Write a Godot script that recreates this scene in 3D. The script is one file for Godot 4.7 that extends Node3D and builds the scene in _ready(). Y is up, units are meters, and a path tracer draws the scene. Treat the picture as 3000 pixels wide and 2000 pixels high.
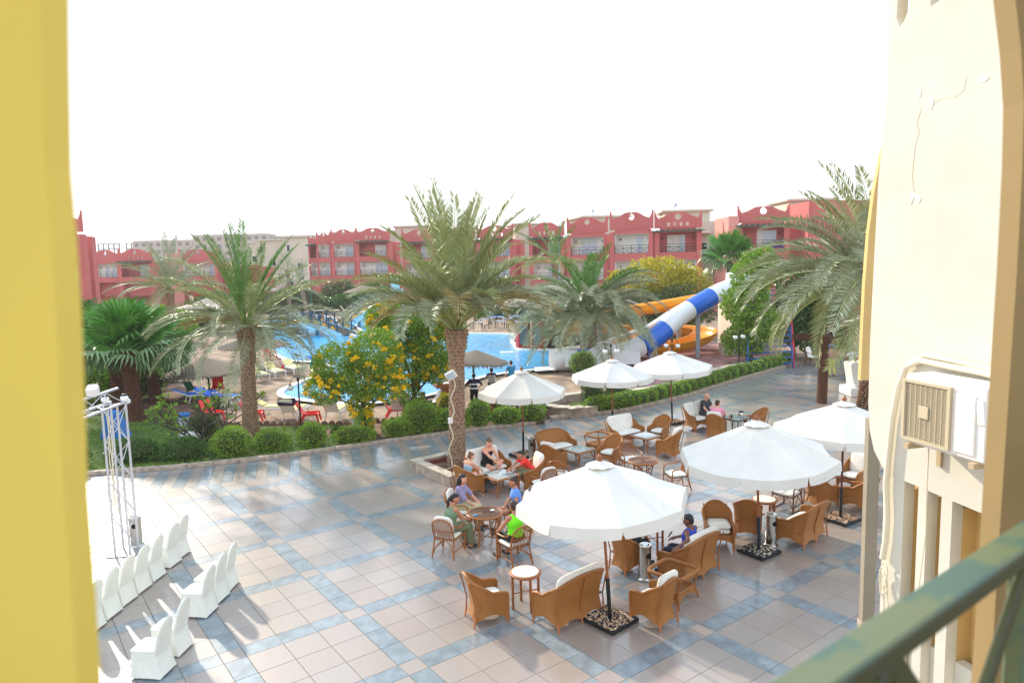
extends Node3D

const EYE := 6.369
var names := {}
var M := {}
var rng := RandomNumberGenerator.new()


func _ready() -> void:
	rng.seed = 11
	var cam := Camera3D.new()
	cam.name = "camera"
	add_child(cam)
	cam.position = Vector3(0, EYE, 0)
	cam.basis = Basis(Vector3.RIGHT, -0.1128) * Basis(Vector3.BACK, -0.0244)
	cam.fov = 51.78
	cam.near = 0.05
	cam.far = 6000.0
	var lens := CameraAttributesPhysical.new()
	lens.frustum_focal_length = 24.72
	lens.frustum_focus_distance = 17.0
	lens.exposure_aperture = 3.4
	lens.frustum_near = 0.05
	lens.frustum_far = 6000.0
	lens.exposure_multiplier = 1.0
	cam.attributes = lens
	var env := Environment.new()
	env.background_mode = Environment.BG_SKY
	var sm := ProceduralSkyMaterial.new()
	sm.sky_top_color = Color(0.80, 0.87, 0.96)
	sm.sky_horizon_color = Color(0.97, 0.97, 0.96)
	sm.sky_curve = 0.25
	sm.sky_energy_multiplier = 0.95
	sm.ground_bottom_color = Color(0.45, 0.40, 0.36)
	sm.ground_horizon_color = Color(0.70, 0.66, 0.60)
	sm.sun_angle_max = 40.0
	sm.sun_curve = 0.1
	env.sky = Sky.new()
	env.sky.sky_material = sm
	env.tonemap_mode = Environment.TONE_MAPPER_LINEAR
	env.tonemap_exposure = 2.25
	env.sdfgi_enabled = true
	env.ssao_enabled = true
	env.ssil_enabled = true
	env.fog_enabled = true
	env.fog_density = 0.0005
	env.fog_light_color = Color(0.96, 0.96, 0.97)
	var we := WorldEnvironment.new()
	we.name = "world_environment"
	we.environment = env
	add_child(we)
	var sun := DirectionalLight3D.new()
	sun.name = "sun"
	sun.light_energy = 0.88
	sun.light_color = Color(1.0, 0.95, 0.87)
	sun.light_angular_distance = 2.0
	sun.shadow_enabled = true
	add_child(sun)
	sun.look_at_from_position(Vector3.ZERO, Vector3(0.60, -0.50, 0.80))
	materials()
	setting()
	pool()
	buildings()
	slides()
	garden()
	near_house()
	furniture()
	poolside()
	people()


# ---------------------------------------------------------------- mesh builder
class MB:
	var v := PackedVector3Array()
	var n := PackedVector3Array()
	var c := PackedColorArray()
	var uv := PackedVector2Array()
	var i := PackedInt32Array()
	var col := Color.WHITE
	var tinted := false

	func vert(p: Vector3, nn: Vector3, t := Vector2.ZERO) -> int:
		v.append(p)
		n.append(nn)
		uv.append(t)
		c.append(col)
		return v.size() - 1

	# corners run counter-clockwise seen from outside
	func tri(a: Vector3, b: Vector3, d: Vector3) -> void:
		var nn := (b - a).cross(d - a).normalized()
		var k := vert(a, nn)
		vert(b, nn, Vector2(1, 0))
		vert(d, nn, Vector2(1, 1))
		i.append_array(PackedInt32Array([k, k + 2, k + 1]))

	func quad(a: Vector3, b: Vector3, d: Vector3, e: Vector3, su := 1.0, sv := 1.0) -> void:
		var nn := (d - a).cross(e - b).normalized()
		var k := vert(a, nn, Vector2(0, 0))
		vert(b, nn, Vector2(su, 0))
		vert(d, nn, Vector2(su, sv))
		vert(e, nn, Vector2(0, sv))
		i.append_array(PackedInt32Array([k, k + 2, k + 1, k, k + 3, k + 2]))

	func box(p: Vector3, s: Vector3, b := Basis()) -> MB:
		var x := b.x * s.x * 0.5
		var y := b.y * s.y * 0.5
		var z := b.z * s.z * 0.5
		quad(p - x - y + z, p + x - y + z, p + x + y + z, p - x + y + z)
		quad(p + x - y - z, p - x - y - z, p - x + y - z, p + x + y - z)
		quad(p + x - y + z, p + x - y - z, p + x + y - z, p + x + y + z)
		quad(p - x - y - z, p - x - y + z, p - x + y + z, p - x + y - z)
		quad(p - x + y + z, p + x + y + z, p + x + y - z, p - x + y - z)
		quad(p - x - y - z, p + x - y - z, p + x - y + z, p - x - y + z)
		return self

	# box whose edges are chamfered by e
	func bbox(p: Vector3, s: Vector3, e: float, b := Basis()) -> MB:
		var h := s * 0.5
		var f := func(x: float, y: float, z: float) -> Vector3: return p + b * Vector3(x, y, z)
		for ax in 3:
			for sg in [-1.0, 1.0]:
				var u := (ax + 1) % 3
				var w := (ax + 2) % 3
				var q := []
				for k in [[-1, -1], [1, -1], [1, 1], [-1, 1]]:
					var t := Vector3.ZERO
					t[ax] = sg * h[ax]
					t[u] = k[0] * (h[u] - e)
					t[w] = k[1] * (h[w] - e)
					q.append(f.call(t.x, t.y, t.z))
				if sg > 0: quad(q[0], q[1], q[2], q[3])
				else: quad(q[3], q[2], q[1], q[0])
		for ax in 3:
			var u := (ax + 1) % 3
			var w := (ax + 2) % 3
			for k in [[-1.0, -1.0], [1.0, -1.0], [1.0, 1.0], [-1.0, 1.0]]:
				var q := []
				for m in [[0, -1], [1, -1], [1, 1], [0, 1]]:
					var t := Vector3.ZERO
					t[ax] = m[1] * (h[ax] - e)
					t[u] = k[0] * (h[u] if m[0] == 0 else h[u] - e)
					t[w] = k[1] * (h[w] - e if m[0] == 0 else h[w])
					q.append(f.call(t.x, t.y, t.z))
				if k[0] * k[1] > 0: quad(q[3], q[2], q[1], q[0])
				else: quad(q[0], q[1], q[2], q[3])
		for x in [-1.0, 1.0]:
			for y in [-1.0, 1.0]:
				for z in [-1.0, 1.0]:
					var a: Vector3 = f.call(x * h.x, y * (h.y - e), z * (h.z - e))
					var bb: Vector3 = f.call(x * (h.x - e), y * h.y, z * (h.z - e))
					var d: Vector3 = f.call(x * (h.x - e), y * (h.y - e), z * h.z)
					if x * y * z > 0: tri(a, bb, d)
					else: tri(a, d, bb)
		return self

	# rows of points joined into a smooth sheet; seen from outside, rows run right and columns run up
	func sheet(rows: Array, loop := false, us := 1.0, vs := 1.0, flip := false) -> MB:
		var w: int = rows[0].size()
		var hh := rows.size()
		var k := v.size()
		var acc := PackedVector3Array()
		acc.resize(w * hh)
		var lim := w if loop else w - 1
		for r in hh - 1:
			for q in lim:
				var q2 := (q + 1) % w
				var a: Vector3 = rows[r][q]
				var b: Vector3 = rows[r][q2]
				var d: Vector3 = rows[r + 1][q2]
				var e: Vector3 = rows[r + 1][q]
				var nn := (d - a).cross(e - b)
				if flip: nn = -nn
				for t in [r * w + q, r * w + q2, (r + 1) * w + q2, (r + 1) * w + q]:
					acc[t] += nn
				var p0 := k + r * w + q
				var p1 := k + r * w + q2
				var p2 := k + (r + 1) * w + q2
				var p3 := k + (r + 1) * w + q
				if flip: i.append_array(PackedInt32Array([p0, p1, p2, p0, p2, p3]))
				else: i.append_array(PackedInt32Array([p0, p2, p1, p0, p3, p2]))
		for r in hh:
			var run := 0.0
			for q in w:
				if q > 0: run += (rows[r][q] - rows[r][q - 1]).length()
				vert(rows[r][q], acc[r * w + q].normalized(), Vector2(run * us, float(r) / maxf(1.0, hh - 1) * vs))
		return self

	func tube(pts: Array, rad, sides := 6, caps := true, squash := 1.0) -> MB:
		var rows := []
		var up := Vector3.UP
		var t0: Vector3 = (pts[1] - pts[0]).normalized()
		if absf(t0.dot(up)) > 0.9: up = Vector3.RIGHT
		var x := up.cross(t0).normalized()
		for k in pts.size():
			var t: Vector3 = (pts[mini(k + 1, pts.size() - 1)] - pts[maxi(k - 1, 0)]).normalized()
			x = (x - t * x.dot(t)).normalized()
			var y := t.cross(x)
			var r: float = rad[k] if rad is Array else rad
			var row := PackedVector3Array()
			for s in sides:
				var a := TAU * s / sides
				row.append(pts[k] + x * cos(a) * r + y * sin(a) * r * squash)
			rows.append(row)
		sheet(rows, true)
		if caps:
			fan(rows[0], true)
			fan(rows[-1], false)
		return self

	func fan(ring: PackedVector3Array, flip: bool) -> void:
		for k in range(1, ring.size() - 1):
			if flip: tri(ring[0], ring[k + 1], ring[k])
			else: tri(ring[0], ring[k], ring[k + 1])

	# profile of (radius, height) turned round the y axis, from bottom to top on the outside
	func lathe(prof: Array, sides := 12, at := Vector3.ZERO, b := Basis()) -> MB:
		var rows := []
		for p in prof:
			var row := PackedVector3Array()
			for s in sides:
				var a := TAU * s / sides
				row.append(at + b * Vector3(cos(a) * p.x, p.y, -sin(a) * p.x))
			rows.append(row)
		return sheet(rows, true)

	func ell(at: Vector3, r: Vector3, sides := 10, rings := 6, b := Basis()) -> MB:
		var rows := []
		for k in rings + 1:
			var t := -PI / 2 + PI * k / rings
			var row := PackedVector3Array()
			for s in sides:
				var a := TAU * s / sides
				row.append(at + b * Vector3(cos(a) * cos(t) * r.x, sin(t) * r.y, -sin(a) * cos(t) * r.z))
			rows.append(row)
		return sheet(rows, true)

	# outline in the plane of x and y (counter-clockwise), pushed from z0 to z1
	func slab(poly: PackedVector2Array, z0: float, z1: float, t := Transform3D()) -> MB:
		var tris := Geometry2D.triangulate_polygon(poly)
		var area := 0.0
		for k in poly.size():
			area += poly[k].cross(poly[(k + 1) % poly.size()])
		var f := func(p: Vector2, z: float) -> Vector3: return t * Vector3(p.x, p.y, z)
		for k in range(0, tris.size(), 3):
			var a := poly[tris[k]]
			var b := poly[tris[k + 1]]
			var d := poly[tris[k + 2]]
			if (b - a).cross(d - a) < 0:
				var sw := b
				b = d
				d = sw
			tri(f.call(a, z1), f.call(b, z1), f.call(d, z1))
			tri(f.call(a, z0), f.call(d, z0), f.call(b, z0))
		for k in poly.size():
			var a := poly[k]
			var b := poly[(k + 1) % poly.size()]
			if area < 0:
				var sw := a
				a = b
				b = sw
			quad(f.call(a, z0), f.call(b, z0), f.call(b, z1), f.call(a, z1))
		return self

	# flat outline on the ground (x, z) lifted from y0 to y1
	func plate(poly: PackedVector2Array, y0: float, y1: float) -> MB:
		var q := PackedVector2Array()
		for p in poly: q.append(Vector2(p.x, -p.y))
		return slab(q, y0, y1, Transform3D(Basis(Vector3.RIGHT, Vector3.FORWARD, Vector3.UP), Vector3.ZERO))

	func add(o: MB, t := Transform3D()) -> MB:
		var k := v.size()
		for q in o.v.size():
			v.append(t * o.v[q])
			n.append((t.basis * o.n[q]).normalized())
		uv.append_array(o.uv)
		c.append_array(o.c)
		for q in o.i: i.append(q + k)
		return self

	func mesh() -> ArrayMesh:
		var a := []
		a.resize(Mesh.ARRAY_MAX)
		a[Mesh.ARRAY_VERTEX] = v
		a[Mesh.ARRAY_NORMAL] = n
		a[Mesh.ARRAY_TEX_UV] = uv
		if tinted: a[Mesh.ARRAY_COLOR] = c
		a[Mesh.ARRAY_INDEX] = i
		var m := ArrayMesh.new()
		m.add_surface_from_arrays(Mesh.PRIMITIVE_TRIANGLES, a)
		return m


# ---------------------------------------------------------------- naming and placing
func numbered(called: String) -> String:
	var k: int = names.get(called, 0)
	names[called] = k + 1
	return called if k == 0 else "%s_%03d" % [called, k]


func tag(o: Node3D, label: String, category: String, group := "") -> Node3D:
	o.set_meta("label", label)
	o.set_meta("category", category)
	if group: o.set_meta("group", group)
	return o


func thing(called: String, label: String, category: String, at := Vector3.ZERO, turn := 0.0, group := "") -> Node3D:
	var o := Node3D.new()
	o.name = numbered(called)
	add_child(o)
	o.position = at
	o.rotation.y = turn
	return tag(o, label, category, group)


func put(called: String, mesh: Mesh, m: Material, parent: Node = null, t := Transform3D()) -> MeshInstance3D:
	var o := MeshInstance3D.new()
	o.mesh = mesh
	o.material_override = m
	o.transform = t
	if parent == null:
		o.name = numbered(called)
		add_child(o)
	else:
		o.name = called
		var key := "%d/%s" % [parent.get_instance_id(), called]
		var k: int = names.get(key, 0)
		names[key] = k + 1
		if k: o.name = "%s_%03d" % [called, k]
		parent.add_child(o, true)
	return o


func part(called: String, mb: MB, m: Material, parent: Node, t := Transform3D()) -> MeshInstance3D:
	return put(called, mb.mesh(), m, parent, t)


func struct(called: String, mb: MB, m: Material) -> MeshInstance3D:
	var o := put(called, mb.mesh(), m)
	o.set_meta("kind", "structure")
	return o


func dup(src: Node3D, at: Vector3, turn: float, label: String, group := "") -> Node3D:
	var o: Node3D = src.duplicate()
	var base := String(src.name)
	if base.length() > 4 and base[-4] == "_" and base.right(3).is_valid_int(): base = base.left(-4)
	o.name = numbered(base)
	add_child(o)
	o.position = at
	o.rotation = Vector3(0, turn, 0)
	o.set_meta("label", label)
	if group: o.set_meta("group", group)
	return o


func many(called: String, mesh: Mesh, m: Material, at: Array, parent: Node, colors := PackedColorArray()) -> MultiMeshInstance3D:
	var mm := MultiMesh.new()
	mm.transform_format = MultiMesh.TRANSFORM_3D
	mm.use_colors = colors.size() > 0
	mm.mesh = mesh
	mm.instance_count = at.size()
	for k in at.size():
		mm.set_instance_transform(k, at[k])
		if colors.size(): mm.set_instance_color(k, colors[k])
	var o := MultiMeshInstance3D.new()
	o.multimesh = mm
	o.material_override = m
	o.set_meta("kind", "stuff")
	if parent == null:
		o.name = numbered(called)
		add_child(o)
	else:
		o.name = called
		parent.add_child(o, true)
	return o


func v3(p: Vector2, y := 0.0) -> Vector3: return Vector3(p.x, y, p.y)


func rr(a: float, b: float) -> float: return rng.randf_range(a, b)


# ---------------------------------------------------------------- materials
var T := {}


func noise_tex(freq: float, lo: float, hi: float, oct := 4, normal := false, size := 256, kind := FastNoiseLite.TYPE_SIMPLEX_SMOOTH) -> NoiseTexture2D:
	var f := FastNoiseLite.new()
	f.noise_type = kind
	f.seed = 5 + int(freq * 1000)
	f.frequency = freq
	f.fractal_octaves = oct
	var t := NoiseTexture2D.new()
	t.width = size
	t.height = size
	t.seamless = true
	t.noise = f
	if normal:
		t.as_normal_map = true
		t.bump_strength = 6.0
	else:
		var g := Gradient.new()
		g.set_color(0, Color(lo, lo, lo))
		g.set_color(1, Color(hi, hi, hi))
		t.color_ramp = g
	return t


func weave(bright: bool) -> ImageTexture:
	var im := Image.create(64, 64, true, Image.FORMAT_RGB8)
	for y in 64:
		for x in 64:
			var cx := (x % 16) / 16.0
			var cy := (y % 8) / 8.0
			var over := ((x / 16) + (y / 8)) % 2 == 0
			var h := sin(cy * PI) * (0.55 + 0.45 * (sin(cx * PI) if over else 1.0 - sin(cx * PI)))
			var b := (0.55 + 0.45 * h) if bright else h
			im.set_pixel(x, y, Color(b, b, b))
	return ImageTexture.create_from_image(im)


func mat(key: String, color: Color, rough := 0.7, tex := "", scale := 1.0, bump := 0.0, metal := 0.0, world := false) -> StandardMaterial3D:
	var m := StandardMaterial3D.new()
	m.resource_name = key
	m.albedo_color = color
	m.roughness = rough
	m.metallic = metal
	if tex:
		m.albedo_texture = T[tex]
		m.uv1_triplanar = true
		m.uv1_world_triplanar = world
		m.uv1_scale = Vector3.ONE * scale
		if bump > 0.0:
			m.heightmap_enabled = true
			m.heightmap_texture = T[tex]
			m.heightmap_scale = bump
	M[key] = m
	return m


func leaf_mat(key: String, color: Color, rough := 0.45, back := 0.6) -> StandardMaterial3D:
	var m := mat(key, color, rough)
	m.backlight_enabled = true
	m.backlight = color * back
	m.backlight.a = 1.0
	m.vertex_color_use_as_albedo = true
	m.cull_mode = BaseMaterial3D.CULL_DISABLED
	return m


func materials() -> void:
	T.mottle = noise_tex(0.012, 0.62, 1.0, 5)
	T.soft = noise_tex(0.006, 0.93, 1.0, 4)
	T.marble = noise_tex(0.01, 0.8, 1.0, 5)
	T.speck = noise_tex(0.35, 0.74, 1.0, 2)
	T.grain = noise_tex(0.08, 0.55, 1.0, 4)
	T.weave = weave(true)
	T.bark = noise_tex(0.05, 0.4, 1.0, 3, false, 256, FastNoiseLite.TYPE_CELLULAR)
	T.ripple = noise_tex(0.02, 0, 1, 3, true, 512)
	T.stain = noise_tex(0.012, 0.0, 1.0, 5)
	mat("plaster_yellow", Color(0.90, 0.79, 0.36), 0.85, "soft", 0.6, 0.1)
	mat("plaster_shade", Color(0.57, 0.48, 0.31), 0.85, "soft", 0.6, 0.1)  # darkened plaster: shade on the right jamb is painted into this colour
	mat("plaster_cream", Color(0.86, 0.84, 0.775), 0.85, "soft", 0.5, 0.15)
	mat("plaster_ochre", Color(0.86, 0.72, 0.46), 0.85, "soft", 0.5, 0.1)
	mat("plaster_grey", Color(0.60, 0.56, 0.48), 0.85, "soft", 0.5, 0.1)
	mat("red_wall", Color(0.78, 0.41, 0.385), 0.9, "soft", 0.15, 0.0, 0.0, true)
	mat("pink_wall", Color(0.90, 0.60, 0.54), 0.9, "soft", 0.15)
	mat("white_wall", Color(0.95, 0.945, 0.91), 0.9, "soft", 0.2)
	mat("cream_house", Color(0.80, 0.775, 0.70), 0.9, "soft", 0.1)
	mat("far_house", Color(0.72, 0.66, 0.60), 0.95)
	mat("far_frame", Color(0.50, 0.46, 0.43), 0.95)
	mat("mountain", Color(0.50, 0.46, 0.46), 1.0)
	mat("green_rail", Color(0.10, 0.20, 0.19), 0.5)
	mat("pergola_green", Color(0.16, 0.37, 0.33), 0.6)
	mat("window_glass", Color(0.74, 0.79, 0.84), 0.1)
	mat("curtain", Color(0.88, 0.87, 0.84), 0.9)
	mat("window_frame", Color(0.88, 0.88, 0.86), 0.5)
	mat("dark_opening", Color(0.14, 0.14, 0.16), 0.8)
	mat("blue_door", Color(0.12, 0.42, 0.58), 0.5)
	mat("lamp_dark", Color(0.30, 0.22, 0.18), 0.6)
	mat("tile_pink", Color(0.70, 0.645, 0.60), 0.36, "speck", 3.0, 0.0, 0.0, true)
	mat("tile_pink_pale", Color(0.71, 0.66, 0.62), 0.32, "speck", 3.0, 0.0, 0.0, true)
	mat("tile_pink_warm", Color(0.69, 0.63, 0.585), 0.38, "speck", 3.0, 0.0, 0.0, true)
	mat("tile_blue", Color(0.545, 0.59, 0.61), 0.32, "marble", 1.1, 0.0, 0.0, true)
	mat("tile_blue_dark", Color(0.53, 0.575, 0.60), 0.34, "marble", 1.3, 0.0, 0.0, true)
	mat("tile_blue_pale", Color(0.56, 0.605, 0.625), 0.33, "marble", 1.2, 0.0, 0.0, true)
	for k in ["tile_pink", "tile_pink_pale", "tile_pink_warm", "tile_blue", "tile_blue_dark", "tile_blue_pale"]:
		M[k].clearcoat_enabled = true
		M[k].clearcoat = 0.6
		M[k].clearcoat_roughness = 0.13
	mat("grout", Color(0.49, 0.455, 0.425), 0.9)
	mat("kerb", Color(0.80, 0.72, 0.64), 0.8, "mottle", 0.8, 0.2, 0.0, true)
	mat("coping_stone", Color(0.88, 0.82, 0.72), 0.7, "mottle", 0.7, 0.1, 0.0, true)
	mat("soil", Color(0.56, 0.43, 0.33), 1.0, "mottle", 0.25, 1.5, 0.0, true)
	mat("sand", Color(0.68, 0.58, 0.48), 1.0, "mottle", 0.2, 1.0, 0.0, true)
	mat("turf", Color(0.36, 0.46, 0.16), 1.0, "grain", 0.7, 2.0, 0.0, true)
	mat("deck_pink", Color(0.90, 0.80, 0.77), 0.75, "mottle", 0.35, 0.3, 0.0, true)
	mat("deck_red", Color(0.76, 0.55, 0.52), 0.75, "mottle", 0.35, 0.2, 0.0, true)
	mat("white_edge", Color(0.90, 0.89, 0.86), 0.5)
	mat("pool_shell", Color(0.42, 0.78, 0.93), 0.5)
	var wm := mat("pool_water", Color(0.20, 0.66, 0.87), 0.06)
	wm.normal_enabled = true
	wm.normal_texture = T.ripple
	wm.normal_scale = 0.55
	wm.uv1_triplanar = true
	wm.uv1_world_triplanar = true
	wm.uv1_scale = Vector3.ONE * 0.22
	mat("pool_blue_paint", Color(0.62, 0.86, 0.95), 0.5)
	mat("bridge_paint", Color(0.10, 0.26, 0.34), 0.5)
	mat("slide_white", Color(0.93, 0.93, 0.93), 0.25)
	mat("slide_blue", Color(0.10, 0.40, 0.82), 0.25)
	mat("slide_yellow", Color(0.96, 0.66, 0.10), 0.3)
	mat("slide_peach", Color(0.94, 0.80, 0.66), 0.35)
	mat("steel_grey", Color(0.66, 0.69, 0.72), 0.45)
	mat("tower_blue", Color(0.20, 0.38, 0.62), 0.5)
	mat("red_paint", Color(0.80, 0.12, 0.12), 0.45)
	mat("red_plastic", Color(0.93, 0.20, 0.17), 0.4)
	mat("green_plastic", Color(0.08, 0.52, 0.44), 0.4)
	mat("grey_plastic", Color(0.38, 0.43, 0.44), 0.5)
	mat("white_plastic", Color(0.91, 0.91, 0.90), 0.4)
	mat("blue_fabric", Color(0.16, 0.42, 0.82), 0.8)
	mat("yellow_fabric", Color(0.88, 0.82, 0.55), 0.8)
	mat("purple_towel", Color(0.25, 0.12, 0.30), 0.95)
	mat("pink_towel", Color(0.86, 0.72, 0.70), 0.95)
	mat("thatch", Color(0.60, 0.54, 0.46), 1.0, "grain", 1.2, 2.0)
	mat("thatch_pale", Color(0.76, 0.71, 0.64), 1.0, "grain", 1.0, 2.0)
	mat("timber_grey", Color(0.42, 0.39, 0.35), 0.9, "grain", 0.8, 0.5)
	mat("timber_brown", Color(0.47, 0.29, 0.19), 0.8, "grain", 0.7, 0.5)
	mat("timber_pole", Color(0.74, 0.44, 0.24), 0.5, "grain", 0.8, 0.1)
	mat("timber_pole_dark", Color(0.36, 0.16, 0.13), 0.5)
	mat("bark_palm", Color(0.78, 0.64, 0.52), 1.0, "bark", 0.9, 3.0)
	mat("bark_stub", Color(0.82, 0.66, 0.52), 1.0, "grain", 2.0, 0.5)
	mat("bark_fan", Color(0.54, 0.35, 0.25), 1.0, "bark", 1.0, 3.0)
	mat("bark_grey", Color(0.50, 0.45, 0.38), 1.0, "bark", 1.0, 2.0)
	mat("twig", Color(0.50, 0.46, 0.41), 1.0)
	leaf_mat("frond_green", Color(0.63, 0.66, 0.44), 0.42, 0.55)
	leaf_mat("frond_grey", Color(0.63, 0.66, 0.53), 0.42, 0.4)
	leaf_mat("frond_fresh", Color(0.40, 0.56, 0.22), 0.4, 0.7)
	leaf_mat("frond_dry", Color(0.64, 0.58, 0.38), 0.6, 0.5)
	leaf_mat("fan_green", Color(0.36, 0.56, 0.22), 0.35, 0.7)
	leaf_mat("fan_old", Color(0.46, 0.57, 0.38), 0.4, 0.5)
	leaf_mat("leaf_green", Color(0.52, 0.64, 0.20), 0.4, 1.0)
	leaf_mat("leaf_dark", Color(0.30, 0.44, 0.15), 0.35, 1.0)
	leaf_mat("leaf_lime", Color(0.72, 0.70, 0.16), 0.5, 1.0)
	leaf_mat("leaf_olive", Color(0.36, 0.42, 0.22), 0.5, 1.0)
	leaf_mat("petal", Color(1.0, 0.88, 0.06), 0.6, 0.6)
	leaf_mat("grass_blade", Color(0.50, 0.64, 0.20), 0.6, 0.7)
	mat("rachis", Color(0.70, 0.66, 0.36), 0.5)
	mat("rachis_orange", Color(0.82, 0.52, 0.18), 0.6)
	var wk := mat("wicker", Color(0.82, 0.53, 0.22), 0.55)
	wk.albedo_texture = T.weave
	wk.uv1_scale = Vector3(1, 1, 1)
	wk.heightmap_enabled = true
	wk.heightmap_texture = T.weave
	wk.heightmap_scale = 0.6
	mat("wicker_rim", Color(0.76, 0.48, 0.19), 0.5, "grain", 4.0, 0.3)
	mat("wicker_dark", Color(0.56, 0.38, 0.22), 0.55, "grain", 4.0, 0.3)
	mat("cane", Color(0.78, 0.46, 0.17), 0.35, "grain", 2.0, 0.1)
	mat("cane_dark", Color(0.48, 0.28, 0.17), 0.35, "grain", 2.0, 0.1)
	mat("cane_leg", Color(0.72, 0.42, 0.22), 0.5)
	mat("foot_dark", Color(0.20, 0.14, 0.11), 0.5)
	mat("cushion", Color(0.93, 0.91, 0.86), 0.9, "soft", 1.5)
	mat("cushion_cream", Color(0.92, 0.86, 0.70), 0.9, "soft", 1.5)
	mat("table_cream", Color(0.94, 0.90, 0.80), 0.35)
	var cv := mat("canvas", Color(0.89, 0.875, 0.835), 0.85, "soft", 0.8)
	cv.backlight_enabled = true
	cv.backlight = Color(0.34, 0.31, 0.25)
	cv.cull_mode = BaseMaterial3D.CULL_DISABLED
	mat("sheet_cover", Color(0.93, 0.93, 0.88), 0.8, "soft", 1.2)
	mat("tray_black", Color(0.07, 0.08, 0.09), 0.6)
	mat("sleeve_black", Color(0.05, 0.055, 0.065), 0.4)
	mat("sleeve_blue", Color(0.06, 0.09, 0.17), 0.4)
	var pb := mat("pebble", Color(1, 1, 1), 0.7)
	pb.vertex_color_use_as_albedo = true
	mat("chrome", Color(0.78, 0.77, 0.74), 0.16, "", 1.0, 0.0, 1.0)
	mat("black_hole", Color(0.05, 0.04, 0.04), 0.9)
	mat("alu", Color(0.80, 0.80, 0.82), 0.35, "", 1.0, 0.0, 0.35)
	mat("plate_steel", Color(0.60, 0.59, 0.58), 0.4, "", 1.0, 0.0, 0.3)
	mat("black_metal", Color(0.06, 0.065, 0.07), 0.5)
	mat("globe", Color(0.95, 0.95, 0.94), 0.3)
	mat("cable_cream", Color(0.88, 0.84, 0.74), 0.7)
	mat("terracotta", Color(0.72, 0.42, 0.30), 0.8)
	mat("bin_grey", Color(0.78, 0.82, 0.83), 0.6)
	mat("bin_blue", Color(0.14, 0.45, 0.75), 0.6)
	mat("fridge_red", Color(0.74, 0.10, 0.12), 0.35)
	var gl := mat("table_glass", Color(0.85, 0.92, 0.92, 0.35), 0.04)
	gl.transparency = BaseMaterial3D.TRANSPARENCY_ALPHA
	var rp := mat("rail_paint", Color(0.42, 0.52, 0.42), 0.4, "stain", 1.6)
	var rg := Gradient.new()
	rg.set_color(0, Color(0.72, 0.86, 0.84))
	rg.set_color(1, Color(1.0, 0.98, 0.78))
	rg.add_point(0.42, Color(0.74, 0.88, 0.84))
	rg.add_point(0.55, Color(1.0, 0.97, 0.76))
	T.stain.color_ramp = rg
	mat("rail_dark", Color(0.20, 0.22, 0.08), 0.45)
	rp.albedo_color = Color(0.37, 0.42, 0.37)
	mat("ac_white", Color(0.92, 0.90, 0.87), 0.5)
	mat("ac_grille", Color(0.78, 0.72, 0.60), 0.6)
	mat("ac_inside", Color(0.34, 0.29, 0.22), 0.8)
	mat("rust", Color(0.74, 0.66, 0.52), 0.9)
	for k in [["skin", Color(0.86, 0.62, 0.50)], ["skin_tan", Color(0.72, 0.48, 0.36)], ["skin_dark", Color(0.45, 0.28, 0.20)]]:
		mat(k[0], k[1], 0.55)
	for k in [["hair_black", Color(0.06, 0.05, 0.05)], ["hair_brown", Color(0.24, 0.14, 0.09)], ["hair_fair", Color(0.42, 0.28, 0.17)]]:
		mat(k[0], k[1], 0.5)
	for k in [["cloth_black", Color(0.07, 0.07, 0.08)], ["cloth_blue", Color(0.40, 0.58, 0.88)], ["cloth_pale_blue", Color(0.60, 0.74, 0.80)], ["cloth_red", Color(0.92, 0.22, 0.18)], ["cloth_grey", Color(0.48, 0.50, 0.48)], ["cloth_lime", Color(0.48, 0.95, 0.10)], ["cloth_royal", Color(0.12, 0.25, 0.70)], ["cloth_navy", Color(0.08, 0.09, 0.20)], ["cloth_white", Color(0.93, 0.92, 0.92)], ["cloth_pink", Color(0.86, 0.56, 0.62)], ["cloth_sage", Color(0.42, 0.52, 0.40)], ["cloth_khaki", Color(0.70, 0.66, 0.50)], ["cloth_yellow", Color(0.88, 0.82, 0.45)], ["cloth_teal", Color(0.15, 0.50, 0.66)], ["cloth_dark", Color(0.20, 0.22, 0.24)], ["eye", Color(0.16, 0.11, 0.09)], ["lip", Color(0.62, 0.30, 0.28)]]:
		mat(k[0], k[1], 0.85)
	mat("cloth_lilac", Color(0.72, 0.66, 0.82), 0.85, "grain", 4.0)
	mat("cloth_camo", Color(0.55, 0.56, 0.42), 0.85, "grain", 2.5)


# ---------------------------------------------------------------- the ground, the plaza, the water
func kerb_line() -> PackedVector2Array:
	return PackedVector2Array([Vector2(-40, -19.5), Vector2(-22, -20.2), Vector2(-14.83, -21.10), Vector2(-13.34, -21.55), Vector2(-11.04, -22.0), Vector2(-9.4, -22.5), Vector2(-7.3, -23.3), Vector2(-4.91, -24.5), Vector2(-2.31, -25.75), Vector2(-0.74, -26.45), Vector2(1.23, -27.15)])


func hedge_line() -> PackedVector2Array:
	return PackedVector2Array([Vector2(1.50, -27.67), Vector2(2.44, -28.1), Vector2(3.57, -28.45), Vector2(4.96, -29.15), Vector2(7.70, -31.49), Vector2(10.44, -34.39), Vector2(13.86, -37.9), Vector2(16.2, -40.2)])


func inner_line() -> PackedVector2Array:
	return PackedVector2Array([Vector2(1.3, -29.1), Vector2(2.3, -30.8), Vector2(4.4, -31.75), Vector2(6.26, -32.08), Vector2(8.23, -33.66), Vector2(10.61, -36.74), Vector2(13.6, -39.4)])


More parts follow.
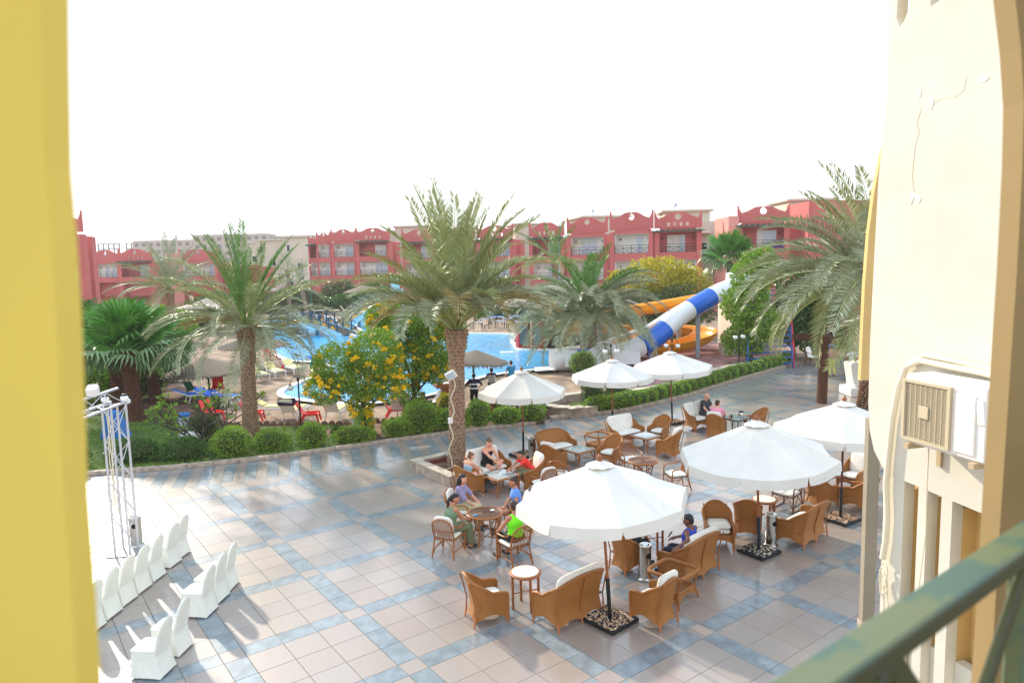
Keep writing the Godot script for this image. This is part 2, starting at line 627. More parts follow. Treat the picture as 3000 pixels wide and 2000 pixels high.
# a strip of width w on the left side of a line, as one outline
func strip(line: PackedVector2Array, w0: float, w1: float) -> PackedVector2Array:
	var a := PackedVector2Array()
	var b := PackedVector2Array()
	for k in line.size():
		var d := (line[mini(k + 1, line.size() - 1)] - line[maxi(k - 1, 0)]).normalized()
		var s := Vector2(d.y, -d.x)
		a.append(line[k] + s * w0)
		b.append(line[k] + s * w1)
	b.reverse()
	a.append_array(b)
	return a


func kerb_stones(called: String, line: PackedVector2Array, w: float, h: float, step: float, m: Material, parent: Node) -> void:
	var k := 0
	var left := step
	var p := line[0]
	var at := 1
	while at < line.size():
		var seg := line[at] - p
		if seg.length() < left:
			left -= seg.length()
			p = line[at]
			at += 1
			continue
		p += seg.normalized() * left
		left = step
		var d := seg.normalized()
		var s := Vector2(d.y, -d.x)
		var c := p - d * step * 0.5 + s * w * 0.5
		var b := Basis(Vector3(d.x, 0, d.y), Vector3.UP, Vector3(-d.y, 0, d.x))
		var mb := MB.new()
		mb.bbox(Vector3(0, 0, 0), Vector3(step - 0.008, h + rr(-0.004, 0.004), w), 0.012)
		part(called, mb, m, parent, Transform3D(b, v3(c, h * 0.5 + 0.001)))
		k += 1


func pool_outline() -> PackedVector2Array:
	return PackedVector2Array([Vector2(-11.75, -35.39), Vector2(-11.14, -33.96), Vector2(-9.86, -32.96), Vector2(-7.94, -31.92), Vector2(-6.36, -31.89), Vector2(-3.92, -33.74), Vector2(-1.74, -38.58), Vector2(1.24, -40.69), Vector2(2.81, -41.50), Vector2(3.45, -47.25), Vector2(3.12, -49.71), Vector2(0.65, -50.39), Vector2(0.07, -54.09), Vector2(-0.08, -56.24), Vector2(0.19, -60.65), Vector2(-1.81, -62.29), Vector2(-3.98, -63.11), Vector2(-6.37, -65.56), Vector2(-9.11, -72.28), Vector2(-11.66, -80.28), Vector2(-14.91, -83.19), Vector2(-17.28, -80.98), Vector2(-16.41, -74.24), Vector2(-14.11, -66.81), Vector2(-14.22, -63.43), Vector2(-15.82, -66.58), Vector2(-18.02, -71.97), Vector2(-19.64, -79.36), Vector2(-22.96, -87.75), Vector2(-27.84, -92.69), Vector2(-30.58, -90.11), Vector2(-28.86, -81.97), Vector2(-25.26, -69.19), Vector2(-22.02, -61.00), Vector2(-18.11, -52.81), Vector2(-15.15, -47.52), Vector2(-13.18, -46.37), Vector2(-11.54, -44.26), Vector2(-11.03, -41.44), Vector2(-11.38, -39.65), Vector2(-11.79, -36.46)])


func smooth_loop(p: PackedVector2Array, per := 3) -> PackedVector2Array:
	var out := PackedVector2Array()
	var n := p.size()
	for k in n:
		for q in per:
			out.append(p[k].cubic_interpolate(p[(k + 1) % n], p[(k + n - 1) % n], p[(k + 2) % n], float(q) / per))
	return out


func smooth_line(p: PackedVector2Array, per := 4) -> PackedVector2Array:
	var out := PackedVector2Array()
	for k in p.size() - 1:
		for q in per:
			out.append(p[k].cubic_interpolate(p[k + 1], p[maxi(k - 1, 0)], p[mini(k + 2, p.size() - 1)], float(q) / per))
	out.append(p[-1])
	return out


const GU := Vector2(1.32, 1.76)
const GV := Vector2(1.745, -1.309)
const G0 := Vector2(-6.98, -17.6)


func inside_view(p: Vector2) -> bool:
	var d := -p.y
	return d > 4.0 and absf(p.x) < d * 0.80 + 0.8 and d > 7.0


func setting() -> void:
	var land := MB.new()
	var ring := PackedVector2Array()
	for k in 48: ring.append(Vector2(cos(TAU * k / 48), sin(TAU * k / 48)) * 2600.0)
	land.plate(ring, -0.5, -0.03)
	struct("ground", land, M.sand)
	# garden lawn and bare soil behind the kerb
	var kl := kerb_line()
	var back := PackedVector2Array([Vector2(-2.60, -28.88), Vector2(-3.68, -28.61), Vector2(-4.85, -28.05), Vector2(-6.12, -27.82), Vector2(-6.98, -27.67), Vector2(-10.33, -27.91), Vector2(-11.99, -28.32), Vector2(-14.10, -31.58), Vector2(-17.55, -37.24), Vector2(-24, -44), Vector2(-44, -44)])
	var bed := PackedVector2Array()
	for p in strip(kl, 0.2, 0.25).slice(0, kl.size()): bed.append(p)
	bed.append(Vector2(1.0, -29.3))
	bed.append(Vector2(-1.24, -29.53))
	bed.append_array(back)
	var gm := MB.new()
	gm.plate(bed, -0.01, 0.06)
	struct("garden_soil", gm, M.soil)
	# lawn: everywhere but the bare patches
	var lawn := PackedVector2Array()
	for p in strip(kl.slice(0, 8), 0.24, 0.3).slice(0, 8): lawn.append(p)
	lawn.append_array(PackedVector2Array([Vector2(-5.6, -25.3), Vector2(-6.9, -25.6), Vector2(-7.4, -26.7), Vector2(-7.0, -27.4), Vector2(-9.5, -27.5), Vector2(-12.4, -27.9), Vector2(-14.6, -30.4), Vector2(-17.5, -32.0), Vector2(-24, -36), Vector2(-42, -40)]))
	var lm := MB.new()
	lm.plate(lawn, 0.03, 0.075)
	struct("lawn", lm, M.turf)
	grass("lawn_grass", lawn, 26000, 0.075, 0.06, "short green grass of the lawn between the clipped bushes and the pool paving")
	var kerb := thing("garden_kerb", "low pale stone kerb along the garden side of the marble plaza", "kerb")
	kerb_stones("kerb_stone", smooth_line(kl), 0.2, 0.13, 0.78, M.kerb, kerb)
	var kerb2 := thing("hedge_kerb", "low curved stone kerb in front of the long clipped hedge", "kerb")
	kerb_stones("kerb_stone", smooth_line(hedge_line()), 0.2, 0.15, 0.78, M.kerb, kerb2)
	# raised planting bed on the right with its seat wall
	var bed2 := PackedVector2Array()
	for p in strip(hedge_line(), 0.18, 0.2).slice(0, 8): bed2.append(p)
	var il := inner_line()
	il.reverse()
	bed2.append_array(il)
	var bm := MB.new()
	bm.plate(bed2, -0.01, 0.10)
	struct("planting_bed", bm, M.soil)
	var bl := MB.new()
	bl.plate(PackedVector2Array([Vector2(2.0, -28.5), Vector2(3.6, -29.0), Vector2(6, -30.8), Vector2(8, -32.8), Vector2(7.6, -33.0), Vector2(6.2, -31.85), Vector2(4.4, -31.5), Vector2(2.5, -30.5)]), 0.05, 0.115)
	struct("bed_lawn", bl, M.turf)
	grass("bed_grass", PackedVector2Array([Vector2(2.0, -28.5), Vector2(3.6, -29.0), Vector2(6, -30.8), Vector2(8, -32.8), Vector2(7.6, -33.0), Vector2(6.2, -31.85), Vector2(4.4, -31.5), Vector2(2.5, -30.5)]), 4000, 0.115, 0.06, "short grass in the raised bed behind the long clipped hedge")
	var sw := thing("seat_wall", "curved rendered seat wall with a pale stone top at the corner of the raised bed", "wall")
	var sline := smooth_line(PackedVector2Array([Vector2(0.75, -29.4), Vector2(1.15, -28.75), Vector2(1.75, -28.25), Vector2(2.6, -28.0), Vector2(3.5, -28.45)]), 4)
	var wb := MB.new()
	wb.plate(strip(sline, 0.05, 0.35), 0.0, 0.38)
	part("wall_body", wb, M.kerb, sw)
	kerb_stones("capstone", sline, 0.44, 0.06, 0.7, M.coping_stone, sw)
	for ch in sw.get_children():
		if ch.name.begins_with("capstone"): ch.position.y = 0.412
	var iw := thing("low_wall", "low curved stone wall with a flat top between the raised bed and the red paving", "wall")
	var ib := MB.new()
	ib.plate(strip(smooth_line(inner_line()), 0.0, 0.35), 0.0, 0.34)
	part("wall_body", ib, M.kerb, iw)
	kerb_stones("capstone", smooth_line(inner_line()), 0.44, 0.06, 0.9, M.coping_stone, iw)
	for ch in iw.get_children():
		if ch.name.begins_with("capstone"): ch.position.y = 0.372
	plaza()


func grass(called: String, area: PackedVector2Array, count: int, y: float, h: float, label: String) -> void:
	var lo := area[0]
	var hi := area[0]
	for p in area:
		lo = lo.min(p)
		hi = hi.max(p)
	lo.x = maxf(lo.x, -19.0)
	var mb := MB.new()
	for k in 5:
		var a := rr(0, TAU)
		var d := Vector3(cos(a), 0, sin(a))
		var o := Vector3(rr(-0.02, 0.02), 0, rr(-0.02, 0.02))
		mb.tri(o - d * 0.006, o + d * 0.006, o + Vector3(rr(-0.03, 0.03), h * rr(0.7, 1.3), rr(-0.03, 0.03)))
	var at := []
	var cs := PackedColorArray()
	var clump := FastNoiseLite.new()
	clump.seed = 3
	clump.frequency = 0.35
	for k in count:
		var p := Vector2(rr(lo.x, hi.x), rr(lo.y, hi.y))
		if not Geometry2D.is_point_in_polygon(p, area): continue
		var q := clump.get_noise_2d(p.x, p.y)
		if q < rr(-0.6, -0.1): continue
		at.append(Transform3D(Basis(Vector3.UP, rr(0, TAU)).scaled(Vector3.ONE * rr(0.8, 1.7)), v3(p, y)))
		var g := rr(0.7, 1.15)
		cs.append(Color(g * rr(0.85, 1.25), g, g * 0.8))
	tag(many(called, mb.mesh(), M.grass_blade, at, null, cs), label, "grass")


func tile_mesh(poly: PackedVector2Array, mb: MB, y: float) -> void:
	# the paving stone: a top face with a narrow bevel and short sides
	if poly.size() < 3: return
	var c := Vector2.ZERO
	for p in poly: c += p
	c /= poly.size()
	var up := PackedVector2Array()
	for p in poly: up.append(p - (p - c).normalized() * 0.006)
	var area := 0.0
	for k in poly.size(): area += poly[k].cross(poly[(k + 1) % poly.size()])
	var n := poly.size()
	var tilt := Vector2(rr(-1, 1), rr(-1, 1)) * 0.0007
	var hh := func(p: Vector2) -> float: return y + tilt.dot(p - c)
	for k in range(1, n - 1):
		var a := up[0]
		var b := up[k]
		var d := up[k + 1]
		if area > 0: mb.tri(v3(a, hh.call(a)), v3(d, hh.call(d)), v3(b, hh.call(b)))
		else: mb.tri(v3(a, hh.call(a)), v3(b, hh.call(b)), v3(d, hh.call(d)))
	for k in n:
		var k2 := (k + 1) % n
		var a := v3(poly[k], y - 0.008)
		var b := v3(poly[k2], y - 0.008)
		if area > 0: mb.quad(b, a, v3(up[k], hh.call(up[k])), v3(up[k2], hh.call(up[k2])))
		else: mb.quad(a, b, v3(up[k2], hh.call(up[k2])), v3(up[k], hh.call(up[k])))


func plaza() -> void:
	var kl := smooth_line(kerb_line(), 2)
	var hl := hedge_line()
	var edge := PackedVector2Array()
	for p in kl: edge.append(p)
	for p in hl: edge.append(p)
	edge.append_array(PackedVector2Array([Vector2(22, -44), Vector2(30, -60), Vector2(60, -60), Vector2(60, 8), Vector2(-40, 8)]))
	var floor_ := MB.new()
	floor_.plate(edge, -0.02, -0.006)
	var pl := struct("plaza", floor_, M.grout)
	# the paved field ends where the border of stripes begins
	var inner := PackedVector2Array([Vector2(-40, -17.0)])
	for p in strip(kl, -2.15, -2.2).slice(0, kl.size()):
		if p.x > -30: inner.append(p)
	inner.append_array(PackedVector2Array([Vector2(2.5, -26.0), Vector2(4.2, -26.9), Vector2(6.5, -28.6), Vector2(9, -31), Vector2(12, -34), Vector2(18, -40), Vector2(30, -56), Vector2(58, -56), Vector2(58, 6), Vector2(-40, 6)]))
	var small := [M.tile_pink, M.tile_pink_pale, M.tile_pink_warm]
	var blues := [M.tile_blue, M.tile_blue_dark, M.tile_blue_pale]
	var list := []
	var w := 0.165
	for gi in range(-14, 12):
		for gj in range(-8, 16):
			var o := G0 + GU * gi + GV * gj
			if not inside_view(o + (GU + GV) * 0.5): continue
			var put_tile := func(u0: float, u1: float, q0: float, q1: float, set_: int) -> void:
				var g := 0.0013
				var poly := PackedVector2Array([o + GU * (u0 + g) + GV * (q0 + g), o + GU * (u1 - g) + GV * (q0 + g), o + GU * (u1 - g) + GV * (q1 - g), o + GU * (u0 + g) + GV * (q1 - g)])
				for piece in Geometry2D.intersect_polygons(poly, inner):
					if piece.size() > 2: list.append([piece, set_, rng.randi() % 3, (piece[0] + piece[1]) * 0.5])
			var b := w * 0.5
			put_tile.call(-b, b, -b, b, 0)
			for k in 3:
				var s0 := b + (1.0 - w) * k / 3.0
				var s1 := b + (1.0 - w) * (k + 1) / 3.0
				put_tile.call(s0, s1, -b, b, 1)
				put_tile.call(-b, b, s0, s1, 1)
				for m in 3:
					put_tile.call(s0, s1, b + (1.0 - w) * m / 3.0, b + (1.0 - w) * (m + 1) / 3.0, 0)
	# the border: stripes of blue and pink stone square to the kerb
	var border := Geometry2D.clip_polygons(edge, inner)
	var sd := Vector2(-0.288, -0.957)
	var sn := Vector2(0.957, -0.288)
	for k in range(-60, 90):
		var c := Vector2(-8.5, -21.6) + sn * 0.33 * k
		for q in 2:
			var poly := PackedVector2Array([c - sd * 4 + sn * 0.004, c + sn * 0.326 - sd * 4, c + sn * 0.326 + sd * 20, c + sn * 0.004 + sd * 20])
			if q == 0:
				for bp in border:
					for piece in Geometry2D.intersect_polygons(poly, bp):
						var cc := (piece[0] + piece[1]) * 0.5
						if piece.size() > 2 and inside_view(cc): list.append([piece, 1 if posmod(k, 2) == 0 else 0, rng.randi() % 3, cc])
	list.sort_custom(func(a, b): return (a[3] as Vector2).length_squared() < (b[3] as Vector2).length_squared())
	var rest := {}
	for k in list.size():
		var t: Array = list[k]
		var m: Material = (blues if t[1] == 1 else small)[t[2]]
		if k < 298:
			var mb := MB.new()
			tile_mesh(t[0], mb, 0.004 + rr(-0.0006, 0.0006))
			part("blue_tile" if t[1] == 1 else "pink_tile", mb, m, pl)
		else:
			if not rest.has(m): rest[m] = [MB.new(), "blue_paving" if t[1] == 1 else "pink_paving"]
			tile_mesh(t[0], rest[m][0], 0.004 + rr(-0.0006, 0.0006))
	for m in rest:
		part(rest[m][1], rest[m][0], m, pl).set_meta("kind", "stuff")


func pool() -> void:
	var wl := smooth_loop(pool_outline(), 3)
	var water := MB.new()
	water.plate(wl, -0.02, 0.02)
	struct("pool_water", water, M.pool_water)
	var outer := PackedVector2Array([Vector2(-10.33, -27.91), Vector2(-6.98, -27.67), Vector2(-6.12, -27.82), Vector2(-4.85, -28.05), Vector2(-3.68, -28.61), Vector2(-2.60, -28.88), Vector2(-1.24, -29.53), Vector2(0.3, -29.0), Vector2(1.23, -27.25), Vector2(1.45, -27.6), Vector2(0.75, -29.4), Vector2(2.3, -30.8), Vector2(4.4, -31.75), Vector2(6.26, -32.08), Vector2(8.23, -33.66), Vector2(10.61, -36.74), Vector2(13.6, -39.4), Vector2(18, -44), Vector2(20, -52), Vector2(15.65, -58), Vector2(9.37, -70), Vector2(4.91, -78), Vector2(-3.69, -86), Vector2(-16.92, -100), Vector2(-32.05, -103), Vector2(-40.20, -98.54), Vector2(-27.95, -62), Vector2(-18.29, -39.50), Vector2(-15.00, -31.69), Vector2(-11.94, -28.20)])
	# cut the deck open along a hair-thin slit so that the pool can be left out of it
	var hole := smooth_loop(pool_outline(), 3)
	var s := 0
	for k in hole.size():
		if hole[k].y > hole[s].y: s = k
	var o := 2
	var poly := PackedVector2Array()
	for k in outer.size() + 1: poly.append(outer[(o + k) % outer.size()] + (Vector2(0.002, 0) if k == outer.size() else Vector2.ZERO))
	var area_o := 0.0
	var area_h := 0.0
	for k in outer.size(): area_o += outer[k].cross(outer[(k + 1) % outer.size()])
	for k in hole.size(): area_h += hole[k].cross(hole[(k + 1) % hole.size()])
	var same := area_o * area_h > 0
	for k in hole.size() + 1:
		var q := posmod(s + (-k if same else k), hole.size())
		poly.append(hole[q] + (Vector2(-0.002, 0) if k == hole.size() else Vector2.ZERO))
	var deck := MB.new()
	deck.plate(poly, -0.02, 0.085)
	struct("pool_deck", deck, M.deck_pink)
	var cop := thing("pool_coping", "smooth white coping that runs round the edge of the swimming pool", "pool edge")
	var cm := MB.new()
	var rows := []
	var turned := 0.0
	for k in hole.size(): turned += hole[k].cross(hole[(k + 1) % hole.size()])
	for prof in [Vector2(-0.06, 0.0), Vector2(-0.06, 0.10), Vector2(-0.02, 0.125), Vector2(0.26, 0.125), Vector2(0.29, 0.09)]:
		var row := PackedVector3Array()
		for k in hole.size():
			var d := (hole[(k + 1) % hole.size()] - hole[posmod(k - 1, hole.size())]).normalized()
			var side := Vector2(d.y, -d.x) * (-1.0 if turned < 0 else 1.0)
			row.append(v3(hole[k] + side * prof.x, prof.y))
		rows.append(row)
	cm.sheet(rows, true, 1, 1, turned < 0)
	part("coping", cm, M.white_edge, cop)
	# red paving by the slides
	var rp := MB.new()
	rp.plate(PackedVector2Array([Vector2(4.6, -40), Vector2(6.4, -34.6), Vector2(8.0, -34.2), Vector2(10.2, -37.0), Vector2(13.2, -40), Vector2(17.5, -44.5), Vector2(19, -51), Vector2(12, -52), Vector2(5.5, -48)]), 0.05, 0.092)
	struct("red_paving", rp, M.deck_red)
	# hills far behind
	for k in 3:
		var mb := MB.new()
		var poly2 := PackedVector2Array()
		var nz := FastNoiseLite.new()
		nz.seed = 40 + k
		nz.frequency = 0.006
		nz.fractal_octaves = 5
		var dist: float = [520.0, 640.0, 800.0][k]
		var x0 = -dist * [0.66, 0.55, 0.48][k]
		var x1 = -dist * [0.28, 0.22, 0.16][k]
		var rows2 := []
		for r in 7:
			var row := PackedVector3Array()
			for q in 61:
				var f := q / 60.0
				var x := lerpf(x0, x1, f)
				var top: float = dist * (0.046 + 0.006 * k) * sin(PI * f) ** 0.7 * (0.75 + 0.5 * nz.get_noise_1d(x * 700.0 / dist + 90))
				var rise: float = [0.0, 0.35, 0.62, 0.85, 1.0, 0.6, 0.0][r]
				row.append(Vector3(x, -1.0 + top * rise * (1.0 + 0.25 * nz.get_noise_2d(x * 2, r * 120)), -dist - r * dist * 0.03))
			rows2.append(row)
		mb.sheet(rows2)
		struct("mountain", mb, M.mountain)


# ---------------------------------------------------------------- palms, shrubs and trees
func frond_mesh(len_: float, droop: float, pairs: int, leaf: float, wide: float, vee: float, ragged: float, bare := 0.2) -> ArrayMesh:
	var mb := MB.new()
	mb.tinted = true
	var line := []
	var dirs := []
	var p := Vector3.ZERO
	var n := 16
	var side_bend := rr(-0.25, 0.25)
	for k in n + 1:
		var t := float(k) / n
		var th := -droop * pow(t, 1.5)
		var d := Vector3(side_bend * t * 0.5, sin(th), cos(th)).normalized()
		line.append(p)
		dirs.append(d)
		p += d * len_ / n
	mb.col = Color(1.35, 1.2, 0.72)
	var rad := []
	for k in n + 1: rad.append(lerpf(0.034, 0.006, pow(float(k) / n, 0.7)) * len_ / 4.0)
	mb.tube(line, rad, 4, false)
	for k in pairs:
		var t := lerpf(bare, 0.995, (k + rr(-0.3, 0.3)) / pairs)
		var f := clampf(t, 0, 0.999) * n
		var q := int(f)
		var at: Vector3 = line[q].lerp(line[q + 1], f - q)
		var d: Vector3 = dirs[q]
		var x := d.cross(Vector3.UP).normalized()
		if x.length() < 0.5: x = Vector3.RIGHT
		var up := x.cross(d).normalized()
		for s in [-1.0, 1.0]:
			if rng.randf() < ragged * 0.3: continue
			var l := leaf * (0.55 + 0.55 * sin(PI * clampf(t * 0.86 + 0.16, 0, 1))) * rr(0.82, 1.12)
			if t > 0.9: l *= 0.8
			var fw := lerpf(0.5, 1.15, t) + rr(-0.2, 0.2) * (1.0 + ragged)
			var dir = (x * s + d * fw + up * (vee + rr(-0.22, 0.22))).normalized()
			var tip = at + dir * l - Vector3.UP * l * rr(0.02, 0.16)
			var mid = at + dir * l * 0.4
			var wv = dir.cross(up).normalized() * wide * rr(0.8, 1.15)
			wv = (wv + up * rr(-0.5, 0.5) * wide).normalized() * wv.length()
			var g := rr(0.78, 1.14)
			mb.col = Color(g * rr(0.95, 1.1), g, g * rr(0.85, 1.0))
			mb.tri(at, mid + wv, tip)
			mb.tri(at, tip, mid - wv)
	return mb.mesh()


func palm_trunk(parent: Node, top: Vector3, r0: float, r1: float, m: Material, stub_m: Material, rings: int, head := 0.0, bend := Vector3.ZERO) -> void:
	var line := []
	var rad := []
	var n := maxi(8, rings)
	for k in n + 1:
		var t := float(k) / n
		line.append(top * t + bend * sin(PI * t))
		var r := lerpf(r0, r1, pow(t, 0.6))
		if t < 0.12: r += (0.12 - t) * r0 * 2.2
		if head > 0 and t > 0.8: r += (t - 0.8) / 0.2 * head
		rad.append(r * rr(0.97, 1.03))
	var mb := MB.new()
	mb.tube(line, rad, 16)
	part("trunk", mb, m, parent)
	# the cut ends of old leaves, set in spirals
	var sb := MB.new()
	var total := 0.0
	for k in n: total += (line[k + 1] - line[k]).length()
	var rows := int(total / 0.11)
	for k in rows:
		var t := (k + 0.5) / rows
		var f := t * n
		var q := mini(int(f), n - 1)
		var c: Vector3 = line[q].lerp(line[q + 1], f - q)
		var r: float = lerpf(rad[q], rad[q + 1], f - q)
		var cnt := maxi(7, int(r * 40))
		for s in cnt:
			var a := TAU * (s + (k % 2) * 0.5) / cnt + rr(-0.14, 0.14)
			var o := Vector3(cos(a), 0, sin(a))
			var tan := Vector3(-sin(a), 0, cos(a))
			var w := r * 2.6 / cnt
			var out := 0.012 + rr(0, 0.034) + (head * 0.35 * maxf(0, (t - 0.82) / 0.18))
			var h := 0.075 * rr(0.5, 1.4)
			var b := c + o * (r - 0.012)
			var tip := c + o * (r + out) + Vector3.UP * h * 0.75
			var l := b - tan * w + Vector3.UP * rr(0, 0.015)
			var rt := b + tan * w
			var lo := b - Vector3.UP * h * 0.7
			sb.tri(lo, l, tip)
			sb.tri(lo, tip, rt)
			sb.tri(l, b + Vector3.UP * h, tip)
			sb.tri(b + Vector3.UP * h, rt, tip)
	part("leaf_scars", sb, stub_m, parent).set_meta("kind", "stuff")


# groups: [count, elevation low, elevation high, droop, length factor, material]
func date_palm(called: String, label: String, at: Vector3, top: Vector3, r0: float, r1: float, len_: float, sets: Array, bark: String, group := "palms round the pool", head := 0.1, leaf := 0.42, bare := 0.2) -> Node3D:
	var t := thing(called, label, "palm tree", at, 0.0, group)
	palm_trunk(t, top, r0, r1, M[bark], M.bark_stub, 14, head)
	var turn := rr(0, TAU)
	for s in sets:
		var kinds := []
		for k in 3: kinds.append(frond_mesh(len_ * s[4], s[3] * rr(0.85, 1.15), int(74 * clampf(len_ / 3.5, 0.7, 1.25)), leaf * len_ / 4.0, 0.0145 * len_ / 4.0, 0.5, 0.5 if s[5] == "frond_dry" else 0.15, bare))
		for k in s[0]:
			turn += 2.39996
			var el: float = deg_to_rad(lerpf(s[1], s[2], rng.randf()))
			var b := Basis(Vector3.UP, turn + rr(-0.2, 0.2)) * Basis(Vector3.RIGHT, -el) * Basis(Vector3.BACK, rr(-0.5, 0.5))
			b = b.scaled_local(Vector3.ONE * rr(0.85, 1.08))
			var o := b * Vector3.FORWARD * -0.08
			put("frond", kinds[k % 3], M[s[5]], t, Transform3D(b, top + Vector3(0, -0.05 + rr(-0.12, 0.15), 0) + o))
	return t


func fan_mesh(pet: float, r: float, rays: int, sag: float) -> ArrayMesh:
	var mb := MB.new()
	mb.tinted = true
	var line := [Vector3.ZERO, Vector3(0, 0.02, pet * 0.5), Vector3(0, -0.04 * pet, pet)]
	mb.col = Color(1.5, 1.3, 0.7)
	mb.tube(line, [0.03, 0.02, 0.014], 4, false)
	var c: Vector3 = line[2]
	for k in rays:
		var a := lerpf(-2.35, 2.35, (k + 0.5) / rays)
		var d := Vector3(sin(a), 0.12 * cos(a * 2), cos(a) * 0.95).normalized()
		var d2 := Vector3(sin(a + 2.35 / rays * 1.9), 0, cos(a + 2.35 / rays * 1.9) * 0.95).normalized()
		var l := r * (0.82 + 0.2 * cos(a * 0.7)) * rr(0.92, 1.06)
		var s := (d2 - d).normalized() * l * 0.55 * (4.7 / rays) * 0.55
		var mid := c + d * l * 0.55 + Vector3(0, 0.03, 0)
		var far := c + d * l * 0.8 + Vector3(0, -sag * l * 0.12, 0)
		var tip := c + d * l * 0.97 + Vector3(rr(-0.05, 0.05), -sag * l * rr(0.25, 0.5), 0)
		var g := rr(0.8, 1.15)
		mb.col = Color(g, g * rr(0.97, 1.04), g * 0.9)
		mb.tri(c, mid + s, mid)
		mb.tri(c, mid, mid - s)
		mb.quad(mid + s, far + s * 0.55, far, mid)
		mb.quad(mid, far, far - s * 0.55, mid - s)
		mb.tri(far + s * 0.55, tip, far - s * 0.55)
	return mb.mesh()


func fan_palm(label: String, at: Vector3, top: Vector3, r0: float, leaves: int, size: float, group := "fan palms at the left of the garden") -> Node3D:
	var t := thing("fan_palm", label, "palm tree", at, 0.0, group)
	palm_trunk(t, top, r0, r0 * 0.8, M.bark_fan, M.bark_fan, 10, 0.06)
	var kinds := []
	for k in 4: kinds.append(fan_mesh(size * rr(0.75, 1.0), size * rr(0.85, 1.0), 26, [0.25, 0.5, 0.9, 1.3][k]))
	var turn := rr(0, TAU)
	for k in leaves:
		turn += 2.39996
		var f := float(k) / leaves
		var el := deg_to_rad(lerpf(80, -16, f) + rr(-10, 10))
		var b := Basis(Vector3.UP, turn) * Basis(Vector3.RIGHT, -el) * Basis(Vector3.BACK, rr(-0.3, 0.3))
		put("fan_leaf", kinds[clampi(int(f * 4), 0, 3)], M.fan_green if f < 0.62 else M.fan_old, t, Transform3D(b.scaled_local(Vector3.ONE * rr(0.85, 1.1)), top))
	return t


var leaf_shapes := {}


func leaf_shape(l: float, w: float, fold: float) -> ArrayMesh:
	var key := "%.3f/%.3f" % [l, w]
	if leaf_shapes.has(key): return leaf_shapes[key]
	var mb := MB.new()
	var a := Vector3.ZERO
	var b := Vector3(0, 0, l)
	var m := Vector3(0, fold * w, l * 0.45)
	mb.tri(a, Vector3(w, 0.4 * w, l * 0.45), m)
	mb.tri(m, Vector3(w, 0.4 * w, l * 0.45), b)
	mb.tri(a, m, Vector3(-w, 0.4 * w, l * 0.45))
	mb.tri(m, b, Vector3(-w, 0.4 * w, l * 0.45))
	leaf_shapes[key] = mb.mesh()
	return leaf_shapes[key]


# transforms of leaves spread through a lump; most sit near its skin and face outwards
func lump(at: Array, cs: PackedColorArray, c: Vector3, r: Vector3, count: int, deep := 0.35, rough := 0.12, floor_y := -1e9) -> void:
	var nz := FastNoiseLite.new()
	nz.seed = rng.randi() % 1000
	nz.frequency = 0.9
	for k in count:
		var d := Vector3(rr(-1, 1), rr(-1, 1), rr(-1, 1))
		if d.length() < 0.05 or d.length() > 1: continue
		d = d.normalized()
		var f := 1.0 - deep * rng.randf() * rng.randf()
		f *= 1.0 + rough * 2.0 * nz.get_noise_3d(d.x * 1.6 + c.x, d.y * 1.6 + c.y, d.z * 1.6 + c.z)
		var p := c + Vector3(d.x * r.x, d.y * r.y, d.z * r.z) * f
		if p.y < floor_y: continue
		var out := (d + Vector3(rr(-1, 1), rr(-0.7, 1.1), rr(-1, 1)) * 0.8).normalized()
		var up := Vector3(rr(-1, 1), rr(-1, 1), rr(-1, 1)).normalized()
		var x := up.cross(out).normalized()
		var b := Basis(x, out.cross(x), out).scaled_local(Vector3.ONE * rr(0.7, 1.25))
		at.append(Transform3D(b, p))
		var patch := 1.0 + 0.35 * nz.get_noise_3d(p.x * 2.2, p.y * 2.2, p.z * 2.2)
		var g := rr(0.75, 1.2) * patch
		cs.append(Color(g * rr(0.88, 1.15), g, g * rr(0.8, 1.0)))


# a clipped bush: leaves all round a twiggy heart, on a short stem
func clipped_bush(label: String, at: Vector3, r: Vector3, m := "leaf_green", called := "clipped_bush", turn := 0.0, dens := 1.0) -> Node3D:
	var t := thing(called, label, "bush", at, turn, "clipped bushes in the garden")
	var cs := PackedColorArray()
	var tr := []
	var area := (r.x * r.y + r.y * r.z + r.x * r.z) * 4.2
	lump(tr, cs, Vector3(0, r.y * 0.95, 0), r, int(area * 1500 * dens), 0.4, 0.13, 0.02)
	many("foliage", leaf_shape(0.07, 0.02, 0.5), M[m], tr, t, cs)
	var heart := MB.new()
	heart.ell(Vector3(0, r.y * 0.95, 0), r * 0.8, 12, 8)
	part("twigs", heart, M.twig_green, t)
	var st := MB.new()
	for k in 4: st.tube([Vector3(rr(-0.1, 0.1), 0, rr(-0.1, 0.1)), Vector3(rr(-0.4, 0.4) * r.x, r.y * 0.7, rr(-0.4, 0.4) * r.z)], [0.03, 0.015], 5)
	part("stem", st, M.bark_grey, t)
	return t


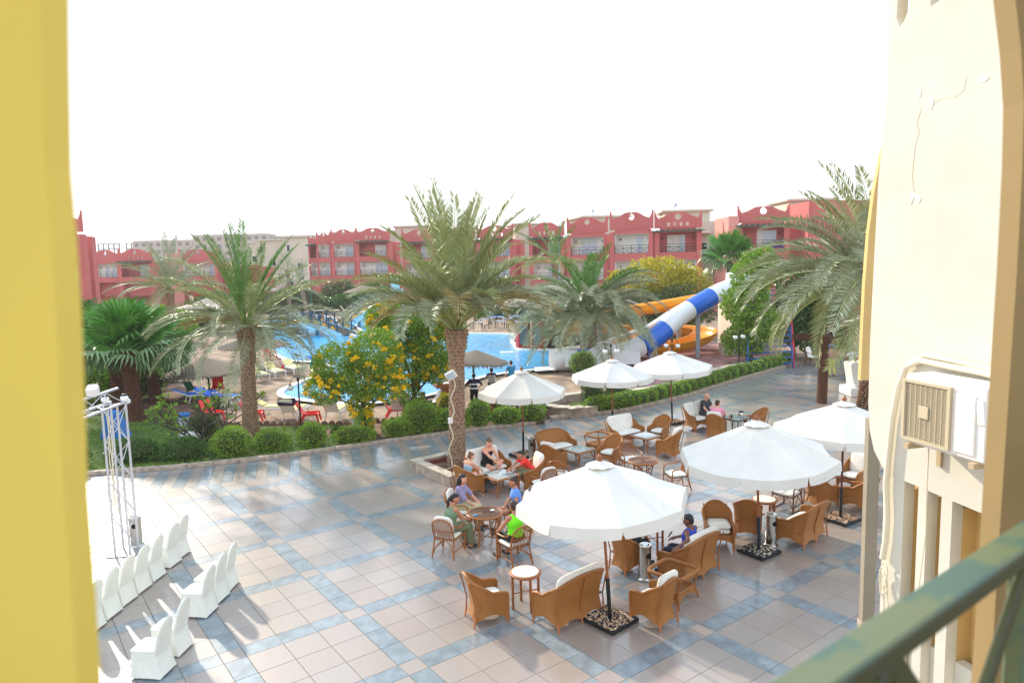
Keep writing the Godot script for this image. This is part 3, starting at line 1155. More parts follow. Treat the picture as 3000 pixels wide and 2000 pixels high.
func tree(label: String, at: Vector3, h: float, lumps: Array, leaf: Vector2, m: String, dens: float, called := "garden_tree", flowers := 0, group := "", floor_y := 0.1) -> Node3D:
	var t := thing(called, label, "tree", at, 0.0, group)
	var cs := PackedColorArray()
	var tr := []
	var wood := MB.new()
	var base_r := 0.035 * h * 0.6
	wood.tube([Vector3.ZERO, Vector3(rr(-0.1, 0.1), h * 0.3, rr(-0.1, 0.1)), Vector3(rr(-0.15, 0.15), h * 0.55, rr(-0.15, 0.15))], [base_r * 1.2, base_r, base_r * 0.7], 8)
	for q in lumps:
		var c: Vector3 = q[0]
		var r: Vector3 = q[1]
		var area := (r.x * r.y + r.y * r.z + r.x * r.z) * 4.2
		lump(tr, cs, c, r, int(area * dens * 6.0 / (leaf.x * leaf.y * 2.0)), 0.75, 0.22, floor_y)
		var a := Vector3(rr(-0.1, 0.1), minf(h * 0.3, c.y * 0.5), rr(-0.1, 0.1))
		wood.tube([a, a.lerp(c, 0.55) + Vector3(rr(-0.1, 0.1), -0.1, rr(-0.1, 0.1)), c], [base_r * 0.6, base_r * 0.4, base_r * 0.12], 6)
	part("trunk", wood, M.bark_grey, t)
	many("crown", leaf_shape(leaf.x, leaf.y, 0.5), M[m], tr, t, cs)
	if flowers:
		var fm := MB.new()
		fm.tinted = true
		for k in 7:
			var a := rr(0, TAU)
			var d := Vector3(cos(a), rr(0.1, 1.0), sin(a)).normalized()
			var o := Vector3(rr(-0.05, 0.05), rr(-0.03, 0.05), rr(-0.05, 0.05))
			var s := d.cross(Vector3.UP).normalized() * 0.042
			fm.col = Color(1, rr(0.85, 1.1), rr(0.5, 1.4))
			fm.quad(o - s * 0.3, o + s * 0.3, o + d * 0.085 + s, o + d * 0.085 - s)
			var e := d.cross(s).normalized() * 0.042
			fm.quad(o - e * 0.3, o + e * 0.3, o + d * 0.085 + e, o + d * 0.085 - e)
		var at2 := []
		while at2.size() < flowers:
			var q: Array = lumps[rng.randi() % lumps.size()]
			var d := Vector3(rr(-1, 1), rr(-0.9, 1), rr(-1, 1)).normalized()
			var p: Vector3 = q[0] + Vector3(d.x * q[1].x, d.y * q[1].y, d.z * q[1].z) * rr(0.92, 1.12)
			var near := rng.randi_range(1, 4)
			for k in near:
				at2.append(Transform3D(Basis(Vector3.UP, rr(0, TAU)) * Basis(Vector3.RIGHT, rr(-0.8, 0.8)).scaled(Vector3.ONE * rr(0.6, 1.1)), p + Vector3(rr(-0.12, 0.12), rr(-0.1, 0.1), rr(-0.12, 0.12)) * (1.0 if k else 0.0)))
		many("blossom", fm.mesh(), M.petal, at2, t)
	return t


func branching(mb: MB, tips: Array, p: Vector3, d: Vector3, l: float, r: float, depth: int) -> void:
	var e := p + d * l
	mb.tube([p, p.lerp(e, 0.5) + Vector3(rr(-1, 1), rr(-0.5, 1), rr(-1, 1)) * l * 0.08, e], [r, r * 0.85, r * 0.7], 5, depth == 0)
	if depth == 0:
		tips.append([e, d])
		return
	for k in (3 if rng.randf() < 0.45 else 2):
		var nd := (d + Vector3(rr(-1, 1), rr(-0.35, 0.75), rr(-1, 1)) * 0.85).normalized()
		branching(mb, tips, e, nd, l * rr(0.62, 0.85), r * 0.72, depth - 1)


func garden() -> void:
	mat("twig_green", Color(0.24, 0.27, 0.14), 1.0)
	# --- palms
	var box := thing("palm_planter", "square stone planter box with the tall central palm growing in it", "planter", Vector3(-2.0, 0, -20.85), 0.643)
	# local x runs along the plaza's rows
	for q in [[0.0, 1.02, 1.45, 0.3, "w"], [0.0, -1.02, 1.45, 0.3, "w"], [0.575, 0.0, 0.3, 1.74, "w"], [-0.575, 0.0, 0.3, 1.74, "w"]]:
		var mb := MB.new()
		mb.bbox(Vector3(q[0], 0.14, q[1]), Vector3(q[2] - 0.03, 0.28, q[3] - 0.03), 0.01)
		part("planter_wall", mb, M.kerb, box)
		var cap := MB.new()
		cap.bbox(Vector3(q[0], 0.31, q[1]), Vector3(q[2], 0.055, q[3]), 0.012)
		part("capstone", cap, M.coping_stone, box)
	var soil := MB.new()
	soil.box(Vector3(0, 0.07, 0), Vector3(0.84, 0.13, 1.72))
	part("planter_soil", soil, M.soil, box)
	var bk := MB.new()
	for s in [[0.41, 0.0, 0.03, 1.7], [-0.41, 0, 0.03, 1.7], [0, 0.855, 0.8, 0.03], [0, -0.855, 0.8, 0.03]]: bk.box(Vector3(s[0], 0.19, s[1]), Vector3(s[2], 0.11, s[3]))
	part("inner_brick", bk, mat("brick_red", Color(0.52, 0.25, 0.20), 0.9), box)
	var p1 := date_palm("date_palm", "tallest date palm, in the middle, growing from the stone planter on the plaza", Vector3(-1.8, 0.1, -21.3), Vector3(0.12, 4.25, 0), 0.255, 0.235, 4.35, [
		[14, 70, 88, 0.38, 1.0, "frond_green"], [12, 58, 74, 0.7, 0.9, "frond_green"], [15, 44, 62, 1.2, 0.86, "frond_green"], [13, 36, 52, 1.55, 0.84, "frond_grey"], [10, 36, 50, 1.7, 0.82, "frond_dry"]], "bark_palm", "palms round the pool", 0.11, 0.50, 0.27)
	date_palm("date_palm", "broad date palm at the left with fresh green heart and yellow frond bases", Vector3(-9.72, 0.06, -25.4), Vector3(0.08, 4.2, 0), 0.30, 0.23, 3.85, [
		[11, 62, 88, 0.45, 0.95, "frond_fresh"], [12, 36, 64, 0.9, 1.0, "frond_green"], [16, 8, 40, 1.4, 1.05, "frond_grey"], [14, -15, 15, 1.45, 0.95, "frond_grey"], [9, -10, 40, 1.1, 0.6, "frond_dry"]], "bark_palm", "palms round the pool", 0.12)
	date_palm("date_palm", "squat grey-green date palm beside the foot of the water slides", Vector3(4.5, 0.08, -41.6), Vector3(0.1, 3.1, 0), 0.55, 0.42, 5.0, [
		[14, 50, 85, 0.9, 0.85, "frond_fresh"], [22, 30, 60, 1.4, 1.0, "frond_grey"], [26, 4, 36, 1.7, 1.05, "frond_grey"], [16, -25, 8, 1.3, 0.9, "frond_grey"]], "bark_palm", "palms round the pool", 0.25, 0.56)
	date_palm("date_palm", "palm with long hanging fronds at the right, half behind the cream wall", Vector3(14.7, 0, -28.8), Vector3(0.0, 5.1, 0), 0.30, 0.24, 5.4, [
		[16, 55, 85, 0.7, 0.95, "frond_green"], [24, 30, 60, 1.2, 1.0, "frond_grey"], [28, 5, 36, 1.7, 1.05, "frond_grey"], [18, -20, 10, 1.5, 0.95, "frond_green"]], "bark_fan", "palms round the pool", 0.12, 0.52)
	date_palm("date_palm", "grey-green palm behind the left fan palms, before the far red house", Vector3(-25.2, 0, -52), Vector3(0, 5.0, 0), 0.35, 0.28, 4.3, [
		[8, 55, 85, 0.5, 0.95, "frond_grey"], [12, 25, 55, 1.0, 1.0, "frond_grey"], [10, -5, 26, 1.2, 1.0, "frond_grey"], [4, -20, 5, 1.0, 0.8, "frond_dry"]], "bark_palm", "palms round the pool", 0.1)
	date_palm("date_palm", "small distant palm in front of the tall cream house block", Vector3(-29.0, 0, -92), Vector3(0, 6.1, 0), 0.28, 0.22, 2.7, [
		[8, 45, 85, 0.7, 1.0, "frond_grey"], [12, 0, 45, 1.1, 1.0, "frond_grey"]], "bark_palm", "palms round the pool", 0.1)
	date_palm("date_palm", "dark leaning palm between the pool bridge and the cream houses", Vector3(-24.2, 0, -84), Vector3(-0.9, 4.6, 0), 0.3, 0.24, 3.2, [
		[8, 45, 85, 0.7, 1.0, "frond_grey"], [12, -5, 45, 1.1, 1.0, "frond_grey"]], "bark_palm", "palms round the pool", 0.1)
	date_palm("date_palm", "pale green palm behind the squat palm, before the red house", Vector3(3.8, 0, -60), Vector3(0, 6.2, 0), 0.3, 0.24, 4.2, [
		[8, 50, 85, 0.6, 1.0, "frond_fresh"], [14, 0, 50, 1.1, 1.0, "frond_green"]], "bark_palm", "palms round the pool", 0.1)
	date_palm("small_palm", "low young palm half under the leftmost white umbrella", Vector3(0.05, 0.05, -28.0), Vector3(0, 0.75, 0), 0.17, 0.16, 1.6, [
		[10, 25, 70, 0.8, 1.0, "frond_green"], [12, -5, 30, 1.1, 1.0, "frond_green"]], "bark_fan", "palms round the pool", 0.05)
	fan_palm("front fan palm at the left with a thick reddish trunk", Vector3(-16.0, 0, -29.3), Vector3(-0.2, 3.0, 0), 0.34, 34, 1.45)
	fan_palm("fan palm behind the reddish trunk, the one nearest the yellow wall", Vector3(-18.0, 0, -31.6), Vector3(0, 2.9, 0), 0.34, 32, 1.4)
	fan_palm("short fan palm with a grey trunk right of the reddish trunk", Vector3(-17.2, 0, -33.4), Vector3(-0.3, 2.5, 0), 0.30, 26, 1.4)
	fan_palm("tall glossy fan palm behind the slide tower", Vector3(17.4, 0, -56), Vector3(0, 5.9, 0), 0.25, 30, 1.5)
	# hardware on the central palm
	var fl := thing("flood_light", "square white flood lamp fixed to the trunk of the central palm", "flood lamp", Vector3(-1.86, 3.02, -20.9), -0.25)
	var fm := MB.new()
	fm.bbox(Vector3.ZERO, Vector3(0.34, 0.26, 0.07), 0.02, Basis(Vector3.BACK, 0.5) * Basis(Vector3.RIGHT, 0.35))
	part("housing", fm, M.ac_white, fl)
	var fg := MB.new()
	fg.bbox(Vector3(0.0, -0.013, 0.036), Vector3(0.26, 0.18, 0.01), 0.004, Basis(Vector3.BACK, 0.5) * Basis(Vector3.RIGHT, 0.35))
	part("lamp_glass", fg, M.window_glass, fl)
	var fb := MB.new()
	fb.tube([Vector3(0.0, -0.02, -0.04), Vector3(0.1, -0.12, -0.1), Vector3(0.2, -0.12, -0.16)], 0.012, 5)
	part("bracket", fb, M.steel_grey, fl)
	var cab := MB.new()
	var cl := []
	for k in 24:
		var t := k / 23.0
		cl.append(Vector3(-1.93 + 0.06 * sin(k * 0.9) + 0.14 * (1 - t) - 0.05 * t, 2.9 - 2.62 * t, -20.985 + 0.012 * t + 0.05 * (1.0 - t)))
	cl.append(Vector3(-1.9, 0.22, -20.8))
	cl.append(Vector3(-2.1, 0.2, -20.65))
	cab.tube(cl, 0.017, 6)
	tag(put("power_cable", cab.mesh(), M.cable_cream), "pale cable running down the trunk of the central palm", "cable")
	var jb := MB.new()
	jb.bbox(Vector3(-1.93, 1.62, -20.98), Vector3(0.15, 0.17, 0.08), 0.012)
	tag(put("junction_box", jb.mesh(), M.ac_white), "small white junction box on the cable of the central palm", "junction box")
	# --- clipped bushes along the kerb
	clipped_bush("large round clipped bush left of the left date palm's foot", Vector3(-9.62, 0.05, -23.35), Vector3(0.62, 0.5, 0.6))
	clipped_bush("wide low clipped bush second from the round one towards the yellow wall", Vector3(-11.1, 0.05, -23.0), Vector3(0.72, 0.40, 0.55), "leaf_dark")
	clipped_bush("dark bushy clump behind the legs of the truss tower", Vector3(-12.7, 0.05, -22.85), Vector3(0.85, 0.42, 0.6), "leaf_dark")
	clipped_bush("clipped bush in the corner beside the yellow wall", Vector3(-14.6, 0.05, -22.3), Vector3(0.75, 0.42, 0.55), "leaf_dark")
	clipped_bush("boxy clipped bush right beside the foot of the left date palm", Vector3(-8.45, 0.05, -23.95), Vector3(0.66, 0.36, 0.48))
	clipped_bush("round clipped bush in front of the black lamp post", Vector3(-7.15, 0.05, -24.3), Vector3(0.48, 0.44, 0.46))
	clipped_bush("long low clipped bush below the left yellow-flowering tree", Vector3(-5.75, 0.05, -24.75), Vector3(0.78, 0.3, 0.42))
	clipped_bush("low bush at the left end of the hedge beside the central palm", Vector3(-4.3, 0.05, -25.5), Vector3(0.62, 0.34, 0.45))
	clipped_bush("highest domed bush left of the central palm trunk", Vector3(-3.5, 0.05, -25.95), Vector3(0.72, 0.62, 0.6))
	clipped_bush("boxy bush touching the left side of the central palm trunk", Vector3(-2.35, 0.05, -26.35), Vector3(0.72, 0.42, 0.5))
	clipped_bush("round bush right of the central palm trunk", Vector3(-1.35, 0.05, -26.75), Vector3(0.46, 0.56, 0.45))
	clipped_bush("low boxy bush under the left edge of the leftmost umbrella", Vector3(-0.35, 0.05, -27.0), Vector3(0.62, 0.36, 0.42))
	clipped_bush("low bush at the end of the kerb by the paved entry", Vector3(0.72, 0.05, -27.35), Vector3(0.55, 0.40, 0.42))
	clipped_bush("loose bright bush behind the red buoy", Vector3(-0.9, 0.05, -28.3), Vector3(0.55, 0.5, 0.45), "leaf_lime")
	clipped_bush("dark bush behind the low young palm", Vector3(0.85, 0.05, -28.4), Vector3(0.45, 0.48, 0.4), "leaf_dark")
	clipped_bush("small yellow-green bush on a thin stem left of the central palm", Vector3(-2.75, 0.05, -28.6), Vector3(0.42, 0.52, 0.4), "leaf_lime")
	clipped_bush("small dark tuft right of the bush by the lamp post", Vector3(-6.5, 0.05, -25.4), Vector3(0.28, 0.24, 0.28), "leaf_dark")
	clipped_bush("cone-shaped clipped bush at the left end of the long hedge", Vector3(3.35, 0.1, -29.3), Vector3(0.42, 0.72, 0.42), "leaf_dark", "cone_bush")
	clipped_bush("round topped bush beside the squat palm behind the umbrella", Vector3(3.9, 0.05, -38.6), Vector3(0.75, 0.7, 0.7), "leaf_green", "clipped_bush", 0.0, 0.6)
	clipped_bush("orange-brown low bush left of the paved sand by the left loungers", Vector3(-13.5, 0.05, -30.9), Vector3(0.8, 0.35, 0.6), "leaf_olive", "clipped_bush", 0.0, 0.6)
	clipped_bush("bright green bush between the trunks of the left fan palms", Vector3(-18.6, 0.05, -34.5), Vector3(1.5, 0.9, 1.0), "leaf_green", "clipped_bush", 0.0, 0.4)
	clipped_bush("thin leafy plant behind the long hedge near its left end", Vector3(4.5, 0.1, -30.4), Vector3(0.6, 0.5, 0.5), "leaf_olive", "clipped_bush", 0.0, 0.5)
	clipped_bush("yellowish bush at the bend of the path beyond the stairs", Vector3(19.5, 0.05, -43.5), Vector3(1.2, 0.6, 1.0), "leaf_lime", "clipped_bush", 0.0, 0.35)
	clipped_bush("box-cut hedge block beside the slide tower wall", Vector3(12.6, 0.05, -50.5), Vector3(1.0, 0.6, 0.8), "leaf_dark", "clipped_bush", 0.0, 0.4)
	clipped_bush("dark ornamental bush behind the blue loungers at the left", Vector3(-11.9, 0.05, -26.4), Vector3(0.55, 0.45, 0.5), "leaf_olive", "clipped_bush", 0.0, 0.6)
	# the long hedge
	var hd := thing("clipped_hedge", "long curved clipped hedge behind the kerb at the right of the plaza", "hedge")
	var cs := PackedColorArray()
	var tr := []
	var line := smooth_line(strip(hedge_line().slice(2), 0.42, 0.5).slice(0, 6), 6)
	var heart := MB.new()
	for k in line.size():
		var top := 0.36 + 0.05 * sin(k * 1.3)
		lump(tr, cs, v3(line[k], top), Vector3(0.42, 0.36, 0.36), 1500, 0.35, 0.1, 0.08)
		heart.ell(v3(line[k], top), Vector3(0.33, 0.29, 0.28), 8, 6)
	many("foliage", leaf_shape(0.07, 0.02, 0.5), M.leaf_green, tr, hd, cs)
	part("twigs", heart, M.twig_green, hd)
	# yellow-flowering trees
	tree("yellow-flowering tree at the left of the pair, standing by the grey bin", Vector3(-5.6, 0.06, -25.9), 3.4, [
		[Vector3(-0.9, 2.55, 0), Vector3(1.0, 0.85, 0.9)], [Vector3(0.5, 3.1, 0), Vector3(1.0, 0.85, 0.9)], [Vector3(-1.35, 1.85, 0.2), Vector3(0.75, 0.55, 0.7)], [Vector3(0.2, 2.2, 0.2), Vector3(1.1, 0.8, 0.8)], [Vector3(-0.1, 1.1, 0.1), Vector3(0.45, 0.6, 0.4)], [Vector3(0.05, 0.5, 0.1), Vector3(0.28, 0.5, 0.28)], [Vector3(0.9, 1.9, 0.1), Vector3(0.7, 0.6, 0.7)]], Vector2(0.11, 0.028), "leaf_green", 0.75, "flowering_tree", 460, "yellow-flowering trees")
	tree("taller yellow-flowering tree, just left of the central palm trunk", Vector3(-4.0, 0.06, -28.3), 4.6, [
		[Vector3(0.1, 4.2, 0), Vector3(1.35, 0.85, 1.1)], [Vector3(-0.75, 3.5, 0), Vector3(1.1, 1.0, 1.0)], [Vector3(0.9, 3.2, 0), Vector3(1.1, 1.05, 1.0)], [Vector3(0.1, 2.5, 0.1), Vector3(1.2, 0.9, 1.0)], [Vector3(0.8, 2.0, 0), Vector3(0.8, 0.5, 0.7)], [Vector3(-0.2, 1.0, 0), Vector3(0.5, 0.55, 0.4)], [Vector3(1.4, 3.9, 0), Vector3(0.7, 0.7, 0.7)], [Vector3(-1.2, 4.3, 0), Vector3(0.7, 0.6, 0.7)]], Vector2(0.12, 0.03), "leaf_green", 0.75, "flowering_tree", 460, "yellow-flowering trees")
	# big leafy trees at the right
	tree("large dark leafy tree left of the blue stairs", Vector3(14.0, 0.05, -41.0), 6, [
		[Vector3(0, 5.0, 0), Vector3(1.1, 1.4, 1.1)], [Vector3(-0.4, 3.6, 0), Vector3(1.25, 1.2, 1.2)], [Vector3(0.3, 2.4, 0.1), Vector3(1.35, 1.2, 1.2)], [Vector3(-0.4, 1.4, 0.1), Vector3(1.2, 0.9, 1.1)], [Vector3(0.6, 6.0, 0), Vector3(0.8, 0.8, 0.8)]], Vector2(0.2, 0.07), "leaf_green", 0.9, "leafy_tree")
	tree("dark leafy tree right of the blue stairs", Vector3(17.4, 0.05, -43.0), 5, [
		[Vector3(0, 4.6, 0), Vector3(1.2, 1.3, 1.1)], [Vector3(0.4, 3.0, 0), Vector3(1.5, 1.3, 1.2)], [Vector3(0.8, 1.7, 0), Vector3(1.6, 1.2, 1.2)], [Vector3(2.0, 3.4, -0.5), Vector3(1.3, 1.6, 1.2)], [Vector3(2.6, 1.8, -0.5), Vector3(1.2, 1.3, 1.2)]], Vector2(0.2, 0.07), "leaf_dark", 0.9, "leafy_tree")
	tree("yellow-green tree behind the slides, below the pergola of the red house", Vector3(12.6, 0, -60), 5.5, [
		[Vector3(0, 4.6, 0), Vector3(2.6, 1.9, 2.0)], [Vector3(-2.4, 3.8, 0), Vector3(2.2, 1.7, 2.0)], [Vector3(2.2, 3.6, 0), Vector3(2.2, 1.9, 2.0)], [Vector3(1.5, 1.8, 0), Vector3(2.4, 1.8, 2.0)]], Vector2(0.28, 0.08), "leaf_lime", 0.8, "leafy_tree")
	tree("dark undergrowth tree between the slide posts and the tower", Vector3(13.5, 0, -57), 3.6, [
		[Vector3(0, 2.2, 0), Vector3(2.6, 1.9, 1.8)], [Vector3(-3.0, 1.8, 0), Vector3(2.4, 1.7, 1.8)], [Vector3(-6.0, 1.5, 0), Vector3(2.4, 1.5, 1.8)]], Vector2(0.28, 0.09), "leaf_olive", 0.8, "leafy_tree")
	# plumeria with its bare, knobbly branches
	var pl := thing("plumeria_shrub", "sprawling shrub of bare knobbly branches with leaf tufts, before the left date palm", "shrub", Vector3(-11.4, 0.06, -25.3))
	var pm := MB.new()
	var tips := []
	for k in 7:
		var a := TAU * k / 7.0 + rr(-0.3, 0.3)
		branching(pm, tips, Vector3(rr(-0.1, 0.1), 0, rr(-0.1, 0.1)), Vector3(cos(a) * 0.9, rr(0.35, 0.8), sin(a) * 0.6).normalized(), rr(0.72, 0.95), 0.042, 3)
	part("branches", pm, M.bark_grey, pl)
	var lt := []
	var lc := PackedColorArray()
	for q in tips:
		for k in 6:
			var d: Vector3 = (q[1] + Vector3(rr(-1, 1), rr(-0.1, 1), rr(-1, 1)) * 1.1).normalized()
			var x := d.cross(Vector3(rr(-1, 1), 1, rr(-1, 1))).normalized()
			lt.append(Transform3D(Basis(x, d.cross(x), d).scaled_local(Vector3.ONE * rr(0.7, 1.2)), q[0]))
			var g := rr(0.7, 1.3)
			lc.append(Color(g, g, g * 0.9))
	many("leaf_tufts", leaf_shape(0.17, 0.026, 0.5), M.leaf_green, lt, pl, lc)
	# bushes and trees far behind the pool, each on its own
	var far := [
		[-37.0, -66.0, 3.4, 3.2, "leaf_dark", "yellow-flowering bush below the balcony of the far left red house", 60],
		[-41.0, -64.0, 2.6, 2.4, "leaf_dark", "yellow-flowering bush beside the red corner at the yellow wall", 40],
		[-31.0, -62.0, 3.0, 3.0, "leaf_green", "bright domed bush behind the crowns of the fan palms", 0],
		[-29.5, -97.0, 3.6, 3.0, "leaf_olive", "bush with yellow blossom left of the leaning dark palm", 40],
		[-26.0, -108.0, 4.0, 2.8, "leaf_olive", "bush with yellow blossom under the stacked white balconies", 40],
		[-20.5, -108.0, 3.6, 3.0, "leaf_dark", "dark bush with a few blossoms before the red house left of the palm", 30],
		[-33.5, -100.0, 2.6, 3.2, "leaf_dark", "dark green bush at the far left end of the pool", 0],
		[-28.0, -99.5, 2.2, 3.0, "leaf_dark", "dark bush behind the blue lounger across the pool", 0],
		[-22.5, -101.0, 2.4, 3.4, "leaf_dark", "dark bush behind the row of loungers across the pool", 0],
		[-17.0, -99.0, 2.4, 3.4, "leaf_dark", "low dark bush right of the far thatched umbrella", 0],
		[-11.5, -95.0, 2.2, 3.6, "leaf_olive", "grey-green hedge lump behind the two white shirts", 0],
		[-6.5, -88.0, 2.3, 3.6, "leaf_dark", "dark lump of hedge seen between the central palm's fronds", 0],
		[-1.5, -82.0, 2.2, 3.2, "leaf_green", "mid green bush behind the tables across the pool", 0],
		[2.2, -80.0, 2.0, 3.0, "leaf_dark", "dark low bush beside the thatched bar", 0],
		[-37.5, -90.0, 3.2, 3.6, "leaf_dark", "big dark bush behind the left shade awnings", 0],
		[-35.0, -74.0, 2.2, 3.0, "leaf_olive", "olive bush left of the awnings", 0],
		[9.0, -78.0, 3.0, 3.0, "leaf_dark", "bush with yellow blossom at the foot of the red house with the pergola", 30],
		[-10.0, -103.0, 4.0, 3.4, "leaf_olive", "olive tree before the red house behind the palm crown", 0],
		[-3.0, -99.0, 4.4, 3.4, "leaf_olive", "loose olive tree right of the palm crown", 0],
		[-45.0, -72.0, 3.6, 3.4, "leaf_dark", "dark bush at the foot of the nearest left red house", 0],
		[-23.5, -46.0, 2.4, 2.2, "leaf_dark", "dark bush behind the short fan palm", 0],
		[-20.8, -40.0, 2.2, 1.8, "leaf_dark", "deep green bush between the fan palms and the thatched roofs", 0],
		[-21.0, -34.0, 2.0, 1.8, "leaf_green", "bush filling the left edge below the fan palm leaves", 0],
		[-17.4, -24.6, 1.4, 1.3, "leaf_dark", "dark bush beside the blue bin at the left edge", 0]]
	for q in far:
		var h: float = q[2]
		var w: float = q[3]
		tree(q[5], Vector3(q[0], 0, q[1]), h, [[Vector3(0, h * 0.5, 0), Vector3(w * 0.9, h * 0.52, w * 0.7)], [Vector3(-w * 0.5, h * 0.45, 0.3), Vector3(w * 0.6, h * 0.42, w * 0.5)], [Vector3(w * 0.5, h * 0.42, 0.2), Vector3(w * 0.6, h * 0.44, w * 0.5)]], Vector2(0.22, 0.07) if q[1] > -50 else Vector2(0.34, 0.11), q[4], 0.8, "leafy_bush", q[6], "bushes behind the pool")
	# a bare grey sapling across the pool
	var bt := thing("bare_sapling", "bare grey sapling on the paving across the pool bridge", "tree", Vector3(-26.2, 0.08, -91.5))
	var bmb := MB.new()
	var bt2 := []
	branching(bmb, bt2, Vector3.ZERO, Vector3(0.02, 1, 0), 2.2, 0.09, 3)
	part("branches", bmb, M.bark_grey, bt)


# ---------------------------------------------------------------- the red houses and what stands behind them
func wave_outline(w: float, h: float, hole: bool) -> PackedVector2Array:
	# a curved parapet, 0..w wide: horns at the ends, a bell in the middle with a keyhole slit
	var p := PackedVector2Array([Vector2(0, 0), Vector2(w, 0), Vector2(w, h * 1.12)])
	for k in range(0, 6):
		var t := k / 5.0
		p.append(Vector2(w - 0.12 - 0.42 * t, h * 1.12 - h * 0.52 * pow(t, 0.55)))
	p.append(Vector2(w - 0.56, h * 0.70))
	var half := w * 0.5
	var c := Vector2(half, h * 0.74)
	var r := minf(0.36, w * 0.11)
	var bell := []
	for k in 9:
		var t := k / 8.0
		var x := lerpf(half - 0.75, 0.06, t)
		bell.append(Vector2(x, h * (0.70 + 0.33 * (0.5 - 0.5 * cos(PI * minf(1.0, (1.0 - x / (half - 0.6)) * 1.35))))))
	for b in bell: p.append(Vector2(half + b.x, b.y))
	if hole:
		for k in range(0, 13):
			var a := PI / 2 - 0.16 - (TAU - 0.32) * k / 12.0
			p.append(c + Vector2(cos(a), sin(a)) * r)
	bell.reverse()
	for b in bell: p.append(Vector2(half - b.x, b.y))
	p.append(Vector2(0.56, h * 0.70))
	for k in range(0, 6):
		var t := 1.0 - k / 5.0
		p.append(Vector2(0.12 + 0.42 * t, h * 1.12 - h * 0.52 * pow(t, 0.55)))
	p.append(Vector2(0, h * 1.12))
	return p


func railing(parent: Node, w: float, y: float, z: float, x0 := 0.0) -> void:
	var r := MB.new()
	for hh in [0.92, 0.62]: r.box(Vector3(x0 + w / 2, y + hh, z), Vector3(w, 0.05, 0.05))
	r.box(Vector3(x0 + w / 2, y + 0.06, z), Vector3(w, 0.05, 0.05))
	var n := maxi(2, roundi(w / 1.0))
	for k in n + 1: r.box(Vector3(x0 + 0.03 + (w - 0.06) * k / n, y + 0.46, z), Vector3(0.045, 0.92, 0.045))
	for k in n:
		var a := x0 + w * k / n
		var b := x0 + w * (k + 1) / n
		r.tube([Vector3(a, y + 0.06, z), Vector3(b, y + 0.62, z)], 0.018, 4)
		r.tube([Vector3(b, y + 0.06, z), Vector3(a, y + 0.62, z)], 0.018, 4)
	part("balcony_railing", r, M.green_rail, parent)


func glazing(parent: Node, x: float, y: float, z: float, w: float, h: float, leaves: int, door := false) -> void:
	var f := MB.new()
	var t := 0.06
	f.box(Vector3(x, y + h - t / 2, z), Vector3(w, t, 0.08))
	f.box(Vector3(x, y + t / 2, z), Vector3(w, t, 0.08))
	for k in leaves + 1: f.box(Vector3(x - w / 2 + t / 2 + (w - t) * k / leaves, y + h / 2, z), Vector3(t, h - 2 * t, 0.075))
	var win := part("window", f, M.window_frame, parent)
	for k in leaves:
		var g := MB.new()
		var m: Material = [M.window_glass, M.curtain, M.window_glass][rng.randi() % 3]
		if door and k == leaves - 1: m = M.dark_opening
		g.box(Vector3(x - w / 2 + w * (k + 0.5) / leaves, y + h / 2, z - 0.02), Vector3(w / leaves - t, h - 2 * t, 0.015))
		part("pane", g, m, win)


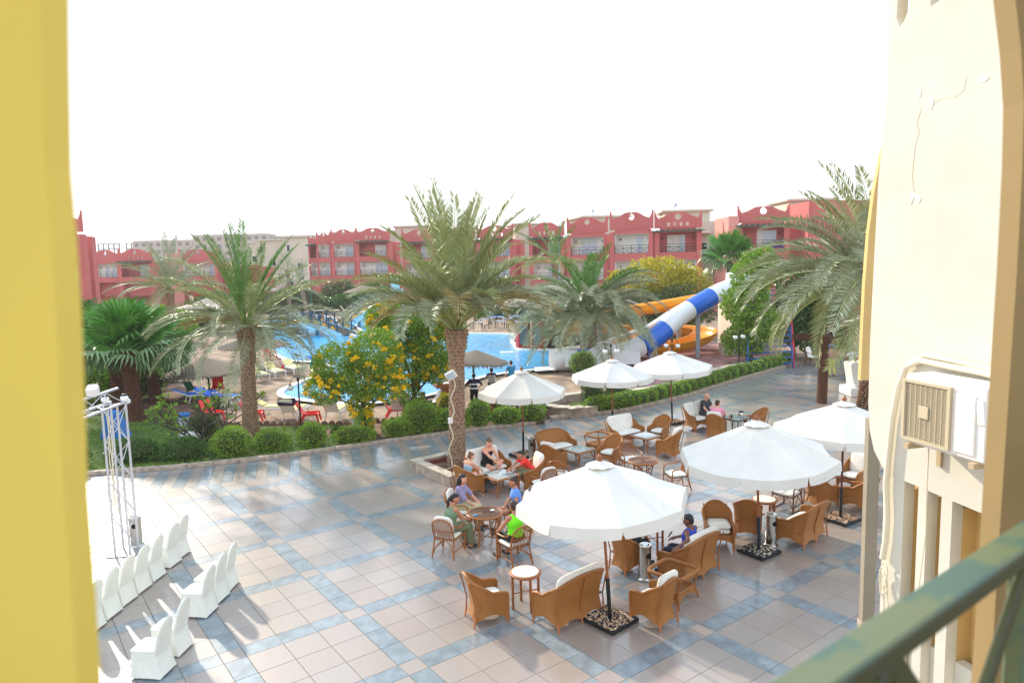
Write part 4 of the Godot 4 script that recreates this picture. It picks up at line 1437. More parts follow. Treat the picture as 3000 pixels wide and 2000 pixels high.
# one bay of a red house between two points of its plan (left and right as seen), floors at y1 and y2
# kind: "white" a recessed white balcony, "red" a red balcony under a green pergola, "plain" closed wall
func bay(parent: Node, a: Vector2, b: Vector2, y0: float, y1: float, y2: float, y3: float, top: float, kinds: Array, opts := {}) -> void:
	var w := a.distance_to(b)
	var dx := (b - a) / w
	var x := Vector3(dx.x, 0, dx.y)
	var tr := Transform3D(Basis(x, Vector3.UP, x.cross(Vector3.UP)), v3(a))
	var o := Node3D.new()
	o.name = "house_bay"
	var key := "%d/bay" % parent.get_instance_id()
	var kk: int = names.get(key, 0)
	names[key] = kk + 1
	if kk: o.name = "house_bay_%03d" % kk
	parent.add_child(o, true)
	o.transform = tr
	var deep := 1.35
	var cw: float = opts.get("col", 0.55)
	var wall := MB.new()
	# side piers, leaning in a little towards the top
	for s in 2:
		var xa := 0.0 if s == 0 else w - cw
		wall.slab(PackedVector2Array([Vector2(xa, y0), Vector2(xa + cw, y0), Vector2(xa + cw * (0.97 if s == 0 else 1.0), y3 + 0.1), Vector2(xa + cw * (0.0 if s == 0 else 0.03), y3 + 0.1)]), -deep, 0.12)
	# ground floor wall, slabs with their upstands, roof edge
	wall.box(Vector3(w / 2, (y0 + y1) / 2 - 0.45, -0.3), Vector3(w - 2 * cw, y1 - y0 - 0.9, 0.5))
	for y in [y1, y2]:
		if kinds[0 if y == y1 else 1] != "plain":
			wall.box(Vector3(w / 2, y - 0.42, -0.02 - deep / 2), Vector3(w - 2 * cw, 0.84, deep + 0.16))
	wall.box(Vector3(w / 2, y3 + 0.12, -deep / 2), Vector3(w - 2 * cw, 0.5, deep))
	wall.box(Vector3(w / 2, (y0 + y3) / 2, -deep - 3.0), Vector3(w, y3 - y0, 2.0))
	part("wall", wall, M.red_wall, o)
	for lv in 2:
		var y: float = y1 if lv == 0 else y2
		var yt: float = (y2 - 0.84) if lv == 0 else y3 - 0.13
		var kd: String = kinds[lv]
		var inner := MB.new()
		inner.box(Vector3(w / 2, (y + yt) / 2, -deep + 0.05), Vector3(w - 2 * cw, yt - y, 0.12))
		if kd == "white":
			inner.box(Vector3(cw + 0.03, (y + yt) / 2, -deep / 2), Vector3(0.06, yt - y, deep - 0.12))
			inner.box(Vector3(w - cw - 0.03, (y + yt) / 2, -deep / 2), Vector3(0.06, yt - y, deep - 0.12))
			inner.box(Vector3(w / 2, yt - 0.02, -deep / 2), Vector3(w - 2 * cw - 0.12, 0.04, deep - 0.12))
		part("inner_wall", inner, M.white_wall if kd == "white" else M.red_wall, o)
		if kd == "plain": continue
		var gw := minf(2.0, w * 0.46)
		var gx: float = w / 2 + opts.get("shift", 0.15) * w
		glazing(o, gx, y + 0.02, -deep + 0.16, gw, minf(1.95, yt - y - 0.25), 3 if gw > 1.5 else 2, opts.get("door", false) and lv == 0)
		for s in [cw + 0.35, w - cw - 0.3]:
			var lp := MB.new()
			lp.bbox(Vector3(s, y + 1.65, -deep + 0.18), Vector3(0.16, 0.26, 0.14), 0.03)
			part("wall_lamp", lp, M.lamp_dark, o)
		railing(o, w - 2 * cw, y, -0.02, cw)
	if kinds[1] == "red":
		var pg := MB.new()
		for k in 9:
			pg.box(Vector3(w * (k + 0.5) / 9.0, y3 + 0.16 + (k % 2) * 0.004, 0.42), Vector3(0.12, 0.12, 1.0))
		pg.box(Vector3(w / 2, y3 + 0.03, 0.55), Vector3(w + 0.5, 0.13, 0.12))
		pg.box(Vector3(w / 2, y3 + 0.03, 0.18), Vector3(w + 0.3, 0.11, 0.09))
		part("pergola", pg, M.pergola_green, o)
	# parapet
	var pm := MB.new()
	var ol := wave_outline(w, top - y3 - 0.37, true)
	var ph := top - y3 - 0.37
	var pt := Transform3D(Basis(), Vector3(0, y3 + 0.37, 0))
	if opts.has("slots"):
		var s0 := ph * 0.12
		var s1 := ph * 0.38
		for piece in Geometry2D.intersect_polygons(ol, PackedVector2Array([Vector2(-1, s1), Vector2(w + 1, s1), Vector2(w + 1, 9), Vector2(-1, 9)])): pm.slab(piece, -0.22, 0.05, pt)
		pm.slab(PackedVector2Array([Vector2(0, 0), Vector2(w, 0), Vector2(w, s0), Vector2(0, s0)]), -0.22, 0.05, pt)
		var sw := w * 0.06
		var x0 := 0.0
		for k in 5:
			var x1 := w if k == 4 else w / 2 + (k - 1.5) * w * 0.13 - sw / 2
			pm.slab(PackedVector2Array([Vector2(x0, s0), Vector2(x1, s0), Vector2(x1, s1), Vector2(x0, s1)]), -0.22, 0.05, pt)
			x0 = x1 + sw
	else:
		pm.slab(ol, -0.22, 0.05, pt)
	part("parapet", pm, M.red_wall, o)


func house_box(called: String, label: String, at: Vector3, size: Vector3, turn: float, m: Material, windows: Array, roof := true) -> Node3D:
	var t := thing(called, label, "house", at, turn)
	var wl := MB.new()
	wl.box(Vector3(0, size.y / 2, 0), size)
	part("wall", wl, m, t)
	if roof:
		var rf := MB.new()
		rf.bbox(Vector3(0, size.y + 0.16, 0), Vector3(size.x + 0.7, 0.32, size.z + 0.7), 0.08)
		part("roof_edge", rf, M.cream_house, t)
	for q in windows:
		var f := MB.new()
		f.bbox(Vector3(q[0], q[1], size.z / 2), Vector3(q[2] + 0.2, q[3] + 0.2, 0.1), 0.02)
		var wn := part("window", f, M.window_frame, t)
		for s in 2:
			var g := MB.new()
			g.box(Vector3(q[0] + (s - 0.5) * q[2] * 0.5, q[1], size.z / 2 + 0.052), Vector3(q[2] * 0.46, q[3], 0.02))
			part("pane", g, M.dark_opening, wn)
	return t


func buildings() -> void:
	var t: Node3D
	# right group, seen at an angle, from its near right end to its far left end
	t = thing("red_house", "red three-storey house with white balconies and a green pergola, behind the yellow water slide", "house")
	bay(t, Vector2(16.45, -80.6), Vector2(21.6, -79.6), 0, 3.8, 7.0, 9.35, 11.4, ["white", "red"], {"slots": true, "shift": -0.03, "door": true, "col": 0.6})
	bay(t, Vector2(11.7, -82.6), Vector2(16.3, -80.4), 0, 3.8, 7.0, 9.35, 11.6, ["white", "white"], {"shift": 0.0})
	bay(t, Vector2(7.2, -89.0), Vector2(12.1, -87.4), 0, 3.8, 7.0, 9.35, 11.5, ["white", "white"], {"shift": 0.0})
	bay(t, Vector2(2.7, -98.0), Vector2(7.4, -96.0), 0, 3.8, 7.0, 9.35, 11.5, ["white", "red"], {"slots": true})
	t = thing("red_house", "red house half hidden behind the crown of the tall central palm", "house")
	bay(t, Vector2(-4.9, -106), Vector2(0.5, -104), 0, 4.0, 7.2, 9.6, 11.7, ["white", "red"], {"slots": true})
	bay(t, Vector2(-10.2, -109), Vector2(-5.2, -108), 0, 4.0, 7.2, 9.6, 11.7, ["white", "white"])
	bay(t, Vector2(-17.0, -112), Vector2(-11.4, -111), 0, 4.0, 7.2, 9.6, 11.7, ["white", "red"])
	t = thing("red_house", "red house left of the tall central palm with stacked white balconies", "house")
	bay(t, Vector2(-26.4, -122), Vector2(-20.4, -121), 0, 4.7, 7.9, 10.3, 12.6, ["white", "red"], {"slots": true})
	bay(t, Vector2(-31.2, -124), Vector2(-26.7, -123.6), 0, 4.7, 7.9, 10.3, 12.6, ["white", "white"], {"shift": 0.2})
	bay(t, Vector2(-34.0, -125), Vector2(-31.4, -124.6), 0, 4.7, 7.9, 10.3, 12.2, ["white", "white"], {"col": 0.3, "shift": 0.1})
	bay(t, Vector2(-36.2, -127.5), Vector2(-34.1, -127), 0, 4.7, 7.9, 10.1, 11.7, ["white", "red"], {"col": 0.3})
	t = thing("red_house", "red house with a purple cloth on its balcony, far right behind the slide tower", "house")
	bay(t, Vector2(24.4, -76), Vector2(29.6, -75), 0, 3.9, 7.1, 9.5, 11.5, ["white", "red"], {"shift": 0.1})
	var cloth := MB.new()
	cloth.bbox(Vector3(28.4, 7.55, -74.9), Vector3(1.3, 0.75, 0.08), 0.03)
	tag(put("draped_cloth", cloth.mesh(), mat("purple_cloth", Color(0.32, 0.14, 0.45), 0.9)), "purple cloth hung over the balcony rail of the far right red house", "cloth")
	var sw := MB.new()
	sw.slab(PackedVector2Array([Vector2(0, 0), Vector2(5.5, 0), Vector2(5.5, 9.9), Vector2(0.3, 9.9)]), -5, 0, Transform3D(Basis(), Vector3(29.7, 0, -77)))
	sw.slab(PackedVector2Array([Vector2(0, 0), Vector2(9, 0), Vector2(9, 11.9), Vector2(0.2, 11.9)]), -6, 0, Transform3D(Basis(), Vector3(31.2, 0, -74.5)))
	part("side_wall", sw, M.red_wall, t)
	house_box("pink_annexe", "narrow pale pink wall block left of the far right red house", Vector3(23.85, 0, -78), Vector3(1.1, 10.6, 5), 0, M.pink_wall, [], false)
	house_box("roof_tower", "cream roof tower with a flat eave at the far right behind the palm", Vector3(34.4, 0, -84), Vector3(5, 12.4, 6), 0, M.cream_house, [[-0.3, 11.0, 0.7, 1.1]])
	# left group
	t = thing("red_house", "red house with scalloped parapets and one wide balcony, far left behind the fan palms", "house")
	bay(t, Vector2(-70.5, -119), Vector2(-65.0, -118), -2, 2.2, 5.4, 7.75, 9.9, ["plain", "white"], {"shift": 0.0})
	bay(t, Vector2(-64.7, -117), Vector2(-58.6, -116), -2, 2.2, 5.4, 7.75, 9.9, ["plain", "red"], {"slots": true})
	bay(t, Vector2(-72.5, -118.5), Vector2(-70.7, -118.5), -2, 2.2, 5.4, 7.75, 9.9, ["plain", "white"], {"col": 0.25})
	t = thing("red_house", "low red parapet wing behind the left date palm", "house")
	bay(t, Vector2(-57.0, -122), Vector2(-50.0, -121), -2, 2.0, 5.2, 7.5, 9.7, ["plain", "white"])
	bay(t, Vector2(-49.8, -123), Vector2(-43.0, -122.5), -2, 1.0, 4.2, 6.5, 7.4, ["plain", "plain"])
	house_box("pink_annexe", "tall side wall with sunlight put into its pink colour, beside the low red wing", Vector3(-58.4, -2, -123), Vector3(2.2, 11.2, 5), 0.5, M.pink_wall, [], false)  # the sunlit look of this wall is painted in as paler pink
	t = thing("red_house", "red corner of the nearest left house, right beside the yellow wall", "house")
	bay(t, Vector2(-52.5, -78.5), Vector2(-47.9, -80.0), 0, 4.7, 7.9, 10.5, 13.0, ["white", "white"], {"col": 0.9, "shift": -0.1})
	# pale houses behind
	house_box("cream_house", "cream house with a flat eave behind the left red house", Vector3(-60.3, -2, -168), Vector3(5.0, 14.0, 8), 0, M.cream_house, [[1.2, 10.5, 1.0, 1.2], [-1.2, 10.5, 1.0, 1.2], [1.0, 7.0, 1.0, 1.6]])
	house_box("cream_house", "tall cream house block with dark round window left of the red balconies", Vector3(-53.0, -2, -160), Vector3(6.2, 14.2, 8), 0.1, M.cream_house, [[-2.0, 12.4, 0.6, 1.3], [0.3, 9.4, 1.3, 1.3], [1.8, 6.2, 1.1, 1.8], [-1.8, 6.2, 1.1, 1.8]])
	house_box("cream_house", "cream stair tower directly left of the red house with stacked balconies", Vector3(-46.2, -2, -155), Vector3(4.8, 14.6, 8), 0.1, M.cream_house, [[-1.3, 12.4, 0.6, 1.4], [1.0, 8.6, 1.1, 1.4], [1.2, 5.4, 1.1, 1.6], [-1.2, 5.2, 1.1, 1.8]])
	house_box("roof_tower", "cream roof tower rising behind the left end of the right red house", Vector3(3.0, 0, -112), Vector3(5.5, 11.9, 6), 0.2, M.cream_house, [])
	house_box("roof_tower", "broad cream roof tower with a thin roof mast behind the white balconies", Vector3(12.5, 0, -100), Vector3(6.5, 12.0, 7), 0.2, M.cream_house, [])
	house_box("roof_tower", "cream roof tower seen through the fronds of the central palm", Vector3(-17, 0, -132), Vector3(8, 13.0, 7), 0.1, M.cream_house, [])
	var ch := house_box("cream_house", "cream house with a dark two-part window right of the red house with the pergola", Vector3(23.6, 0, -87.5), Vector3(6.6, 10.6, 7), -0.08, M.cream_house, [[-0.9, 7.0, 2.0, 2.1], [-1.0, 3.2, 1.8, 2.1]], false)
	var tw := MB.new()
	tw.box(Vector3(-1.9, 10.75, -1.0), Vector3(5.4, 2.3, 5))
	tw.bbox(Vector3(-1.9, 12.0, -1.0), Vector3(6.2, 0.26, 6), 0.06)
	tw.bbox(Vector3(-1.2, 9.2, 3.7), Vector3(3.2, 0.25, 1.0), 0.05)
	part("roof_room", tw, M.cream_house, ch)
	house_box("cream_house", "cream wall with a flat roof behind the scalloped parapet left of the tall palm", Vector3(-27, 0, -140), Vector3(14, 12.6, 6), 0.0, M.cream_house, [])
	# roof aerials and the grey hotel far away
	for q in [[Vector3(-46.5, 12.6, -153), "thin aerial with a dish on the cream stair tower"], [Vector3(-52.5, 11.6, -158), "small dish aerial on the tall cream house block"], [Vector3(20.5, 12.1, -88), "thin aerial on the cream roof room at the right"], [Vector3(11.5, 12.3, -98), "thin aerial on the broad cream roof tower"]]:
		var an := thing("roof_aerial", q[1], "aerial", q[0], 0.0, "aerials on the roofs")
		var am := MB.new()
		am.tube([Vector3(0, -0.6, 0), Vector3(0, 1.3, 0)], 0.06, 5)
		part("mast", am, M.steel_grey, an)
		var dm := MB.new()
		dm.ell(Vector3(0.05, 0.7, 0.15), Vector3(0.28, 0.28, 0.09), 10, 6, Basis(Vector3.UP, -0.6) * Basis(Vector3.RIGHT, -0.5))
		part("dish", dm, M.steel_grey, an)
	var hotel := thing("hotel_block", "long grey unfinished hotel on the horizon under the pale hills", "hotel", Vector3(0, 0, 0))
	for q in [[-215.0, -172.0, 14.0, 340.0], [-172.0, -140.0, 20.0, 330.0], [-140.0, -107.0, 21.5, 320.0], [-107.0, -72.0, 20.5, 325.0]]:
		var hb := MB.new()
		hb.box(Vector3((q[0] + q[1]) / 2, q[2] / 2, -q[3]), Vector3(q[1] - q[0], q[2], 12))
		part("wall", hb, M.far_house, hotel)
		var n := int((q[1] - q[0]) / 3.3)
		for fl in int((q[2] - 1.0) / 3.2):
			for k in n:
				if q[2] < 12 and fl < 2: continue
				var wm := MB.new()
				wm.box(Vector3(q[0] + 1.8 + k * 3.3, q[2] - 1.9 - fl * 3.2, -q[3] + 6.02), Vector3(1.7, 1.6, 0.1))
				part("window", wm, M.far_frame, hotel)
	var fr := thing("concrete_frame", "bare concrete frame of an unfinished building on the far left horizon", "building frame", Vector3(0, 0, 0))
	for q in [[-204.0, 4, 16.5], [-190.0, 4, 17.0]]:
		for k in 5:
			var fm := MB.new()
			fm.box(Vector3(q[0] + k * 2.6, 10, -352), Vector3(0.5, 20, 0.5))
			part("column", fm, M.far_frame, fr)
		for k in 2:
			var fm := MB.new()
			fm.box(Vector3(q[0] + 5.2, 20 - k * 2.6, -352), Vector3(11, 0.45, 0.6))
			part("beam", fm, M.far_frame, fr)


# ---------------------------------------------------------------- water slides
func slide_tube(parent: Node, pts: Array, r: float, bands: Array) -> void:
	var c := Curve3D.new()
	for k in pts.size():
		var d: Vector3 = (pts[mini(k + 1, pts.size() - 1)] - pts[maxi(k - 1, 0)]) * 0.22
		c.add_point(pts[k], -d, d)
	var total := c.get_baked_length()
	for b in bands:
		var mb := MB.new()
		var line := []
		var n := maxi(3, int((b[1] - b[0]) * total / 0.6))
		for k in n + 1: line.append(c.sample_baked((b[0] + (b[1] - b[0]) * k / n) * total, true))
		mb.tube(line, r + b[3], 18, false)
		part("tube_section", mb, b[2], parent)


func trough(parent: Node, pts: Array, r: float, m: Material, called := "trough") -> void:
	var c := Curve3D.new()
	for k in pts.size():
		var d: Vector3 = (pts[mini(k + 1, pts.size() - 1)] - pts[maxi(k - 1, 0)]) * 0.22
		c.add_point(pts[k], -d, d)
	var total := c.get_baked_length()
	var n := int(total / 0.5)
	var rows := []
	for k in n + 1:
		var p := c.sample_baked(total * k / n, true)
		var q := c.sample_baked(minf(total, total * k / n + 0.1), true)
		var p0 := c.sample_baked(maxf(0, total * k / n - 0.1), true)
		var t := (q - p0).normalized()
		var side := t.cross(Vector3.UP).normalized()
		var row := PackedVector3Array()
		for s in 13:
			var a := PI + PI * s / 12.0
			row.append(p + side * cos(a) * r + Vector3.UP * (sin(a) * r * 0.95))
		row.append(p + side * (r + 0.1) + Vector3.UP * 0.02)
		row.append(p + side * (r + 0.1) - Vector3.UP * 0.05)
		for s in 13:
			var a := TAU - PI * s / 12.0
			row.append(p + side * cos(a) * (r + 0.05) + Vector3.UP * (sin(a) * (r + 0.05) * 0.95 - 0.02))
		row.append(p - side * (r + 0.1) - Vector3.UP * 0.05)
		row.append(p - side * (r + 0.1) + Vector3.UP * 0.02)
		rows.append(row)
	var mb := MB.new()
	mb.sheet(rows, true)
	part(called, mb, m, parent)


func slides() -> void:
	var t := thing("water_slide", "white water slide tube with blue bands coming down to the pool", "water slide")
	slide_tube(t, [Vector3(2.3, 0.62, -40.3), Vector3(4.77, 0.62, -40.8), Vector3(7.08, 0.98, -41.4), Vector3(8.33, 1.45, -42.0), Vector3(9.58, 2.25, -42.6), Vector3(10.4, 2.84, -43.1), Vector3(12.07, 3.61, -44), Vector3(13.55, 4.2, -44.8), Vector3(15.2, 4.48, -45.6)], 0.6,
		[[0.0, 0.10, M.slide_white, 0.0], [0.10, 0.19, M.slide_blue, 0.02], [0.19, 0.38, M.slide_white, 0.0], [0.38, 0.52, M.slide_blue, 0.02], [0.52, 0.67, M.slide_white, 0.0], [0.67, 0.80, M.slide_blue, 0.02], [0.80, 1.0, M.slide_white, 0.0]])
	for f in 9:
		var ring := MB.new()
		var p := Vector3(2.3, 0.62, -40.3).lerp(Vector3(4.77, 0.62, -40.8), f / 8.0)
		if f % 8 == 0:
			ring.tube([p - Vector3(0.05, 0, -0.01), p + Vector3(0.05, 0, -0.01)], 0.66, 18, false)
			part("joint_flange", ring, M.slide_white, t)
	var lip := MB.new()
	lip.sheet([PackedVector3Array([Vector3(2.5, 0.2, -39.6), Vector3(2.5, 0.13, -40.3), Vector3(2.5, 0.2, -41.0)]), PackedVector3Array([Vector3(1.3, 0.16, -39.5), Vector3(1.2, 0.1, -40.3), Vector3(1.3, 0.16, -41.1)])])
	part("outlet_lip", lip, M.slide_white, t)
	var guard := MB.new()
	var gr := []
	for r in 4:
		var row := PackedVector3Array()
		for k in 13:
			var f := k / 12.0
			var bump := 0.72 + 0.72 * exp(-pow((f - 0.55) / 0.24, 2.0))
			row.append(Vector3(3.0 + 4.4 * f, [0.35, bump * 0.6 + 0.3, bump + 0.25, bump + 0.2][r], -39.75 - 0.6 * f + [0.22, 0.1, -0.06, -0.16][r]))
		gr.append(row)
	guard.sheet(gr)
	part("splash_guard", guard, M.slide_white, t)
	for q in [[Vector3(8.3, 0, -42.0), 0.9], [Vector3(11.7, 0, -43.9), 2.9]]:
		var mb := MB.new()
		mb.tube([q[0], q[0] + Vector3(0, q[1], 0)], 0.14, 10)
		part("support_post", mb, M.steel_grey, t)
	t = thing("water_slide", "open white slide with a pale peach chute behind the blue-banded tube", "water slide")
	var chute := [Vector3(2.5, 0.8, -42.2), Vector3(5.25, 1.0, -43.0), Vector3(8.7, 1.95, -44.5), Vector3(11.68, 3.4, -46.0), Vector3(15.0, 4.4, -47.0)]
	trough(t, chute, 0.6, M.slide_peach, "chute")
	var rim := MB.new()
	for s in [-1.0, 1.0]:
		var line := []
		for q in chute: line.append(q + Vector3(-0.25 * s, 0.15, 0.6 * s))
		rim.tube(line, 0.2, 8, true, 0.45)
	part("side_rim", rim, M.slide_white, t)
	t = thing("water_slide", "yellow open slide that sweeps behind the palm and curls back in a bowl", "water slide")
	trough(t, [Vector3(15.0, 4.25, -47.8), Vector3(13.66, 4.0, -47.3), Vector3(10.33, 3.5, -47.2), Vector3(8.05, 3.2, -47.2), Vector3(5.53, 2.75, -47.2), Vector3(3.9, 2.3, -48.2), Vector3(4.3, 1.85, -49.8), Vector3(7.0, 1.65, -50.5), Vector3(9.78, 1.6, -50.2), Vector3(12.6, 1.55, -48.8), Vector3(12.95, 1.4, -46.8), Vector3(10.9, 1.0, -45.2), Vector3(8.3, 0.9, -44.6), Vector3(5.0, 0.8, -43.9), Vector3(3.0, 0.72, -43.5)], 0.7, M.slide_yellow)
	for q in [[Vector3(11.3, 0, -47.2), 3.0], [Vector3(6.6, 0, -46.9), 2.3], [Vector3(5.95, 0, -47.2), 2.2], [Vector3(12.5, 0, -47.6), 0.9]]:
		var mb := MB.new()
		mb.tube([q[0], q[0] + Vector3(0, q[1], 0)], 0.17, 10)
		part("support_post", mb, M.steel_grey, t)
	t = thing("slide_tower", "cream slide tower behind the large dark green tree", "tower")
	var tb := MB.new()
	tb.box(Vector3(15.6, 2.0, -47.0), Vector3(2.6, 4.0, 3.0))
	tb.box(Vector3(14.0, 0.4, -45.3), Vector3(0.9, 0.8, 0.9))
	part("wall", tb, M.plaster_cream, t)
	var hood := MB.new()
	hood.lathe([Vector2(0.72, -0.55), Vector2(0.72, 0.35), Vector2(0.66, 0.45), Vector2(0.0, 0.47)], 16, Vector3(14.75, 4.82, -45.9), Basis(Vector3.FORWARD, 0.12))
	part("slide_mouth", hood, M.slide_white, t)
	t = thing("tower_stairs", "blue steel stairs climbing between two green trees to the slide tower", "stairs")
	for k in 15:
		var mb := MB.new()
		mb.bbox(Vector3(14.7 + 0.12 * k, 0.25 + 0.28 * k, -39.6 - 0.36 * k), Vector3(2.6, 0.07, 0.3), 0.01, Basis(Vector3.UP, 0.1))
		part("tread", mb, M.tower_blue, t)
	for s in [-1.3, 1.3]:
		var mb := MB.new()
		mb.tube([Vector3(14.6 + s, 0.0, -39.3), Vector3(16.4 + s, 4.2, -44.9)], 0.09, 6)
		part("stringer", mb, M.tower_blue, t)
		var mr := MB.new()
		mr.tube([Vector3(14.6 + s, 0.95, -39.3), Vector3(16.4 + s, 5.1, -44.9)], 0.04, 6)
		for k in 5: mr.tube([Vector3(14.6 + s + 0.45 * k, 0.0 + 1.05 * k, -39.3 - 1.4 * k), Vector3(14.6 + s + 0.45 * k, 0.95 + 1.04 * k, -39.3 - 1.4 * k)], 0.035, 6)
		part("handrail", mr, M.red_paint if s > 0 else M.tower_blue, t)


# ---------------------------------------------------------------- furniture on the plaza
func pillow(mb: MB, c: Vector3, h: Vector3, b := Basis(), e := 0.4) -> void:
	var rows := []
	for k in 11:
		var t := -PI / 2 + PI * k / 10
		var ct := cos(t)
		var st := sin(t)
		var row := PackedVector3Array()
		for s in 20:
			var a := TAU * s / 20
			var ca := signf(cos(a)) * pow(absf(cos(a)), e)
			var sa := signf(sin(a)) * pow(absf(sin(a)), e)
			var f := pow(maxf(ct, 0.0), 0.45)
			row.append(c + b * Vector3(ca * f * h.x, signf(st) * pow(absf(st), 0.9) * h.y, -sa * f * h.z))
		rows.append(row)
	mb.sheet(rows, true)


# woven armchair or bench of half width hw; front looks along +z
func wicker_seat(hw: float, back_top: float, cushions: int, back_cushion: int) -> Node3D:
	var t := Node3D.new()
	var path := []
	var fz := 0.27
	var bz := -0.27
	var cr := 0.2
	for k in 8: path.append(Vector2(-hw, lerpf(fz, bz + cr, k / 7.0)))
	for k in range(1, 7): path.append(Vector2(-hw + cr - cos(PI / 2 * k / 6.0) * cr, bz + cr - sin(PI / 2 * k / 6.0) * cr))
	var nb := 8 if hw < 0.4 else 14
	for k in range(1, nb): path.append(Vector2(lerpf(-hw + cr, hw - cr, float(k) / nb), bz))
	for k in range(0, 6): path.append(Vector2(hw - cr + sin(PI / 2 * k / 6.0) * cr, bz + cr - cos(PI / 2 * k / 6.0) * cr))
	for k in 8: path.append(Vector2(hw, lerpf(bz + cr, fz, k / 7.0)))
	var n := path.size()
	var run := [0.0]
	for k in range(1, n): run.append(run[-1] + (path[k] as Vector2).distance_to(path[k - 1]))
	var total: float = run[-1]
	var top := func(k: int) -> float:
		var d := minf(run[k], total - run[k])
		var side := 0.56
		var s := smoothstep(0.22, side + 0.12, d)
		var front := 0.055 * (1.0 - smoothstep(0.0, 0.13, d)) * -1.0
		var crown := 0.05 * sin(PI * clampf((run[k] - side) / (total - 2 * side), 0, 1))
		return 0.615 + front - 0.035 * sin(PI * clampf(d / 0.36, 0, 1)) + (back_top - 0.66) * s + crown
	var foot := func(k: int) -> float:
		var d := minf(run[k], total - run[k])
		if d < 0.54: return 0.07 + 0.13 * pow(maxf(0.0, sin(PI * d / 0.54)), 0.8)
		var span := total - 1.08
		var m = (run[k] - 0.54) / span
		if hw > 0.4: m = fmod(m * 2.0, 1.0)
		return 0.07 + 0.06 * pow(maxf(0.0, sin(PI * m)), 0.8)
	var skin := func(off: float, lo_seat: bool) -> Array:
		var rows := []
		for r in 10:
			var f := r / 9.0
			var row := PackedVector3Array()
			for k in n:
				var d = ((path[mini(k + 1, n - 1)] as Vector2) - path[maxi(k - 1, 0)]).normalized()
				var out := Vector2(-d.y, d.x) * -1.0
				out = Vector2(d.y, -d.x)
				if out.dot(path[k]) < 0: out = -out
				var yb: float = foot.call(k)
				if lo_seat: yb = 0.30
				var yt: float = top.call(k)
				var y := lerpf(yb, yt, f)
				var dist := minf(run[k], total - run[k])
				var isback := smoothstep(0.3, 0.62, dist)
				var flare := 0.05 * pow(clampf((0.34 - y) / 0.3, 0, 1), 1.3) * (0.5 + isback) + lerpf(0.05, 0.15, isback) * pow(clampf((y - 0.34) / 0.6, 0, 1), 1.15)
				var p: Vector2 = path[k] + out * (flare + off)
				row.append(Vector3(p.x, y, p.y))
			rows.append(row)
		return rows
	var outer := MB.new()
	outer.sheet(skin.call(0.0, false), false, 11.0, 9.0)
	part("woven_shell", outer, M.wicker, t)
	var inn := MB.new()
	inn.sheet(skin.call(-0.035, true), false, 11.0, 7.0, true)
	part("inner_weave", inn, M.wicker, t)
	var rim := MB.new()
	var line := []
	var mid: Array = skin.call(-0.016, false)
	for k in n: line.append(mid[9][k])
	var fr: Vector3 = line[0]
	line.push_front(Vector3(fr.x, fr.y - 0.06, fz + 0.035))
	line.push_front(Vector3(fr.x * 0.985, 0.3, fz + 0.03))
	line.push_front(Vector3(fr.x * 0.965, 0.06, fz + 0.03))
	fr = line[-1]
	line.append(Vector3(fr.x, fr.y - 0.06, fz + 0.035))
	line.append(Vector3(fr.x * 0.985, 0.3, fz + 0.03))
	line.append(Vector3(fr.x * 0.965, 0.06, fz + 0.03))
	var smooth := []
	for k in line.size() - 1:
		for q in 2: smooth.append((line[k] as Vector3).cubic_interpolate(line[k + 1], line[maxi(k - 1, 0)], line[mini(k + 2, line.size() - 1)], q / 2.0))
	smooth.append(line[-1])
	rim.tube(smooth, 0.03, 8)
	part("rolled_rim", rim, M.wicker_rim, t)
	var ap := MB.new()
	var rows := []
	for r in 4:
		var row := PackedVector3Array()
		for k in 15:
			var f := k / 14.0
			var lo := 0.17 + 0.09 * sin(PI * (fmod(f * (2.0 if hw > 0.4 else 1.0), 1.0)))
			row.append(Vector3(lerpf(-hw + 0.02, hw - 0.02, f), lerpf(lo, 0.37, r / 3.0), fz + 0.005 + 0.02 * sin(PI * f)))
		rows.append(row)
	ap.sheet(rows, false, 11.0, 3.0)
	ap.box(Vector3(0, 0.345, 0.0), Vector3(2 * hw - 0.05, 0.04, fz - bz - 0.04))
	part("seat_frame", ap, M.wicker, t)
	var feet := [Vector2(-hw, fz), Vector2(hw, fz), Vector2(-hw + 0.04, bz), Vector2(hw - 0.04, bz)]
	if hw > 0.4: feet.append(Vector2(0, bz))
	for f in feet:
		var lg := MB.new()
		var o := Vector2(0, -0.06) if f.y < 0 else Vector2(0, 0.02)
		lg.tube([Vector3(f.x + o.x, 0.0, f.y + o.y), Vector3(f.x, 0.2, f.y + o.y * 0.4)], [0.016, 0.022], 7)
		part("leg", lg, M.cane_leg, t)
		if f.y < 0:
			var st := MB.new()
			st.tube([Vector3(f.x, 0.2, f.y - 0.035), Vector3(f.x, 0.36, f.y - 0.014), Vector3(f.x, 0.62, f.y - 0.075), Vector3(f.x, 0.84, f.y - 0.135)], 0.014, 6)
			part("back_stake", st, M.wicker_rim, t)
	for k in cushions:
		var w := 2 * (hw - 0.045) / cushions
		var c := MB.new()
		pillow(c, Vector3(-hw + 0.045 + w * (k + 0.5), 0.425, 0.02), Vector3(w / 2 - 0.004, 0.06, 0.265))
		part("seat_cushion", c, M.cushion, t)
	for k in back_cushion:
		var w := 2 * (hw - 0.03) / back_cushion
		var c := MB.new()
		pillow(c, Vector3(-hw + 0.03 + w * (k + 0.5), 0.72, -0.255), Vector3(w / 2 - 0.004, 0.07, 0.28), Basis(Vector3.RIGHT, PI / 2 - 0.22), 0.35)
		part("back_cushion", c, M.cushion, t)
	return t


